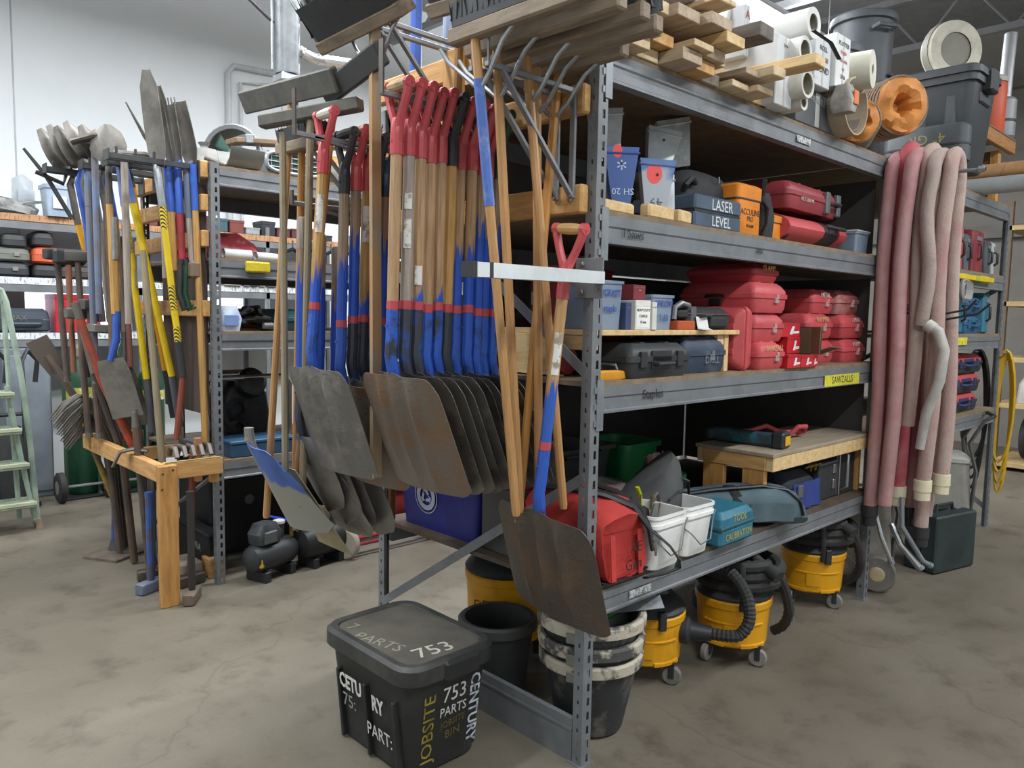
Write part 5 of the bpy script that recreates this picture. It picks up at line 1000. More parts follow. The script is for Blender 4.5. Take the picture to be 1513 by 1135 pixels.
O('front_plank', B().cbox(0, 0, .41, 1.30, .04, .50, .004), RW, t); O('back_plank', B().cbox(0, 1.0, .41, 1.30, 1.04, .5, .004), RW, t); O('top_board', B().cbox(0, .0, .502, 1.30, 1.04, .515, .002), M('#7b6a58', .8), t)
for x in (.0, 1.05): O('post', B().cbox(x+.01, .045, 0, x+.075, .10, .41, .003), PINEZ, t); O('post', B().cbox(x+.01, .94, 0, x+.075, .99, .41, .003), PINEZ, t)
O('cross_rail', B().cbox(.02, .10, .2, .06, .93, .29, .003), PINEY, t); O('end_panel', B().cbox(1.08, .1, .0, 1.09, .95, .41, .002), M('#6a5140', .8), t)
ZR = ZT+.5155
t = Th('cooler', 'blue cooler chest with a white lid on the wooden riser', 'cooler', TR(3.92, .10, ZR, 0, 0, 4)); b = B(); b.rr([(0, .27, .16, .04), (.02, .285, .175, .05), (.27, .30, .19, .05)], TR(.28, .2, 0)); O('body', b, M('#3f57b8', .4, 0, '#384ea6', 4), t); b = B(); b.rr([(.271, .31, .20, .05), (.31, .312, .202, .05), (.34, .28, .17, .05)], TR(.28, .2, 0)); O('lid', b, WHITE, t); O('handle', B().tube([(.585, .05, .2), (.64, .06, .24), (.64, .30, .24), (.585, .32, .2)], .014, 8), WHITE, t); O('drain_plug', B().lathe([(.018, 0), (.015, .012)], 10, TR(.5, .004, .05, 90)), WHITE, t)
t = Th('hose_drum', 'slim orange round container right of the blue cooler', 'container', TR(4.62, .17, ZR)); b = B(); b.lathe([(.085, 0), (.095, .02), (.10, .36), (.09, .38)], 20); O('drum', b, M('#d1562e', .5), t); O('lid', B().lathe([(.10, .38), (.102, .41), (.07, .43)], 20), M('#b9b3a6', .6), t)
t = Th('coil_hose', 'cream flat hose coil standing behind the blue cooler', 'hose', TR(4.24, .34, ZR+.342)); b = B(); b.lathe([(.12, -.05), (.20, -.055), (.21, -.02), (.21, .02), (.20, .055), (.12, .05)], 28, TR(0, 0, .212, 90, 0, -35), (0, 0)); O('coil', b, M('#cfcab8', .6, 0, '#b4ae9a', 9), t); O('hub', B().lathe([(.12, -.04), (.12, .04)], 20, TR(0, 0, .212, 90, 0, -35)), M('#8d897c', .6), t); O('tie_strap', B().lathe([(.213, -.03), (.213, .03)], 24, TR(0, 0, .212, 90, 0, -35), (0, 0)), M('#8d897c', .6), t)
t = Th('pipe_guard', 'upright grey galvanised pipe half bent, at the right end of the riser', 'pipe', TR(4.79, .13, ZR)); b = B(); b.lathe([(.07, 0), (.085, .02), (.085, .28), (.07, .30)], 18); O('canister', b, M('#8f9194', .5, .3), t); b = B(); b.tube([(0, 0, .25), (.02, 0, .5), (.06, -.0, .78)], .045, 12); O('pipe', b, M('#a4a6a8', .45, .5), t); O('strap', B().lathe([(.087, .12), (.087, .14)], 18), BLACK, t)
def pipe(lab, x, y, z, r, ln, m, e=.006, cap=False):
    t = Th('pipe', lab, 'pipe', TR(x, y, z), 'pipes across the rack top'); q = B(); q.lathe([(r, 0), (r, ln), (r-e, ln), (r-e, 0), (r, 0)], 20, TR(0, 0, 0, -90), (0, 0)); O('tube', q, m, t)
    if cap: 
        for k in range(5): O('spiral_seam', B().tube([(r*1.004*cos(a), .1+.16*k+.02*a, r*1.004*sin(a)) for a in [2*pi*i/16 for i in range(17)]], .0025, 5), M('#a87f52', .8), t)
    else: O('coupling', B().lathe([(r+.004, .0), (r+.004, .05)], 20, TR(0, .6, 0, -90), (0, 0)), m, t)
    return t
pipe('grey plastic pipe with its open end over the aisle', 3.98, -.28, ZT+.058, .056, 1.4, M('#a8acad', .45, 0, '#94989a', 5))
pipe('tan cardboard tube with spiral seams above the grey pipe', 4.06, -.42, ZT+.165, .05, 1.5, M('#c59a6c', .75, 0, '#ad8355', 5), .006, True)
# ================================================================== HOSES AT THE MIDDLE POST
HP = M('#b18b88', .8, 0, '#a3666a', 2.2, .42, .62, .25, bsc=90); HR = M('#b05058', .75, 0, '#a9807c', 2.4, .52, .7, .2, bsc=90); HB = M('#a9958a', .85, 0, '#a07a76', 3, .45, .7, .3, bsc=90)
t = Th('hose_hook', 'steel rod hook on the middle post that carries the vacuum hoses', 'hook', TR(2.385, -.002, 2.285)); O('rod', B().tube([(0, 0, 0), (0, -.44, 0)], .009, 8), STEELL, t); O('end_nut', B().lathe([(.017, 0), (.017, .02), (.012, .03)], 6, TR(0, -.41, 0, 90)), GALV, t); O('flange', B().cbox(-.03, -.006, -.04, .03, 0, .04, .003), STEEL, t)
def hang(lab, m, y, r, top, za, zb, dxa=.10, dya=0, dyb=0, cuffa=None, cuffb=None, sway=.02):
    t = Th('vacuum_hose', lab, 'hose', TR(2.385, y, 0), 'pink vacuum hoses hanging from the hook'); P = []
    for k in range(9): s = k/8; P.append((-dxa-.02*sin(pi*s), dya*(1-s)+sway*sin(2.3*pi*(1-s)), za+(top-.13-za)*s))
    for k in range(1, 8): a = pi-pi*k/8; P.append((dxa*cos(a), sway*.2*sin(a), top-.13+.12*sin(a)))
    for k in range(9): s = k/8; P.append((dxa+.02*sin(pi*s), dyb*s+sway*sin(1.9*pi*s), top-.13+(zb-top+.13)*s))
    O('hose', B().tube(P, r, 12), m, t)
    for c, (x, yy, z_) in ((cuffa, P[0]), (cuffb, P[-1])):
        if c is None: continue
        q = B(); q.lathe([(r*.8, .03), (r*1.18, .028), (r*1.2, -.03), (r*1.08, -.032), (r*1.06, -.075), (r*.9, -.08)], 16, TR(x, yy, z_)); O('cuff', q, M(c, .5), t)
    return t
CUF = '#d9cfb0'
hang('faded pink hose nearest the post, left of all the hoses', HP, -.045, .034, 2.40, .53, .80, .12, .0, .0, '#2c2b2c', None, .008)
hang('bright red hose looped highest on the hook', HR, -.095, .038, 2.44, .74, .62, .065, .01, -.01, CUF, CUF, .008)
hang('dusty pink hose third from the post', HP, -.15, .036, 2.405, .58, .50, .145, .02, .01, None, '#2c2b2c', .012)
hang('beige ribbed hose that reaches lowest to the black case', HB, -.20, .036, 2.42, 1.0, .42, .075, .01, -.03, None, '#2c2b2c', .01)
hang('grey-pink hose with a pale curved end hanging at mid height', M('#9f9087', .8, 0, '#8a6f6b', 3, .45, .7, .3, bsc=90), -.25, .033, 2.39, 1.52, .50, .13, .0, .02, None, None, .015)
hang('outermost brownish pink hose on the hook', HB, -.305, .036, 2.385, .70, .72, .07, .02, -.01, CUF, CUF, .012)
t = Th('curved_wand', 'pale grey curved wand hanging among the hoses', 'wand', TR(2.22, -.33, 0)); O('wand', B().tube([(0, .05, 1.52), (0, 0, 1.49), (0, -.03, 1.40), (0, -.02, 1.25), (0, .03, 1.08), (0, .05, .9)], [.026, .028, .028, .027, .025, .022], 12), M('#b0a9a2', .5, 0, '#94908c', 8), t); O('end_ring', B().tube([(0, .053, 1.524), (0, .02, 1.50)], .031, 12), M('#c9c2b8', .5), t)
t = Th('wire_hooks', 'two black wire hooks poking out between the hoses', 'hook', TR(2.385, -.003, 1.63)); 
for k in range(2): O('wire', B().tube([(.02*k, 0, -.03*k), (.01, -.30, -.05-.03*k), (.0, -.40-.05*k, -.03-.02*k), (0, -.44-.06*k, .02-.02*k)], .006, 6), BLACK, t)
O('plate', B().cbox(-.03, -.004, -.05, .03, 0, .03, .002), STEEL, t); O('chrome_clamp', B().tube([(0, -.12, -.02), (0, -.2, -.03)], .02, 10), CHROME, t)
# ------------------------------------------------------------------ floor machines by the second bay
GM = M('#8d8a82', .5, 0, '#77746d', 4)
def machine(lab, x, y, rz, h=.62, m=GM, dark=None):
    t = Th('floor_extractor', lab, 'machine', TR(x, y, 0, 0, 0, rz), 'wheeled floor extractors beside the second bay')
    b = B(); b.rr([(.06, .16, .15, .05), (.10, .18, .17, .06), (h*.45, .17, .16, .06), (h, .145, .13, .05)]); O('tank', b, m, t); b = B(); b.rr([(h+.002, .155, .14, .05), (h+.03, .158, .143, .05), (h+.055, .12, .11, .05)]); O('lid', b, M('#b9b8b2', .4), t); b = B(); b.rr([(h*.2, .10, .03, .02), (h*.38, .12, .05, .03), (h*.42, .11, .03, .02)], TR(0, -.155, 0)); O('front_bulge', b, m, t)
    for s in (-1, 1): O('wheel', B().lathe([(.03, -.022), (.095, -.022), (.105, -.012), (.105, .012), (.095, .022), (.03, .022)], 22, TR(s*.20, .07, .1055, 0, 90)), M('#7d7870', .6, 0, '#6a665f', 6), t); O('hub_cap', B().lathe([(.045, .0), (.035, .008)], 12, TR(s*.222, .07, .1055, 0, s*90)), M('#c3b08a', .6), t); O('handle_tube', B().tube([(s*.14, .15, .2), (s*.14, .17, h*.9), (s*.13, .12, h+.14), (s*.12, .20, h+.30), (s*.12, .26, h+.34)], .013, 8), M('#77787a', .3, .8), t)
    O('grip_bar', B().tube([(-.12, .26, h+.34), (.12, .26, h+.34)], .013, 8), BLACK, t); O('front_foot', B().cbox(-.10, -.16, 0, .10, -.10, .06, .006), BLACK, t)
    return t
machine('beige two-wheeled extractor under the hose ends by the middle post', 2.70, .16, 205, .50, M('#9a958a', .55, 0, '#7c776d', 5))
machine('grey two-wheeled extractor with chrome handles near the far post', 4.12, .16, 205, .56)
for i, (p, lab) in enumerate([([(2.30, -.06, .50), (2.28, -.10, .40), (2.32, -.14, .27)], 'bent chrome wand nearest the middle post'), ([(2.42, -.10, .44), (2.40, -.16, .34), (2.42, -.25, .24)], 'thick chrome wand end pointing at the floor'), ([(2.40, -.15, .60), (2.37, -.17, .45), (2.44, -.26, .27), (2.47, -.28, .25)], 'long S-bent grey wand right of the thick one')]):
    t = Th('chrome_wand', lab, 'wand', TR(), 'metal hose wands by the middle post'); O('tube', B().tube(p, (.012, .019, .013)[i], 10), CHROME if i < 2 else STEELL, t); O('end_collar', B().tube([p[-1], tuple(Vector(p[-1])+(Vector(p[-1])-Vector(p[-2])).normalized()*.02)], (.017, .022, .017)[i], 10), STEELL, t)
t = Th('hard_case', 'dark green-black hard case standing on the floor under the hoses', 'case', TR(3.11, -.12, 0, 0, 0, -14)); HC = M('#1d2a2a', .5, 0, '#2b3838', 5); b = B(); b.cbox(0, 0, .004, .42, .10, .36, .01); O('front_shell', b, HC, t); O('back_shell', B().cbox(0, .104, .004, .42, .21, .36, .01), HC, t); O('handle', B().tube([(.12, .09, .35), (.13, .09, .40), (.29, .09, .40), (.30, .09, .35)], .011, 8), BLACK, t)
for x in (.05, .35): O('latch', B().cbox(x-.02, .08, .345, x+.03, .13, .368, .003), STEEL, t)
O('dry_leaf', B().sheet([[(.05*i/3-.025, (.022*(1-abs(j-2)/2*.0))*(j-2)/2*sin(pi*(i+.3)/3.6), .006+.004*abs(j-2)) for j in range(5)] for i in range(4)], .001), M('#8a6a48', .8), None, TR(3.05, -1.0, 0, 0, 0, 30), 'small dry leaf lying on the concrete floor', 'leaf')
# ------------------------------------------------------------------ second bay
def upr(lab, x, z, w, h, m, d=.3, y=.05, rz=0, grp='tool cases upright in the second bay', txt=None):
    t = Th('tool_case', lab, 'case', TR(x, y, z, 0, 0, rz), grp); b = B(); b.rr([(0, w*.24, d/2-.02, .012), (.012, w*.25, d/2, .014), (h-.012, w*.25, d/2, .014), (h, w*.24, d/2-.02, .012)], TR(w*.26, d/2, 0)); O('left_shell', b, m, t)
    b = B(); b.rr([(0, w*.22, d/2-.02, .012), (.012, w*.23, d/2-.004, .014), (h-.012, w*.23, d/2-.004, .014), (h, w*.22, d/2-.02, .012)], TR(w*.76, d/2, 0)); O('right_shell', b, m, t); O('handle', B().tube([(w*.5, 0, h*.3), (w*.5, -.022, h*.36), (w*.5, -.022, h*.64), (w*.5, 0, h*.7)], .009, 6), BLACK, t); O('latch', B().cbox(w*.3, -.006, h*.76, w*.7, .004, h*.86, .002), STEELL, t)
    if txt: text(t, txt, FY(w*.5, -.024, h*.5, 90), .05, WHITE)
    return t
GY = M('#5c6468', .55, 0, '#4b5256', 5); RDD = M('#8d3b42', .5, 0, '#76292f', 6); TL = M('#2f6d85', .5, 0, '#255a70', 5); TLD = M('#253d47', .5, 0, '#1e3039', 5)
zb = 1.8835
for lab, x, w, h, m in [('grey upright case first beside the hoses in the second bay', 3.50, .12, .27, GY), ('bright red upright case second in the upper second bay', 3.70, .13, .28, REDC), ('slim grey upright case between the two red ones', 3.86, .11, .25, GY), ('wide dusty red upright case in the upper second bay', 4.01, .26, .29, RDD), ('black-grey upright case with a pale edge near the bay end', 4.31, .15, .24, M('#3d4144', .6, 0, '#50555a', 8)), ('thin pale grey upright case last in the upper second bay', 4.48, .08, .24, M('#aeb0ae', .5))]:
    upr(lab, x, zb, w, h, m)
zb = 1.4635
for lab, x, w, h, m, tx in [('teal upright case first beside the hoses on the middle level', 3.47, .13, .28, TL, None), ('dark teal upright case with white vertical lettering', 3.64, .15, .27, TLD, 'CORDLESS'), ('slim teal upright case right of the lettered one', 3.82, .11, .27, TL, None), ('last teal upright case at the end of the middle level', 4.36, .15, .29, M('#3a7388', .5, 0, '#2f6074', 5), None)]:
    upr(lab, x, zb, w, h, m, txt=tx)
case('lower of two stacked blue-teal cases in the second bay', TR(3.97, .05, zb), .34, .3, .125, M('#2b6187', .5, 0, '#24526f', 6), 'stacked teal cases in the second bay', front='handle', notch=False); case('upper of two stacked blue-teal cases in the second bay', TR(3.97, .05, zb+.134), .34, .3, .125, M('#2b6187', .5, 0, '#24526f', 6), 'stacked teal cases in the second bay', front='handle', notch=False)
zb = .9135
for k in range(3):
    t = case('%s red-lidded black case of the stack of three in the second bay' % ('lowest', 'middle', 'topmost')[k], TR(3.74+.03*k, .05, zb+.137*k), .62, .36, .128, BLACKP, 'red and black cases in the second bay', front='handle', notch=False, hm=M('#2f3a66', .5))
    for c in t.children:
        if c.name.startswith('upper_shell'): c.data = c.data.copy(); c.data.materials[0] = RED
t = Th('soft_bag', 'crumpled red soft bag with black straps before the red-lidded stack', 'bag', TR(3.46, .04, zb)); b = B(); b.loft([[(.02+.26*k/5, .12+.10*cos(a)*s, .07*s+.075*s*sin(a)+.008*sin(4*a+k)) for a in [2*pi*i/12 for i in range(12)]] for k, s in enumerate((.5, .95, 1, 1, .9, .45))]); O('body', b, M('#b3322e', .8, 0, '#8f2522', 9, .4, .7, .25, bsc=20), t); O('strap', B().tube([(.05, .02, .06), (.1, .0, .13), (.2, .02, .14), (.26, .03, .06)], .012, 6, flat=.4), BLACK, t)
t = Th('yellow_level', 'yellow spirit level hanging off the second-bay beam', 'level', TR(3.5, -.02, 1.815)); O('bar', B().cbox(0, -.012, 0, .75, .012, .035, .004), YEL, t); O('vial', B().cbox(.34, -.0135, .008, .41, -.011, .028, .002), M('#9ac83a', .3), t)
t = Th('cable_coil', 'grey cable loops hung from the second-bay beam', 'cable', TR(3.6, -.03, 1.80)); 
for k in range(5): O('loop', B().tube([(.05*k+.05*cos(a), .006*k, -.05+.06*sin(a)) for a in [2*pi*i/14 for i in range(15)]], .013, 6), M('#8f8d8a', .6), t)
for x, z, w in ((3.55, 1.40, .3), (4.05, 1.82, .2)): tag(O('tape_label', B().box(0, -.0016, 0, w, -.0006, .05), M('#d5cf3a', .6, 0, '#a8a22a', 30, .5, .6), None, TR(x, 0, z-.01)), 'yellow tape label on the %s beam of the second bay' % ('middle' if z < 1.5 else 'upper'), 'label', 'yellow tape labels')
t = tag(O('tape_label', B().box(0, -.0016, 0, .40, -.0006, .055), M('#cfc93c', .6, 0, '#b4ae30', 20), None, TR(1.72, 0, 1.215)), 'yellow tape label with black handwriting under the red cases', 'label', 'yellow tape labels'); text(t, 'SAWZALLS', FY(.2, -.0018, .028), .05, BLACK)
for s_, x, z in (('Staples', .34, 1.262), ('I Saws', .20, 1.81), ('misc', 1.05, 1.815)):
    text(rack, s_, FY(x, -.0012, z), .045 if x < 1 else .03, BLACK, 'marker_lettering')
for x, z in ((1.32, 2.318), (.24, .548)): O('bar_code_label', B().box(x, -.0012, z-.014, x+.13, -.0002, z+.014), M('#b9bbba', .6, 0, '#6d6f70', 60, .5, .55), rack)
# yellow and black cords at the bay end
for i, (y0, c, r_, w, lab) in enumerate([(-.03, '#d2a51e', .011, .16, 'yellow cord coil hung at the far end post'), (.16, '#2b2b2d', .013, .20, 'black cord coil hung behind the yellow one'), (.37, '#c98a1c', .010, .18, 'amber cord coil hung deepest at the far end post')]):
    t = Th('cord_coil', lab, 'cord', TR(4.70+.02*i, y0, .92), 'cord coils at the far rack end')
    for k in range(4): O('loop', B().tube([(.012*k, (w-.02*k)*.45*sin(a), (.42+.03*k)*cos(a)-.05*k) for a in [2*pi*j/20 for j in range(21)]], r_, 6), M(c, .5), t)
    O('hanger', B().tube([(-.10, 0, .40), (.06, 0, .40), (.07, 0, .43)], .006, 6), STEEL, t)
# far wooden rack with upright dividers and coils
t = Th('wooden_rack', 'pale wooden rack with slanted dividers in the far right background', 'rack', TR(7.35, -1.8, 0)); PW = M('#b99f72', .7, 0, '#a0875c', 4)
for z in (.04, .66, 1.14, 1.72, 2.5): O('shelf_board', B().cbox(0, 0, z, .9, 2.5, z+.05, .003), PW, t)
for y in (0, 1.2, 2.44): O('post', B().cbox(.0, y, 0, .06, y+.06, 2.8, .003), M('#6b5a48', .7), t)
for y in (.2, .55, .9, 1.3, 1.6, 1.85, 2.1): O('divider', B().prism([(.0, .092), (.8, .092), (.8, .65), (.25, .65)], y, y+.02, Matrix(((1, 0, 0, 0), (0, 0, 1, 0), (0, 1, 0, 0), (0, 0, 0, 1)))), PW, t)
for i, y in enumerate((.4, .72, 1.1, 1.45, 1.73, 1.98, 2.25)):
    O('rubber_ring', B().tube([(.35+.2*cos(a), y-.45*0, .33+.2*sin(a)) for a in [2*pi*k/20 for k in range(21)]], .03, 8), RUBBER, None, TR(7.35, -1.8, 0), '%s black rubber ring from the near end between the wooden dividers' % ORD[i], 'ring', 'rubber rings in the wooden rack')
for j, z in enumerate((.712, 1.192, 1.772)):
    for i, y in enumerate((.3, .75, 1.2, 1.65, 2.1)):
        if j == 0 and i == 4: continue
        q = B()
        for k in range(4): q.tube([(.35+(.28-.02*k)*cos(a), y+(.185-.015*k)*sin(a), .03+.05*k) for a in [2*pi*m/16 for m in range(17)]], .028, 6)
        tag(O('hose_coil', q, RUBBER, None, TR(7.35, -1.8, z)), '%s black hose coil on the %s shelf of the wooden rack' % (ORD[i], ('lower', 'middle', 'upper')[j]), 'hose', 'black hose coils in the wooden rack')
t = Th('chop_saw', 'grey and orange cut-off saw on the lower shelf of the wooden rack', 'saw', TR(7.45, .28, .7125)); b = B(); b.rr([(0, .16, .14, .04), (.2, .15, .13, .05), (.3, .10, .09, .05)], TR(.15, .1, 0)); O('body', b, M('#b8b4ac', .5), t); O('guard', B().lathe([(.16, -.03), (.16, .03), (.1, .035)], 20, TR(.05, -.12, .18, 0, 90)), M('#9a9892', .4, .5), t); O('orange_cover', B().cbox(.0, -.03, .2, .1, .06, .34, .02), M('#d0662c', .5), t)
# ================================================================== LEFT RACK AND ITS TOOL STATION
LX, LY, LD = -.20, 2.515, 1.1
lrack = Th('storage_rack', 'grey slotted steel rack at the left holding air movers and compressors', 'rack', TR(LX, LY, 0)); LL = 2.9
for x, sx in ((0, 1), (LL, -1)):
    upright(lrack, x, 0, 2.32, sx, 1); upright(lrack, x, LD, 2.32, sx, -1)
for z in (2.29, 1.80, 1.40, .685):
    beam(lrack, .045, LL-.045, 0, z); beam(lrack, .045, LL-.045, LD, z, -1); O('shelf_board', B().box(.004, .004, z+.001, LL-.004, LD-.004, z+.016), DECK, lrack)
O('end_brace', B().tube([(0, .02, .62), (0, LD-.02, .10)], .014, 6), STEEL, lrack)
for i, z in enumerate((2.235, 2.06, 1.87, 1.495)):
    O('lumber_rail', B().cbox(-.042, .02, z, -.003, LD, z+.088, .005), PINEY, None, TR(LX, LY, 0), '%s pine rail across the end of the left rack' % ('topmost', 'second', 'third', 'lowest')[i], 'lumber rail', 'pine rails on the left rack end')
O('lumber_block', B().cbox(-.10, .0, 1.70, -.045, .10, 1.79, .012), M('#7d6a55', .7), None, TR(LX-.0, LY+.03, 0), 'dirty wooden peg block on the left rack end', 'block')
BKS = M('#3b3c3e', .5, .4, '#4a4a49', 8)
for i, (y, z, xl) in enumerate(((2.60, 2.285, .44), (2.90, 2.305, .36), (3.20, 2.315, .40), (3.45, 2.31, .52))):
    t = Th('tool_hanger', '%s black steel twin-bar tool hanger on the left rack end' % ('nearest', 'second', 'third', 'farthest')[i], 'hanger', TR(LX-.043, y, z), 'black tool hangers on the left rack')
    for s in (-1, 1): O('bar', B().cbox(-xl, s*.028-.006, -.012, 0, s*.028+.006, .018, .002), BKS, t)
    O('tip_plate', B().cbox(-xl-.006, -.045, -.02, -xl, .045, .035, .002), BKS, t); O('back_plate', B().cbox(-.006, -.05, -.08, -.0005, .05, .04, .002), BKS, t)
    for k in range(4): O('tooth', B().cbox(-xl+.03+k*.09, -.034, .018, -xl+.042+k*.09, -.022, .05, .002), BKS, t)
def stick(name, lab, cat, parts, group=None):
    """long tool from path pieces (part name, points, radius or radii, material, flatness)"""
    base = Vector(parts[-1][1][-1]); t = Th(name, lab, cat, Matrix.Translation(base), group)
    for p in parts:
        nm, pts, r, m = p[:4]; fl = p[4] if len(p) > 4 else 1.0
        O(nm, B().tube([Vector(q)-base for q in pts], r, 10, flat=fl), m, t)
    return t, base
def leaf(t, base, nm, a, c, ws, m, dirn=(-.6, .75, 0), curl=.02, th=.003, teeth=0):
    """spade-like blade from a (neck) to c (tip); ws = half widths"""
    a, c = Vector(a)-base, Vector(c)-base; ax = (c-a).normalized(); w = (Vector(dirn)-ax*Vector(dirn).dot(ax)).normalized(); n = ax.cross(w); G = []
    for i, hw in enumerate(ws):
        u = i/(len(ws)-1); G.append([a+(c-a)*u+w*(hw*v)+n*(curl*(v*v)*(1-.3*u)) for v in (-1, -.7, -.35, 0, .35, .7, 1)])
    O(nm, B().sheet(G, th), m, t)
    if teeth:
        for k in range(teeth): v = -1+2*k/(teeth-1); p = c+w*(ws[-1]*v*.92); O('tooth', B().tube([p, p+ax*.035], .004, 5), m, t)
DG = M('#6f6a63', .5, .4, '#57524c', 7, .42, .66, .1, bsc=60); DG2 = M('#7f7b74', .5, .4, '#625d56', 7, .42, .66, .1, bsc=60)
def stripes(c1, c2, sc=70):
    mt = bpy.data.materials.new('striped_grip'); mt.use_nodes = True; nt = mt.node_tree; L = nt.links.new; bs = nt.nodes['Principled BSDF']; bs.inputs['Roughness'].default_value = .45
    tc = nt.nodes.new('ShaderNodeTexCoord'); w = nt.nodes.new('ShaderNodeTexWave'); w.bands_direction = 'DIAGONAL'; w.inputs['Scale'].default_value = sc*.5; L(tc.outputs['Object'], w.inputs['Vector'])
    r_ = nt.nodes.new('ShaderNodeValToRGB'); r_.color_ramp.interpolation = 'CONSTANT'; r_.color_ramp.elements[0].color = (*lin(c1), 1); r_.color_ramp.elements[1].position = .55; r_.color_ramp.elements[1].color = (*lin(c2), 1)
    L(w.outputs['Fac'], r_.inputs[0]); L(r_.outputs[0], bs.inputs['Base Color']); return mt
STRP = stripes('#d8bc22', '#2a2a26')
G1 = 'tools hanging heads-up at the left rack end'
t, b0 = stick('drain_spade', 'tallest long-bladed drain spade with a yellow and black striped shaft', 'spade', [('socket', [(-.433, 2.6, 2.30), (-.444, 2.6, 2.26), (-.421, 2.6, 2.067)], [.012, .021, .02], GALV), ('striped_grip', [(-.421, 2.6, 2.067), (-.412, 2.6, 1.95)], .019, STRP), ('shaft', [(-.412, 2.6, 1.95), (-.385, 2.6, 1.66)], .0175, YEL), ('striped_grip', [(-.385, 2.6, 1.66), (-.374, 2.6, 1.53)], .019, STRP), ('shaft', [(-.374, 2.6, 1.53), (-.362, 2.6, 1.44)], .0175, YEL), ('striped_grip', [(-.362, 2.6, 1.44), (-.356, 2.6, 1.36)], .019, STRP), ('boot', [(-.356, 2.6, 1.36), (-.335, 2.6, 1.17)], .020, BLACKP), ('handle_end', [(-.335, 2.6, 1.17), (-.375, 2.6, .83)], .016, M('#7e3b2c', .55))], G1)
leaf(t, b0, 'blade', (-.425, 2.6, 2.27), (-.487, 2.58, 2.74), (.03, .05, .052, .052, .05, .046, .02), DG2)
t, b0 = stick('drain_spade', 'narrow drain spade behind the tallest one, blue socket on ash', 'spade', [('socket', [(-.35, 2.64, 2.32), (-.376, 2.64, 2.28), (-.362, 2.64, 2.05)], [.012, .021, .02], BLUE), ('shaft', [(-.362, 2.64, 2.05), (-.352, 2.64, 1.74)], .018, ASHY)], G1)
leaf(t, b0, 'blade', (-.345, 2.64, 2.30), (-.408, 2.64, 2.69), (.02, .034, .034, .033, .028, .012), DG)
t, b0 = stick('trench_spade', 'trenching spade with blue socket and red painted shaft', 'spade', [('socket', [(-.318, 2.62, 2.32), (-.333, 2.62, 2.29), (-.326, 2.62, 2.04)], [.012, .021, .02], BLUE), ('shaft', [(-.326, 2.62, 2.04), (-.316, 2.62, 1.74)], .019, M('#a3343c', .5, 0, '#7f2a30', 8))], G1)
leaf(t, b0, 'blade', (-.315, 2.62, 2.30), (-.362, 2.62, 2.60), (.02, .03, .03, .03), DG2, teeth=4)
t, b0 = stick('trench_spade', 'flat trenching spade with grey socket, leaning right at the top', 'spade', [('socket', [(-.262, 2.6, 2.32), (-.292, 2.6, 2.28), (-.284, 2.6, 2.02)], [.012, .020, .019], M('#5f6b80', .5)), ('shaft', [(-.284, 2.6, 2.02), (-.27, 2.6, 1.73)], .0175, ASHG)], G1)
leaf(t, b0, 'blade', (-.256, 2.6, 2.30), (-.318, 2.6, 2.62), (.028, .048, .046, .042, .036), DG)
stick('long_pole', 'pale wooden pole with a blue top reaching down to the timber frame', 'pole', [('socket', [(-.272, 2.565, 2.30), (-.264, 2.565, 2.06)], .0175, BLUE), ('shaft', [(-.264, 2.565, 2.06), (-.246, 2.565, 1.4), (-.232, 2.565, .80)], [.016, .019, .019], ASHY)], G1)
t, b0 = stick('pick_head_tool', 'pick with one long pointed tine rising over the hanger', 'pick', [('tine', [(-.541, 2.75, 2.60), (-.45, 2.75, 2.44), (-.363, 2.75, 2.325)], [.006, .017, .02], DG, .6), ('shaft', [(-.363, 2.75, 2.325), (-.36, 2.75, 1.7)], .018, ASHG)], G1)
for x, lab in ((-.205, 'green'), (-.235, 'grey')): stick('hanging_hook', 'curved %s hook hanging off the left rack end' % lab, 'hook', [('hook', [(x-.1, 2.60, 1.78), (x-.11, 2.60, 1.62), (x-.085, 2.60, 1.53), (x-.06, 2.60, 1.55)], [.012, .016, .016, .014], GREEN if lab == 'green' else BLACKP), ('strap', [(x-.1, 2.6, 1.8), (x-.1, 2.6, 1.77)], .014, BLACKP)], G1)
YS = M('#e0c11e', .4, 0, '#c9a916', 5)
t, b0 = stick('fiberglass_shovel', 'yellow fibreglass handle printed with blue letters, leftmost yellow one', 'shovel', [('socket', [(-.525, 2.95, 2.36), (-.499, 2.95, 2.089)], [.018, .02], M('#5471b8', .5, 0, '#78808c', 10)), ('shaft', [(-.499, 2.95, 2.089), (-.408, 2.95, 1.136)], .0185, YS), ('boot', [(-.408, 2.95, 1.136), (-.383, 2.95, .83)], .020, M('#55565a', .7))], G1)
text(t, 'YARDWORKS', Matrix.Translation(Vector((-.481, 2.9305, 1.93))-b0) @ Euler((pi/2, 0, -.3)).to_matrix().to_4x4() @ Matrix.Rotation(R(-84.6), 4, 'Z'), .030, M('#3d4a6b', .6)); text(t, 'COMFORT', Matrix.Translation(Vector((-.459, 2.9305, 1.69))-b0) @ Euler((pi/2, 0, -.3)).to_matrix().to_4x4() @ Matrix.Rotation(R(-84.6), 4, 'Z'), .024, M('#3d6a8b', .6))
leaf(t, b0, 'blade', (-.525, 2.95, 2.34), (-.44, 3.05, 2.39), (.03, .075, .08, .06), DG)
t, b0 = stick('fiberglass_shovel', 'long plain yellow fibreglass handle slanting right across the tools', 'shovel', [('socket', [(-.533, 2.85, 2.335), (-.488, 2.85, 2.1)], [.017, .02], M('#5471b8', .5, 0, '#78808c', 10)), ('shaft', [(-.488, 2.85, 2.1), (-.302, 2.85, 1.154)], .0185, YS), ('boot', [(-.302, 2.85, 1.154), (-.262, 2.85, .86)], .020, M('#55565a', .7))], G1)
leaf(t, b0, 'blade', (-.533, 2.85, 2.33), (-.44, 2.93, 2.37), (.03, .07, .075, .05), DG2)
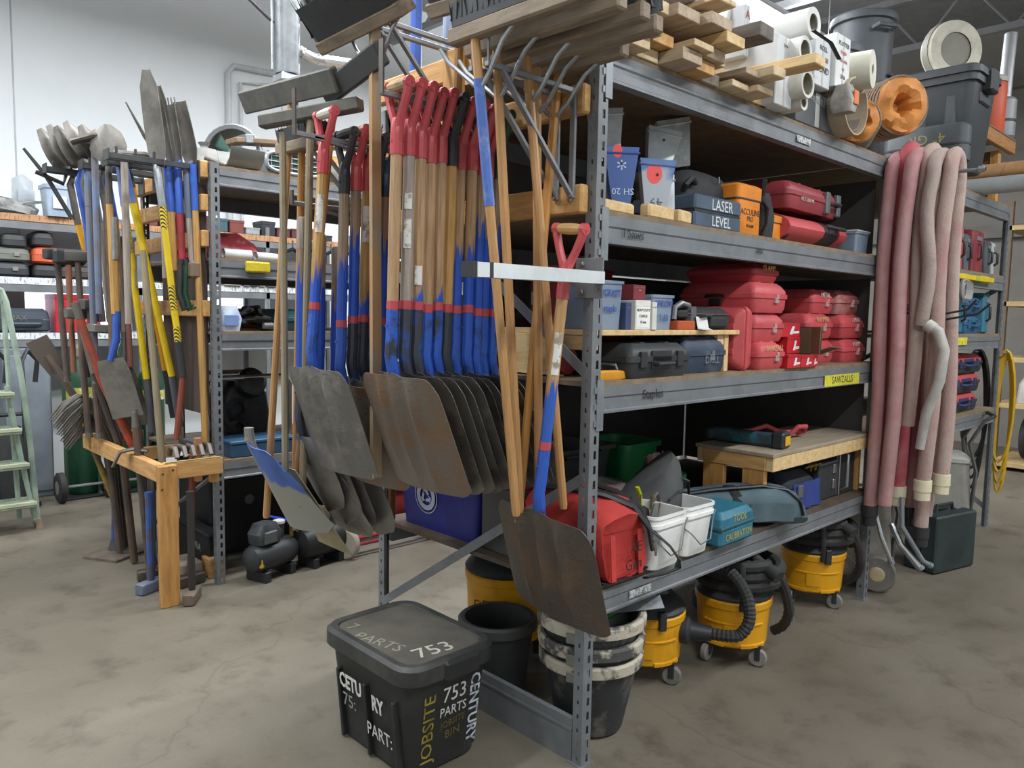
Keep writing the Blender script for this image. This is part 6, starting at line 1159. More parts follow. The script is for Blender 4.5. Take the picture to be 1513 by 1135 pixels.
t, b0 = stick('fiberglass_shovel', 'amber fibreglass handle behind the two yellow ones', 'shovel', [('socket', [(-.468, 2.98, 2.33), (-.449, 2.98, 2.2)], [.017, .02], BLACKP), ('shaft', [(-.449, 2.98, 2.2), (-.29, 2.98, 1.18)], .0185, AMB), ('boot', [(-.29, 2.98, 1.18), (-.25, 2.98, .9)], .020, BLACKP)], G1)
leaf(t, b0, 'blade', (-.468, 2.98, 2.32), (-.38, 3.05, 2.36), (.03, .07, .07, .05), DG)
# round shovels, heads up, farther along the rack end
for i, (a, c, y, sh, lab) in enumerate([((-.60, 3.5, 2.33), (-.765, 3.5, 2.55), 3.5, AMB, 'leftmost round-point shovel head rising at the far hanger'), ((-.582, 3.4, 2.36), (-.74, 3.4, 2.56), 3.4, BLUE, 'second round-point shovel head from the left'), ((-.57, 3.33, 2.36), (-.722, 3.33, 2.545), 3.33, ASHG, 'third round-point shovel head from the left'), ((-.55, 3.26, 2.40), (-.69, 3.26, 2.565), 3.26, ASHG, 'fourth round-point shovel head, upper row'), ((-.52, 3.2, 2.40), (-.63, 3.2, 2.545), 3.2, ASHG, 'fifth round-point shovel head beside the grooved mattock'), ((-.50, 3.15, 2.40), (-.58, 3.15, 2.52), 3.15, ASHG, 'sixth round-point shovel head half hidden')]):
    x = a[0]
    t, b0 = stick('round_shovel', lab, 'shovel', [('socket', [(x, y, a[2]), (x-.025, y, 2.25), (x+.01, y, 2.02)], [.012, .02, .019], (DG, BLUE, DG, M('#6a7482', .5), DG2, BLUE)[i]), ('shaft', [(x+.01, y, 2.02), (x+.05, y, 1.45 if i else 1.85)], .018, sh)], 'round-point shovels hung heads-up')
    leaf(t, b0, 'blade', a, c, (.03, .085, .09, .085, .07, .045, .012), (DG, DG2)[i % 2], dirn=(.55, .5, .4), curl=.035)
t, b0 = stick('round_shovel', 'large round shovel head facing the aisle above the hangers', 'shovel', [('socket', [(-.561, 3.0, 2.36), (-.561, 3.0, 2.1)], [.016, .02], DG), ('shaft', [(-.561, 3.0, 2.1), (-.55, 3.0, 1.5)], .018, ASHY)], 'round-point shovels hung heads-up')
leaf(t, b0, 'blade', (-.561, 3.0, 2.33), (-.562, 3.03, 2.53), (.04, .09, .10, .09, .07, .02), DG2, dirn=(.75, -.65, 0))
t, b0 = stick('mattock', 'mattock with a broad grooved head above the far hangers', 'mattock', [('head', [(-.70, 3.15, 2.43), (-.60, 3.1, 2.47), (-.47, 3.05, 2.49)], [.035, .045, .02], DG, .45), ('shaft', [(-.60, 3.1, 2.45), (-.60, 3.1, 1.5)], .019, M('#6a7b9c', .6, 0, '#6c6358', 5))], 'picks and mattocks at the left rack')
t, b0 = stick('mattock', 'grey mattock head lying on the nearest hanger bars', 'mattock', [('head', [(-.60, 2.78, 2.335), (-.45, 2.75, 2.345), (-.38, 2.73, 2.33)], [.03, .028, .014], DG2, .6), ('shaft', [(-.55, 2.77, 2.33), (-.54, 2.80, 1.45)], .018, ASHG)], 'picks and mattocks at the left rack')
stick('pry_fork', 'thin black forked bar reaching out to the left at the far hanger', 'bar', [('bar', [(-.845, 3.55, 2.43), (-.74, 3.52, 2.28), (-.62, 3.5, 2.05)], [.008, .013, .013], BKS), ('fork', [(-.80, 3.5, 2.30), (-.66, 3.5, 2.25), (-.645, 3.5, 2.31)], .012, BKS)])
for i, (x, y, z0, z1, m, r_, lab) in enumerate([(-.61, 3.2, 2.30, 1.10, M('#76726c', .6, 0, '#5f6f92', 4), .019, 'worn grey-blue handle hanging third from the left'), (-.543, 3.1, 2.16, 1.19, M('#7e6a58', .65, 0, '#6a5848', 5), .022, 'thick brown weathered handle beside the silver shovel'), (-.47, 3.05, 2.0, 1.2, M('#8d5a52', .6), .016, 'reddish handle behind the leftmost yellow one'), (-.66, 3.45, 1.80, 1.15, M('#8b5a42', .6), .016, 'rusty brown bar with a hammer-like black head far left')]):
    t, b0 = stick('worn_tool', lab, 'handle', [('grip', [(x, y, z0), (x, y, z0-.2)], r_*1.1, m), ('shaft', [(x, y, z0-.2), (x+.01, y, z1)], r_, m)], 'worn handles at the left rack')
    if i == 3: O('head', B().cbox(-.09, -.03, .63, .08, .03, .72, .015), BLACKP, t)
t, b0 = stick('square_shovel', 'square spade hanging blade-down with silver sleeve and blue socket', 'spade', [('sleeve', [(-.542, 3.0, 2.03), (-.541, 3.0, 1.80)], .026, GALV), ('shaft', [(-.541, 3.0, 1.80), (-.54, 3.0, 1.515)], .019, ASHY), ('socket', [(-.54, 3.0, 1.515), (-.545, 3.0, 1.36), (-.58, 3.0, 1.24)], [.021, .022, .016], BLUE)])
leaf(t, b0, 'blade', (-.575, 3.0, 1.25), (-.49, 3.0, .92), (.075, .09, .09, .09, .09), DG2, dirn=(.72, -.69, .12), curl=.01)
t, b0 = stick('square_shovel', 'second square spade hanging behind, grey socket bent forward', 'spade', [('shaft', [(-.47, 3.1, 1.7), (-.47, 3.1, 1.40)], .018, ASHG), ('socket', [(-.47, 3.1, 1.40), (-.47, 3.1, 1.27), (-.50, 3.1, 1.17)], [.02, .021, .015], DG2)])
leaf(t, b0, 'blade', (-.495, 3.1, 1.19), (-.41, 3.1, .85), (.07, .085, .085, .085), DG, dirn=(.72, -.69, .12), curl=.01)
stick('long_pole', 'dull grey-brown pole leaning from the yellow handles into the frame', 'pole', [('shaft', [(-.492, 2.70, 1.84), (-.452, 2.70, 1.30), (-.412, 2.70, .60)], [.017, .019, .019], DOWELG), ('ferrule', [(-.412, 2.7, .60), (-.410, 2.7, .56)], .021, DG)])
t, b0 = stick('digging_bar', 'long orange-red digging bar leaning through the timber frame', 'bar', [('claw', [(-.72, 3.1, 1.56), (-.70, 3.1, 1.47)], [.02, .022], DG), ('shaft', [(-.70, 3.1, 1.47), (-.599, 3.1, 1.133), (-.41, 3.1, .66), (-.355, 3.12, .02)], [.02, .024, .026, .02], M('#b2452f', .5, 0, '#6d4a3c', 6, .5, .7))])
t, b0 = stick('floor_stripper', 'grey long-handled floor stripper with a wide jaw in the frame', 'stripper', [('neck', [(-.66, 3.2, 1.40), (-.61, 3.2, 1.16)], .035, DG2, .5), ('shaft', [(-.61, 3.2, 1.16), (-.47, 3.2, .68), (-.42, 3.2, .012)], .022, M('#4c4743', .6, .3, '#6a5548', 6))])
O('jaw', B().cbox(-.06, -.07, 1.38, .05, .07, 1.43, .006, TR(-.24, 0, 0, 0, 4)), DG2, t)
t, b0 = stick('scraper_bar', 'dark steel scraper bar sloping left out of the timber frame', 'scraper', [('shaft', [(-.74, 3.66, 1.24), (-.62, 3.6, 1.0), (-.48, 3.5, .72), (-.40, 3.5, .012)], [.02, .022, .022, .02], M('#4c4743', .6, .3, '#6a5548', 6))])
leaf(t, b0, 'blade', (-.69, 3.64, 1.14), (-.79, 3.68, 1.34), (.05, .06, .065, .065), M('#5d5148', .55, .4), dirn=(.6, .2, .6), curl=.0)
for i in range(5):
    y = 3.46+.045*i-.09; x = -.60+.03*i; t, b0 = stick('garden_fork', '%s dark fork head spreading left of the timber frame' % ORD[i], 'fork', [('shaft', [(x, y, 1.00-.02*i), (x+.10, y, .74), (x+.15, y, .02)], [.016, .018, .018], M('#4a4643', .6, .2, '#6a5a4c', 6))], 'garden forks in the timber frame')
    for k in range(3): O('tine', B().tube([Vector((x, y, .99-.02*i))-b0, Vector((x-.05, y+.03*(k-1), 1.02-.03*i))-b0, Vector((x-.13, y+.05*(k-1), .97-.05*i))-b0, Vector((x-.20, y+.05*(k-1), .88-.05*i))-b0], [.011, .011, .009, .004], 6), DG, t)
t, b0 = stick('pry_bar', 'amber-yellow pry bar leaning below the timber frame', 'bar', [('tip', [(-.60, 3.52, .90), (-.55, 3.52, .70)], .016, M('#b58a24', .5)), ('shaft', [(-.55, 3.52, .70), (-.335, 3.5, .015)], .018, M('#b58a24', .5, 0, '#6a5a3a', 6))])
for i in range(4):
    x = -.50+.045*i; stick('digging_bar', '%s dark steel bar standing in the timber frame' % ORD[i], 'bar', [('tip', [(x-.05, 2.72+.13*i, .98), (x-.045, 2.72+.13*i, .90)], [.012, .018], DG), ('shaft', [(x-.045, 2.72+.13*i, .90), (x+.01, 2.70+.12*i, .012)], [.018, .02], M('#4c4743', .6, .3, '#6a5548', 6))], 'dark bars in the timber frame')
t, b0 = stick('tamper', 'hand tamper with a flat square iron foot on the floor', 'tamper', [('shaft', [(-.448, 3.47, .66), (-.445, 3.45, .36)], .019, M('#c5a82a', .5, 0, '#8a7a3a', 8)), ('neck', [(-.445, 3.45, .36), (-.45, 3.45, .10)], [.02, .024], M('#2f4b8d', .5, 0, '#39404c', 8)), ('collar', [(-.45, 3.45, .10), (-.45, 3.45, .025)], [.026, .05], BKS)])
O('foot', B().rr([(-.025, .13, .13, .01), (-.010, .13, .13, .01), (.012, .05, .05, .02)], TR(0, 0, .001, 0, 0, 30)), M('#5d554c', .6, .3, '#7a6f60', 8), t)
def sledge(lab, x, y, h, m, hm, rz=20, lean=0):
    t = Th('sledgehammer', lab, 'hammer', TR(x, y, 0, 0, 0, rz), 'sledgehammers standing under the timber frame'); O('head', B().rr([(0, .026, .026, .009), (.012, .031, .031, .01), (.15, .031, .031, .01), (.162, .026, .026, .009)], TR(-.081, 0, .0315, 0, 90)), hm, t); O('shaft', B().tube([(0, 0, .05), (lean*.5, 0, h*.5), (lean, .0, h)], [.017, .018, .02], 10), m, t); O('grip', B().tube([(lean*.97, 0, h*.97), (lean, 0, h+.01)], .021, 10), m, t); return t
sledge('blue-handled sledgehammer standing head-down beside the timber post', -.505, 2.66, .54, M('#3656a0', .5, 0, '#4a4c52', 7, .45, .6), M('#5e6b86', .55, .3, '#7b7f86', 8), 25)
sledge('black-handled sledgehammer head-down right of the timber post', -.395, 2.37, .58, M('#37322f', .6), M('#7a6c5c', .6, .3, '#56504a', 8), 55)
sledge('red-brown handled sledgehammer leaning inside the frame corner', -.31, 2.62, .72, M('#7d3f2a', .55), IRON, 10, .03)
sledge('grey worn sledgehammer deepest under the timber frame', -.43, 2.85, .60, M('#6d6862', .6), IRON, -10)
for i, (x, y, z0, z1, hm, lab) in enumerate([(-.70, 3.52, 1.84, 1.12, BLACKP, 'black-headed hammer standing head-up left of the blue-grey handles'), (-.62, 3.42, 1.83, 1.15, M('#57524d', .6, .3), 'second dark hammer standing head-up beside the black-headed one'), (-.60, 3.28, 1.55, .80, M('#5b5751', .55, .4), 'grubbing hoe with a square dark plate before the worn handles'), (-.64, 3.34, 1.50, .80, M('#6a655f', .55, .4), 'thick jawed iron bar head beside the grubbing hoe')]):
    t, b0 = stick('long_hammer', lab, 'hammer', [('shaft', [(x, y, z0-.02), (x+.012, y, (z0+z1)/2), (x+.03, y, z1)], [.016, .018, .018], M('#4f4540', .6, 0, '#6a5548', 6)), ('ferrule', [(x+.03, y, z1), (x+.032, y, z1-.03)], .02, DG)], 'dark head-up tools at the left rack')
    O('head', B().rr([(-.075, .026, .024, .008), (-.06, .032, .03, .01), (.06, .032, .03, .01), (.075, .026, .024, .008)], TR(x-b0.x, y-b0.y, z0-b0.z, 0, 90, (20, -25, 40, 10)[i])), hm, t)
# timber frame
O('plywood_sheet', B().cbox(LX-.003, 2.60, .95, LX+.009, 3.25, 2.21, .002), M('#4b403a', .8, 0, '#5d4038', 4, .45, .7), None, None, 'dark brown plywood sheet closing the left rack end behind the yellow handles', 'plywood')
t = Th('timber_frame', 'pine two-by-four frame holding long tools at the left rack end', 'frame', TR(-.205, 2.40, 0))
O('front_rail', B().cbox(-.305, 0, .655, .0, .04, .745, .004), PINE, t); O('long_rail', B().cbox(-.352, -.005, .655, -.308, 1.28, .745, .004), PINEY, t); O('back_rail', B().cbox(-.305, 1.24, .655, -.002, 1.28, .745, .004), PINE, t)
O('post', B().cbox(-.350, -.046, 0, -.255, -.008, .74, .004), PINEZ, t); O('inner_rail', B().cbox(-.30, .60, .66, -.005, .63, .735, .004), PINE, t); O('green_edge', B().box(-.30, .0005, .7452, -.01, .006, .748), M('#7f9a5e', .6), t); O('side_cleat', B().cbox(-.045, .045, .60, -.006, .09, .742, .004), PINEZ, t)
O('stake', B().cbox(-.10, .12, .60, -.065, .15, .84, .003), M('#a9764a', .7), t); O('support_bar', B().cbox(-.305, .12, .66, -.006, .14, .68, .002), PINE, t)
for x, z in ((-.33, .70), (-.28, .715), (-.335, .62)): O('screw', B().lathe([(.006, 0), (.006, .002)], 8, TR(x, -.0455, z, 90)), IRON, t)
for i in range(5):
    O('hook_head', B().tube([(-.42+.045*i, 2.47, .752), (-.42+.045*i, 2.50, .80), (-.42+.045*i, 2.56, .80), (-.42+.045*i, 2.585, .752)], .013, 8), M('#77706a', .45, .5), None, None, '%s curved steel bar end showing over the front frame rail' % ORD[i], 'bar', 'curved bar ends over the frame')
t = Th('claw_tool', 'blackened claw hammer head hanging over the long frame rail', 'tool', TR(-.55, 2.72, .745)); O('claw', B().tube([(-.10, .06, -.06), (-.06, .05, .02), (.0, .02, .035), (.06, -.02, .02)], [.008, .018, .022, .015], 8, flat=.5), DG, t); O('claw_fork', B().tube([(-.08, .1, -.07), (-.05, .08, .01), (.0, .03, .03)], [.008, .016, .018], 8, flat=.5), DG, t)
t = Th('cinder_block', 'grey stone block with a pine offcut by the left rack foot', 'block', TR(-.27, 2.78, 0)); O('block', B().rr([(0, .07, .10, .03), (.09, .065, .09, .03), (.11, .04, .07, .02)]), M('#8a8378', .8, 0, '#6f695f', 9, .4, .7, .2), t); O('pine_offcut', B().cbox(.08, -.14, .0, .16, -.02, .11, .004), PINE, t)
# ------------------------------------------------------------------ things on the left rack
t = Th('air_mover', 'round grey air mover with green blades lying on top of the left rack', 'fan', TR(.20, 3.07, 2.308)); K = TR(-.06, -.06, .17, 90, 0, -42)
b = B(); b.lathe([(.165, -.0), (.170, .02), (.170, .06), (.155, .09), (.15, .30), (.14, .32)], 28, K @ TR(0, 0, -.02, 180) if False else K @ TR(0, 0, 0, 0, 180), (0, 0)); O('housing', b, M('#7b7f82', .5, .2), t); O('inlet_ring', B().lathe([(.172, -.012), (.180, 0), (.172, .012), (.15, .006), (.15, -.006), (.172, -.012)], 28, K, (0, 0)), M('#8e9296', .4, .3), t)
for k in range(5): O('fan_blade', B().add([(.03, -.01, -.04), (.14, -.055, -.02), (.14, .03, -.06), (.03, .015, -.06), (.03, -.01, -.044), (.14, -.055, -.024), (.14, .03, -.064), (.03, .015, -.064)], [(0,1,2,3), (7,6,5,4), (0,4,5,1), (1,5,6,2), (2,6,7,3), (3,7,4,0)], K @ Matrix.Rotation(2*pi*k/5, 4, 'Z')), M('#6f9890', .5), t)
O('hub', B().lathe([(.035, -.07), (.035, -.01), (.02, .0)], 14, K), M('#5d8880', .5), t); O('foot', B().cbox(-.10, .0, 0, .16, .12, .03, .006), BLACKP, t)
t = Th('air_mover', 'low air mover with a green oval grille on the left rack top', 'fan', TR(.10, 2.62, 2.308)); b = B(); b.rr([(0, .22, .20, .06), (.03, .235, .21, .08), (.13, .22, .20, .08), (.165, .15, .14, .06)], TR(.25, .2, 0)); O('housing', b, M('#7b7f82', .5, .2), t)
n = 26; O('grille_rim', B().tube([(.25+.19*math.copysign(abs(cos(a))**.6, cos(a)), -.018, .085+.058*math.copysign(abs(sin(a))**.6, sin(a))) for a in [2*pi*k/n for k in range(n+1)]], .011, 8), M('#9a9fa3', .4, .4), t); O('green_back', B().cbox(.07, -.013, .03, .43, -.009, .14, .001), M('#22483f', .6), t)
for k in range(6): O('grille_bar', B().tube([(.09+.064*k, -.016, .032), (.09+.064*k, -.016, .138)], .0035, 5), GALV, t)
for k in range(3): O('grille_bar', B().tube([(.065, -.017, .055+.03*k), (.435, -.017, .055+.03*k)], .0035, 5), GALV, t)
t = Th('scoop', 'small grey metal scoop at the corner of the left rack top', 'scoop', TR(-.10, 2.62, 2.309)); O('bowl', B().sheet([[(.02+.20*i/5, .09*sin(1.5*v)*(1-.1*i/5), .02+.10*(1-cos(1.5*v))+.0*i) for v in (-1, -.6, -.2, .2, .6, 1)] for i in range(6)], .003), M('#8d8d88', .5, .4), t); O('handle', B().tube([(.02, 0, .02), (-.08, .02, .05)], .012, 8), DG, t)
t = Th('grey_sack', 'grey bag end behind the scoop on the left rack', 'bag', TR(-.10, 2.84, 2.309)); O('body', B().rr([(0, .08, .1, .03), (.05, .09, .11, .04), (.13, .05, .07, .03)]), M('#9b9a95', .8, 0, '#84827d', 8), t); O('tie', B().lathe([(.03, .13), (.02, .15), (.035, .17)], 10), M('#84827d', .8), t)
t = Th('plank', 'brown weathered plank leaning over the round air mover', 'board', TR(.10, 2.86, 2.52)); O('plank', B().cbox(0, 0, 0, .9, .13, .03, .004, TR(0, 0, 0, 0, -7, 4)), M('#8a7258', .75, 0, '#6d5944', 5, .4, .7, .1, (1, 7, 7)), t); O('end_clip', B().cbox(.06, -.004, .0, .11, .134, .05, .003, TR(0, 0, 0, 0, -7, 4)), GALV, t)
t = Th('hose_bundle', 'grey folded duct lump behind the green grille', 'duct', TR(.80, 3.0, 2.309)); b = B(); ribbed(b, [(-.2, 0, .1), (-.05, .05, .16), (.1, .02, .12), (.25, .0, .15)], .09, 12, .05); O('duct', b, M('#8d8a84', .6, .2, '#74716b', 6), t); O('clamp', B().cbox(-.24, -.1, .0, -.18, .1, .05, .01), GALV, t)
for i, (x0, x1, lab) in enumerate([(.55, 1.4, 'long pine board lying behind the squeegees on the left rack top')]): O('lumber_board', B().cbox(x0, 3.2, 2.50, x1+.8, 3.24, 2.62, .004), PINE, None, None, lab, 'board'); O('box', B().cbox(.7, 3.1, 2.309, 1.9, 3.4, 2.498, .01), M('#8a8680', .7), None, None, 'long grey carton under the pine board on the left rack', 'box')
# upper shelves of the left rack
def lump(lab, x, y, z, s, m, cat, nm, extra=None):
    t = Th(nm, lab, cat, TR(x, y, z)); b = B(); b.rr([(0, s[0]*.45, s[1]*.45, .02), (s[2]*.15, s[0]*.5, s[1]*.5, .03), (s[2]*.75, s[0]*.48, s[1]*.48, .03), (s[2], s[0]*.36, s[1]*.36, .03)]); O('body', b, m, t)
    if extra != 'none': O('handle', B().tube([(-s[0]*.25, 0, s[2]*.95), (-s[0]*.2, 0, s[2]*1.12), (s[0]*.2, 0, s[2]*1.12), (s[0]*.25, 0, s[2]*.95)], .012, 8), BLACK, t)
    return t
t = Th('hose_pile', 'red and pink cloth heap on the second shelf of the left rack', 'cloth', TR(.02, 2.85, 1.817)); b = B(); b.loft([[(.25*s*cos(a)*(1+.12*sin(3*a)), .16*s*sin(a)*(1+.1*sin(5*a)), h+.02*sin(4*a)) for a in [2*pi*k/18 for k in range(18)]] for s, h in ((1, 0), (1.02, .04), (.75, .10), (.35, .15))]); O('heap', b, M('#b8454f', .8, 0, '#d8a0a0', 6, .5, .65), t); O('pipe_end', B().lathe([(.03, 0), (.03, .16), (.022, .16), (.022, 0)], 14, TR(-.1, -.2, .031, 0, 90), (0, 0)), WHITE, t); O('pipe_end', B().lathe([(.026, 0), (.026, .14), (.019, .14), (.019, 0)], 14, TR(.08, -.22, .027, 0, 90, 10), (0, 0)), WHITE, t)
for i in range(4): 
    t = Th('clamp', '%s black clamp in the row on the second shelf of the left rack' % ORD[i], 'clamp', TR(.36+.13*i, 2.68, 1.8165), 'black clamps on the left rack'); O('frame', B().tube([(-.05, 0, .02), (-.05, 0, .07), (.0, 0, .09), (.05, 0, .06), (.05, 0, .02)], .012, 8), BLACKP, t); O('screw', B().tube([(0, 0, .09), (0, 0, .14)], .007, 6), GALV, t); O('foot', B().cbox(-.06, -.03, 0, .06, .03, .015, .004), BLACKP, t)
t = Th('drywall_bag', 'white and blue plastic bag on the third shelf of the left rack', 'bag', TR(-.09, 2.62, 1.4165)); O('body', B().rr([(0, .06, .08, .03), (.07, .07, .09, .03), (.14, .05, .06, .02)]), M('#c9d2e0', .5, 0, '#6c86c0', 6, .5, .62), t); O('label', B().cbox(-.04, -.094, .03, .04, -.088, .09, .002), M('#7f96c8', .5), t)
t = Th('cable_heap', 'tangle of black cable on the third shelf of the left rack', 'cable', TR(.07, 2.66, 1.4165)); b = B(); P = [(.12*cos(k*1.3)*(1-.02*k), .09*sin(k*1.7), .03+.004*k+.02*sin(k*2.2)) for k in range(26)]; q = B(); q.tube(P, .012, 6); O('cable', q, RUBBER, t); O('plug', B().lathe([(.018, 0), (.02, .05), (.012, .07)], 10, TR(.05, -.08, .03, 0, 90)), M('#6c6c6a', .5), t)
t = case('teal metal box on the third shelf of the left rack', TR(.21, 2.58, 1.4165), .24, .3, .125, M('#2d5a64', .5, 0, '#26474f', 7), None, front='latch', notch=False, r=.01)
O('yellow_tag', B().cbox(-.02, 2.4915, 1.745, .125, 2.513, 1.805, .008), M('#d8c22a', .6, 0, '#b5a020', 14), None, None, 'yellow cloth tag draped over the left rack beam', 'tag')
# lower shelf of the left rack
t = Th('engine_pump', 'black engine-driven pump with roll-bar frame on the left rack lower shelf', 'pump', TR(.16, 3.05, .7015)); EB = M('#242526', .5, .1, '#37383a', 7); b = B(); b.rr([(.03, .14, .14, .03), (.2, .16, .16, .05), (.32, .15, .15, .06), (.40, .08, .1, .05)]); O('engine', b, EB, t)
for y in (-.2, .2): O('frame_tube', B().tube([(-.26, y, 0), (-.26, y, .38), (-.22, y, .43), (.22, y, .43), (.26, y, .38), (.26, y, 0)], .015, 8), CHROME, t)
for y, z, r_ in ((-.16, .24, .06), (-.165, .12, .05)): O('port', B().lathe([(r_, 0), (r_*1.1, .03), (r_*.7, .05), (r_*.6, .02)], 16, TR(-.08, y, z, 90)), EB, t)
O('air_filter', B().lathe([(.07, 0), (.09, .04), (.09, .10), (.06, .13)], 16, TR(.02, -.1, .36, 65)), EB, t); O('base_plate', B().cbox(-.28, -.22, 0, .28, .22, .03, .004), STEEL, t); O('hose', B().tube([(-.1, -.2, .1), (-.2, -.25, .2), (-.22, -.2, .35)], .02, 8), RUBBER, t)
t = Th('blue_case', 'flat dark blue-green metal case at the front of the left rack lower shelf', 'case', TR(-.10, 2.54, .7015)); O('body', B().cbox(0, 0, 0, .40, .24, .075, .006), M('#2d4d68', .5, 0, '#24405a', 6), t); O('lid', B().cbox(-.003, -.003, .076, .403, .243, .095, .004), M('#345a78', .5), t)
t = Th('red_toolbox', 'small red tool box on the rear part of the left rack', 'box', TR(.28, 3.30, 1.4165)); O('body', B().cbox(0, 0, 0, .3, .2, .10, .006), M('#b23a2a', .5), t); O('lid', B().cbox(-.004, -.004, .101, .304, .204, .13, .012), M('#b23a2a', .5), t); O('latch', B().cbox(.05, -.012, .07, .08, .0, .12, .003), CHROME, t)
# floor under the left rack
t = Th('job_box', 'large black job box on the floor under the left rack', 'box', TR(-.06, 2.95, 0)); b = B(); b.cbox(0, 0, .04, .9, .5, .5, .012); O('body', b, M('#1c1d1f', .5), t); O('lid', B().cbox(-.008, -.012, .505, .908, .512, .58, .012), M('#222325', .5), t); O('badge', B().lathe([(.03, 0), (.03, .006)], 16, TR(.25, -.0, .35, 90)), M('#6b6d6f', .5), t)
for x in (.05, .8): O('skid', B().cbox(x, .02, 0, x+.06, .48, .04, .004), BLACK, t)
text(t, 'DAHLE', FX(-.001, .25, .12), .07, M('#8d9092', .6))
t = Th('tool_chest', 'black lettered case leaning by the left rack foot', 'case', TR(-.17, 2.70, 0)); O('body', B().cbox(0, 0, .0, .08, .5, .22, .008), M('#1e1f20', .5), t); O('lid_edge', B().cbox(-.003, -.003, .221, .083, .503, .24, .004), BLACK, t); text(t, 'DURA', FX(-.001, .2, .14, -4), .06, M('#9a9c9e', .6))
def comp(lab, x, y, rz, tank, pump, L=.27, r_=.085):
    t = Th('air_compressor', lab, 'compressor', TR(x, y, 0, 0, 0, rz), 'compressors on the floor under the left rack'); n = 18
    O('tank', B().lathe([(.03, -L/2-.04), (r_*.8, -L/2-.02), (r_, -L/2+.02), (r_, L/2-.02), (r_*.8, L/2+.02), (.03, L/2+.04)], n, TR(0, 0, r_+.05, 0, 90)), tank, t)
    for s in (-1, 1): O('foot', B().cbox(s*L*.36-.02, -.08, 0, s*L*.36+.02, .08, .062, .004), BLACK, t)
    b = B(); b.rr([(0, .08, .06, .03), (.06, .09, .065, .04), (.11, .06, .05, .03)], TR(-.05, 0, r_*2+.045)); O('motor', b, pump, t); O('cap', B().lathe([(.035, 0), (.035, .015), (.02, .02)], 14, TR(.06, 0, r_*2+.13)), M('#d6d4cc', .5), t); O('valve_post', B().lathe([(.03, 0), (.03, .10), (.02, .105)], 10, TR(.06, 0, r_*2+.03)), BLACKP, t)
    O('brass_fitting', B().tube([(.13, -.03, r_*2+.04), (.13, -.03, r_*2+.12), (.17, -.04, r_*2+.13), (.17, -.04, r_*2+.06)], .013, 8), M('#9a7a3c', .4, .7), t); O('gauge', B().lathe([(.022, 0), (.022, .012)], 14, TR(.12, -.055, r_*2+.10, 90)), CHROME, t); return t
t = comp('black hand-carry air compressor with a yellow badge by the left rack post', .10, 2.47, 18, M('#262829', .5, 0, '#34373a', 7), M('#2f3234', .5, 0, '#45494b', 9)); O('badge', B().cbox(-.15, -.075, .09, -.115, -.05, .15, .01), M('#d0a92c', .5), t); O('cover_vent', B().cbox(-.11, -.075, .22, -.02, -.055, .29, .006), M('#55585a', .5), t)
comp('second black compressor with brass fittings behind the scoops', .44, 2.50, 10, M('#232425', .5), M('#3c3b3a', .5, 0, '#5a4d3c', 9), .27, .10)
O('blue_air_hose', B().tube([(.10, 2.55, .34), (.20, 2.5, .31), (.26, 2.47, .27), (.33, 2.47, .26)], .009, 6), M('#2d3fb0', .4), None, None, 'short blue air hose on the black compressors', 'hose')
t = Th('red_dolly', 'dark red wheeled cylinder dolly on the floor right of the compressors', 'dolly', TR(.90, 2.66, 0)); RDK = M('#8d2a2f', .5, 0, '#6e2227', 6); O('cylinder', B().lathe([(.05, -.30), (.10, -.27), (.11, -.22), (.11, .25), (.06, .30)], 18, TR(.05, .05, .22, 0, 90)), RDK, t)
for x in (-.32, .36): O('wheel', B().lathe([(.03, -.025), (.09, -.025), (.10, -.015), (.10, .015), (.09, .025), (.03, .025)], 20, TR(x, -.2, .1005, 0, 90, 30)), M('#a39b8d', .6) if x < 0 else M('#6d3a3a', .6), t); O('hub', B().lathe([(.045, -.02), (.045, .028)], 12, TR(x, -.2, .1005, 0, 90, 30)), RDK, t)
O('rail', B().tube([(-.32, -.18, .11), (.36, -.18, .11), (.5, -.1, .2)], .016, 8), M('#b23038', .45), t); O('rail', B().tube([(-.32, -.22, .08), (.36, -.22, .08)], .012, 8), RDK, t); O('strap', B().lathe([(.113, -.03), (.113, .03)], 18, TR(-.12, .05, .22, 0, 90)), M('#d8d4cc', .6), t)
# ================================================================== BACK WALL: WINDOW, WALL RACK, LADDER, GAS CYLINDERS, DUCT
t = O('window_1', B().box(-.62, Y1-.003, 1.22, 1.7, Y1-.001, 1.805), M('#b9bcc2', .5), kind='structure')
for x in (-.58, .57): O('pane', B().box(x, Y1-.012, 1.255, x+1.09, Y1-.006, 1.77), M('#dfe8ff', .3, emit=2.2), t)
for x in (-.62, .53, 1.66): O('window_frame', B().cbox(x, Y1-.03, 1.22, x+.04, Y1-.005, 1.80, .003), M('#b9bcc2', .5), t)
for z in (1.22, 1.77): O('window_frame', B().cbox(-.62, Y1-.03, z, 1.7, Y1-.005, z+.035, .003), M('#b9bcc2', .5), t)
wrk = Th('label_rack', 'long grey shelving with white label strips along the back wall', 'rack', TR(-2.0, 5.58, 0)); WL = 4.6
STRIP = M('#d7d8d8', .6, 0, '#8d8f92', 90, .54, .58, 0, (1, 1, .25)); STRO = M('#b98a62', .7, 0, '#8d6a4c', 70, .54, .58, 0, (1, 1, .25))
for x in (0, 1.2, 2.4, 3.6, WL-.04):
    for y in (0, .5): O('upright', B().cbox(x, y, 0, x+.04, y+.04, 2.35, .002), STEEL, wrk)
for i, z in enumerate((2.27, 1.77, 1.325)):
    O('shelf_board', B().box(.0, .0, z-.03, WL, .56, z-.002), STEELL, wrk); O('label_strip', B().box(.0, -.006, z-.055, WL, -.001, z-.002), STRO if i == 0 else STRIP, wrk); O('beam', B().cbox(.0, -.0, z-.12, WL, .03, z-.056, .003), STEEL, wrk)
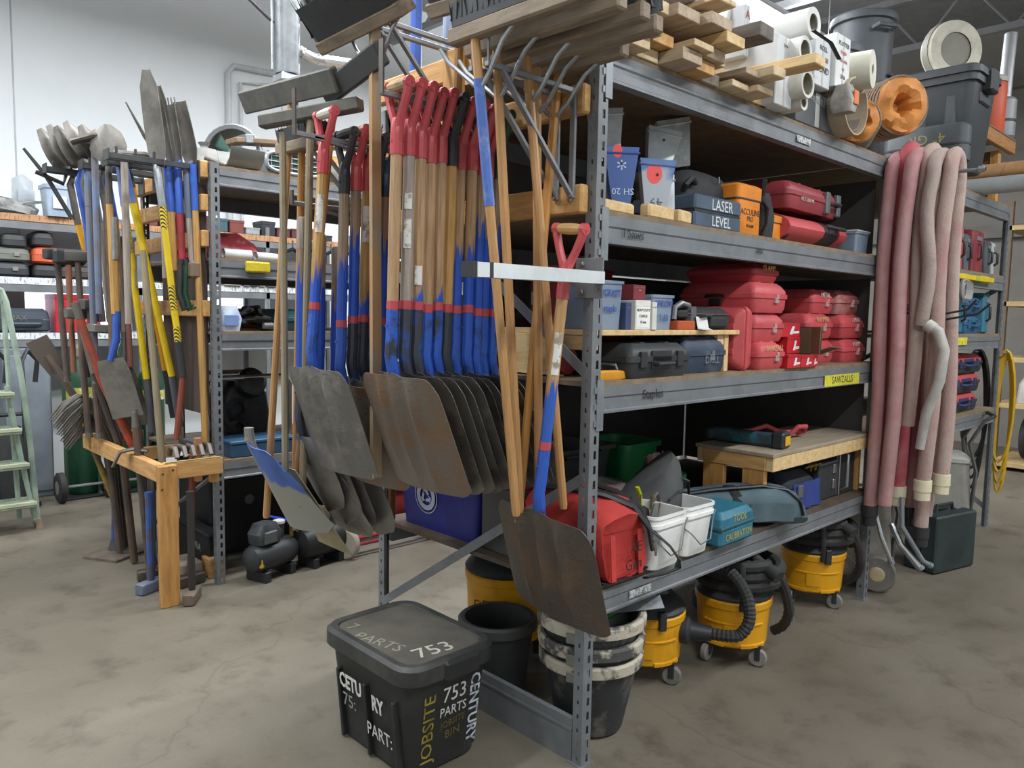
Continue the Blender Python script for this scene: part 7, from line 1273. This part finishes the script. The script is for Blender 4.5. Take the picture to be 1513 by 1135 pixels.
def wcase(lab, x, z, w, h, m, d=.3, name='tool_case', lat=True, y=5.60):
    t = Th(name, lab, 'case', TR(x, y, z+.003), 'cases on the back wall rack'); b = B(); b.rr([(0, w/2-.02, d/2-.02, .03), (.015, w/2, d/2, .04), (h*.5, w/2, d/2, .04)], TR(w/2, d/2, 0)); O('lower_shell', b, m, t); b = B(); b.rr([(h*.52, w/2, d/2, .04), (h*.85, w/2-.01, d/2-.01, .04), (h, w/2-.04, d/2-.04, .04)], TR(w/2, d/2, 0)); O('upper_shell', b, m, t)
    if lat:
        for q in (.25, .75): O('latch', B().cbox(w*q-.02, -.012, h*.35, w*q+.02, .004, h*.65, .004), M('#8d8b86', .5), t)
    return t
ORC = M('#d8643c', .5, 0, '#b8502e', 6)
wcase('orange power tool case on the upper back shelf', -.39, 1.885, .40, .13, ORC, y=5.585); wcase('black case on top of the orange one', -.385, 2.022, .16, .125, BLACKP, lat=False); wcase('small black case under the orange one on the back shelf', -.385, 1.772, .18, .11, BLACKP, lat=False); wcase('black holdall right under the orange case', -.19, 1.772, .26, .11, M('#4a4039', .6), lat=False)
wcase('grey-green case in the middle of the left stack on the back shelf', -.80, 1.89, .40, .11, M('#77786f', .6, 0, '#64655e', 6)); wcase('long black case lowest in the left stack on the back shelf', -.82, 1.772, .41, .112, M('#3a3d42', .5)); wcase('dark case topmost of the left stack on the back shelf', -.80, 2.002, .17, .12, BLACKP, lat=False); wcase('second dark case topmost right of the left stack', -.60, 2.002, .18, .11, BLACKP, lat=False)
t = wcase('big blue-grey plastic case with faded lettering on the middle back shelf', -.86, 1.327, .585, .19, M('#3a434d', .6, 0, '#303841', 5), lat=False); text(t, 'MAX', FY(.35, -.002, .11), .06, M('#77756a', .6)); O('handle', B().tube([(.3, -.002, .06), (.31, -.03, .065), (.5, -.03, .065), (.51, -.002, .06)], .012, 8), M('#4b545e', .5), t)
t = Th('red_carton', 'bright red cardboard carton with white print on the middle back shelf', 'carton', TR(-.245, 5.58, 1.327)); O('carton', B().cbox(0, 0, 0, .34, .34, .31, .004), M('#c4232f', .5), t); O('lid_flap', B().cbox(-.003, -.003, .27, .343, .343, .315, .003), M('#a81d28', .5), t); text(t, 'SALE', FY(.2, -.001, .16), .05, WHITE); text(t, 'Box', FY(.2, -.001, .10), .04, WHITE)
t = Th('white_panel_box', 'blank beige carton leaning behind the big blue-grey case', 'carton', TR(-.75, 5.92, 1.327)); O('carton', B().cbox(0, 0, 0, .36, .1, .36, .004), M('#b5aca6', .7), t); O('tape', B().box(.15, -.001, .0, .2, .0, .36), M('#a39a92', .6), t)
# paper and tubs on the top shelf
t = Th('paper_heap', 'crumpled paper and rags on the top back shelf', 'paper', TR(-.62, 5.72, 2.286)); b = B(); b.loft([[(.30*s*cos(a)*(1+.1*sin(5*a)), .12*s*sin(a), h+.015*sin(3*a)) for a in [2*pi*k/16 for k in range(16)]] for s, h in ((1, .0), (1.05, .04), (.7, .09), (.2, .11))]); O('heap', b, M('#a9a9a6', .8, 0, '#6d6d6b', 9, .45, .65), t); O('sheet', B().sheet([[(.15+.18*i/3, -.05+.02*j, .06+.05*i/3+.015*sin(j*2+i)) for j in range(4)] for i in range(4)], .003), PAPER, t)
t = Th('clear_tub', 'tall bluish clear tub on the top back shelf', 'tub', TR(-.20, 5.62, 2.2705)); O('wall', B().rr([(0, .085, .085, .02), (.22, .10, .10, .02), (.22, .11, .11, .02), (.25, .11, .11, .02)]), M('#aebccb', .3, 0, '#8fa0b5', 4), t); O('label', B().cbox(-.05, -.105, .06, .05, -.098, .16, .001), WHITE, t)
t = Th('plastic_sheet', 'bundle of hazy clear plastic above the top back shelf', 'sheet', TR(-.36, 5.90, 2.2705)); O('sheet', B().sheet([[(-.1+.16*i/4, .02*sin(i+j), .02+.34*j/4-.05*abs(i-2)/2*(j/4)) for j in range(5)] for i in range(5)], .003), M('#d9e0e6', .3, trans=.4), t); O('fold', B().sheet([[(-.06+.12*i/3, -.03, .03+.2*j/3) for j in range(4)] for i in range(4)], .003), M('#d9e0e6', .3, trans=.4), t)
_w = random.Random(12)
for i in range(12):
    x = .45+.16*i; h = _w.uniform(.05, .12)
    for L, z in enumerate((2.2705, 1.7705, 1.3255)):
        if L == 2 and i % 2: continue
        c = _w.choice(['#5c2f30', '#2d2f33', '#3d5a63', '#9aa0a2', '#26282b', '#7a3b33', '#c9c7c0']); hh = h*_w.uniform(.7, 1.5)
        t = Th('stock_box', '%s small box from the left on the %s back shelf behind the shovels' % (ORD[i], ('top', 'upper', 'middle')[L]), 'box', TR(x, 5.60, z), 'small boxes along the back wall rack'); O('carton', B().cbox(0, 0, 0, .14, .2, hh, .006), M(c, .6), t); O('lid', B().cbox(-.003, -.003, hh*.8, .143, .203, hh+.004, .003), M(c, .5), t)
for i, (x, w, c) in enumerate([(1.17, .16, '#d9d3c0'), (1.36, .06, '#9a9fa8'), (1.43, .07, '#55586a'), (1.52, .06, '#c9c7c0'), (1.60, .1, '#77777a')]):
    t = Th('shelf_tray', '%s pale tray in the row above the white label strip' % ORD[i], 'tray', TR(x, 5.578, 1.7705+.0), 'pale trays on the upper back shelf'); O('tray', B().cbox(0, -.03, 0, w, .0, .055, .003), M(c, .6), t); O('edge', B().cbox(.003, -.033, .045, w-.003, -.03, .055, .001), M(c, .4), t)
# grey lockers / cabinet under the wall rack
t = Th('metal_cabinet', 'tall grey sheet-metal cabinet under the back wall rack', 'cabinet', TR(-.66, 5.42, 0)); O('body', B().cbox(0, 0, 0, .33, .5, 1.20, .006), M('#7b838c', .5, .1, '#6d757e', 4), t); O('door', B().cbox(.01, -.012, .05, .32, .0, 1.15, .004), M('#8a929b', .5), t); O('handle', B().cbox(.04, -.025, .55, .055, -.012, .70, .003), STEEL, t)
t = Th('black_machine', 'black tube-framed machine standing before the grey cabinet', 'machine', TR(-.78, 5.12, 0)); 
for x in (0, .20): O('frame_tube', B().tube([(x, 0, .0), (x, .02, .9), (x, .05, 1.12), (x+.05, .1, 1.2), (x+.12, .12, 1.12), (x+.10, .12, .95)], .018, 8), BLACK, t)
O('body', B().rr([(.05, .12, .10, .03), (.5, .12, .10, .03), (.62, .08, .07, .03)], TR(.1, .1, 0)), BLACKP, t); O('cross_bar', B().tube([(0, .02, .72), (.2, .02, .72)], .015, 8), BLACK, t); O('base', B().cbox(-.05, -.05, 0, .28, .25, .05, .01), BLACK, t)
# rolling ladder
LG = M('#9fb0a0', .5, .1, '#7f8f82', 7, .45, .7)
t = Th('rolling_ladder', 'pale green metal step ladder with a handrail at the left edge', 'ladder', TR(-.70, 4.42, 0, 0, 0, 0))
O('handrail', B().tube([(-.40, .0, 1.64), (-.16, 0, 1.655), (-.125, 0, 1.64), (-.10, 0, 1.56), (-.03, 0, 1.05), (.005, 0, .62), (.035, 0, .04)], .018, 10), LG, t); O('rear_post', B().tube([(-.11, .05, 1.6), (-.09, .06, .9), (-.06, .06, .04)], .016, 8), LG, t)
for s in (0, -.62): O('stringer', B().tube([(-.115+s*1, 0, 1.0), (-.05+s, 0, .5), (.02+s, 0, .06)], .017, 8), LG, t)
for k, z in enumerate((.955, .71, .47, .20)): O('step', B().cbox(-.74+.035*k, -.09, z-.03, -.09+.035*k, .12, z+.008, .004), M('#a9b39b', .6, 0, '#86907c', 14), t); O('step_grip', B().cbox(-.74+.035*k, -.098, z-.012, -.09+.035*k, -.088, z+.012, .002), M('#c0c6a8', .6), t)
for x in (.03, -.59): O('caster', B().lathe([(.02, -.012), (.03, -.012), (.03, .012), (.02, .012)], 12, TR(x-.0, .03, .0305, 0, 90)), M('#7d6a55', .6), t); O('foot', B().lathe([(.028, 0), (.022, .02), (.016, .07)], 10, TR(x+.01, -.02, 0)), M('#8d7a68', .6), t)
O('yellow_sticker', B().cbox(-.55, -.1, .72, -.50, -.095, .85, .001), M('#a9743c', .7), t)
# gas cylinders on hand trucks
GCY = M('#1f4a33', .45, 0, '#183c29', 6, .4, .75)
def cyl(lab, x, y, r_=.115, h=1.12, m=GCY):
    t = Th('gas_cylinder', lab, 'cylinder', TR(x, y, .02), 'green gas cylinders on hand trucks'); O('body', B().lathe([(r_-.01, 0), (r_, .02), (r_, h*.8), (r_*.8, h*.9), (r_*.4, h*.97), (r_*.36, h)], 22), m, t); O('valve_cap', B().lathe([(r_*.42, h), (r_*.42, h+.07), (r_*.2, h+.10)], 14), M('#8f8d78', .5, .3), t); O('label', B().lathe([(r_+.001, h*.70), (r_+.001, h*.78)], 22, None, (0, 0)), M('#b5b04a', .6, 0, '#d0cfc6', 20, .5, .6), t); return t
cyl('left green gas cylinder strapped on a hand truck', -.15, 5.30); cyl('right green gas cylinder strapped on a hand truck', .16, 5.29); cyl('third green cylinder in shade behind the fork tines', .40, 5.32, .11, 1.05)
def truck(lab, x, y):
    t = Th('hand_truck', lab, 'hand truck', TR(x, y, 0), 'hand trucks with gas cylinders')
    for s in (-1, 1): O('wheel', B().lathe([(.04, -.025), (.10, -.03), (.12, -.02), (.12, .02), (.10, .03), (.04, .025)], 22, TR(s*.17, 0, .1205, 0, 90, 0)), RUBBER, t); O('rim', B().lathe([(.055, -.028), (.05, .032)], 14, TR(s*.17, 0, .1205, 0, 90)), M('#9a978e', .5, .3), t); O('rail', B().tube([(s*.12, .03, .05), (s*.12, .035, 1.2), (s*.09, .02, 1.28)], .014, 8), M('#2f4a3a', .5), t)
    O('axle', B().tube([(-.2, 0, .12), (.2, 0, .12)], .012, 8), GALV, t); O('toe_plate', B().cbox(-.15, .03, .004, .15, .34, .018, .003), BLACKP, t); O('chain', B().tube([(-.12, .03, .62), (0, .04, .58), (.12, .03, .62)], .008, 6), M('#b9b8ae', .4, .5), t); return t
truck('left hand truck with black tyres under the green cylinders', -.19, 5.10); truck('right hand truck behind the timber frame', .22, 5.08)
# roof duct drop and wall pipes
t = Th('exhaust_duct', 'shiny galvanised exhaust drop with a side hose high on the back wall', 'duct', TR(.50, 3.0, 3.02)); O('drop', B().lathe([(.075, 0), (.078, .01), (.078, .42), (.082, .43), (.082, .47), (.078, .48), (.078, 1.6)], 20), GALV, t); O('clamp_block', B().cbox(-.07, -.07, -.055, .07, .07, -.002, .01), M('#c9ccce', .3, .7), t); q = B(); ribbed(q, [(.08, 0, .17), (.18, -.02, .14), (.4, -.06, .15), (.62, -.10, .16)], .036, 10, .03); O('side_hose', q, M('#b9bcbe', .35, .8), t)
for s in (-1, 1): O('strut', B().tube([(s*.09, .02, .02), (s*.10, .02, 1.6)], .008, 6), GALV, t)
O('hanger_rod', B().tube([(0, .05, 1.6), (0, .05, ZC-3.03)], .008, 6), GALV, t); O('cross_arm', B().cbox(.08, -.02, .36, .5, .02, .42, .004), M('#6d6f72', .5, .3), t); O('cross_arm', B().tube([(.1, 0, .40), (.3, -.02, .12)], .012, 6), BKS, t); O('cross_arm', B().tube([(-.34, .1, .52), (-.08, .02, .30)], .01, 6), BKS, t)
t = Th('conduit', 'white conduit pipe bending along the back wall', 'pipe', TR(1.50, Y1-.035, 1.9)); O('pipe', B().tube([(0, 0, 0), (0, 0, 2.02), (.06, 0, 2.10), (.5, 0, 2.12)], .03, 10), M('#cfd2d3', .5), t); O('pipe', B().tube([(.13, 0, 0), (.13, 0, 1.95), (.5, 0, 2.0)], .02, 8), M('#cfd2d3', .5), t); O('strap', B().cbox(-.04, -.005, 1.2, .17, .034, 1.23, .002), GALV, t)
O('conduit_cable', B().tube([(1.52, Y1-.03, 3.25), (1.7, Y1-.1, 3.15), (1.9, Y1-.12, 3.3)], .008, 6), M('#9a9da0', .5), None, None, 'thin drooping cable on the back wall by the conduit', 'cable')
for i in range(3): pass
t = Th('mop_pole', 'blue plastic pole bundle standing behind the middle shovel row', 'pole', TR(.06, 1.0, 2.3905)); 
for k, (dx, m) in enumerate(((0, BLUE), (.17, M('#9fb3cf', .5)), (.25, M('#8f9395', .4, .5)), (.33, BLUE))): O('pole', B().tube([(dx, .05+.02*k, .03), (dx-.005, .04, .25), (dx-.01, .03, .50)], .024, 10), m, t)
O('base_block', B().cbox(-.05, -.0, 0, .4, .16, .03, .004), BLACKP, t)
# ================================================================== lettering curves become real meshes
bpy.context.view_layer.update()
_dg = bpy.context.evaluated_depsgraph_get()
for o in [o for o in COL.objects if o.type == 'FONT']:
    me = bpy.data.meshes.new_from_object(o.evaluated_get(_dg)); me.name = 'lettering'
    n = bpy.data.objects.new('lettering', me); par, ml = o.parent, o.matrix_local.copy()
    for k in list(o.keys()): n[k] = o[k]
    bpy.data.objects.remove(o); COL.objects.link(n); n.parent = par; n.matrix_local = ml
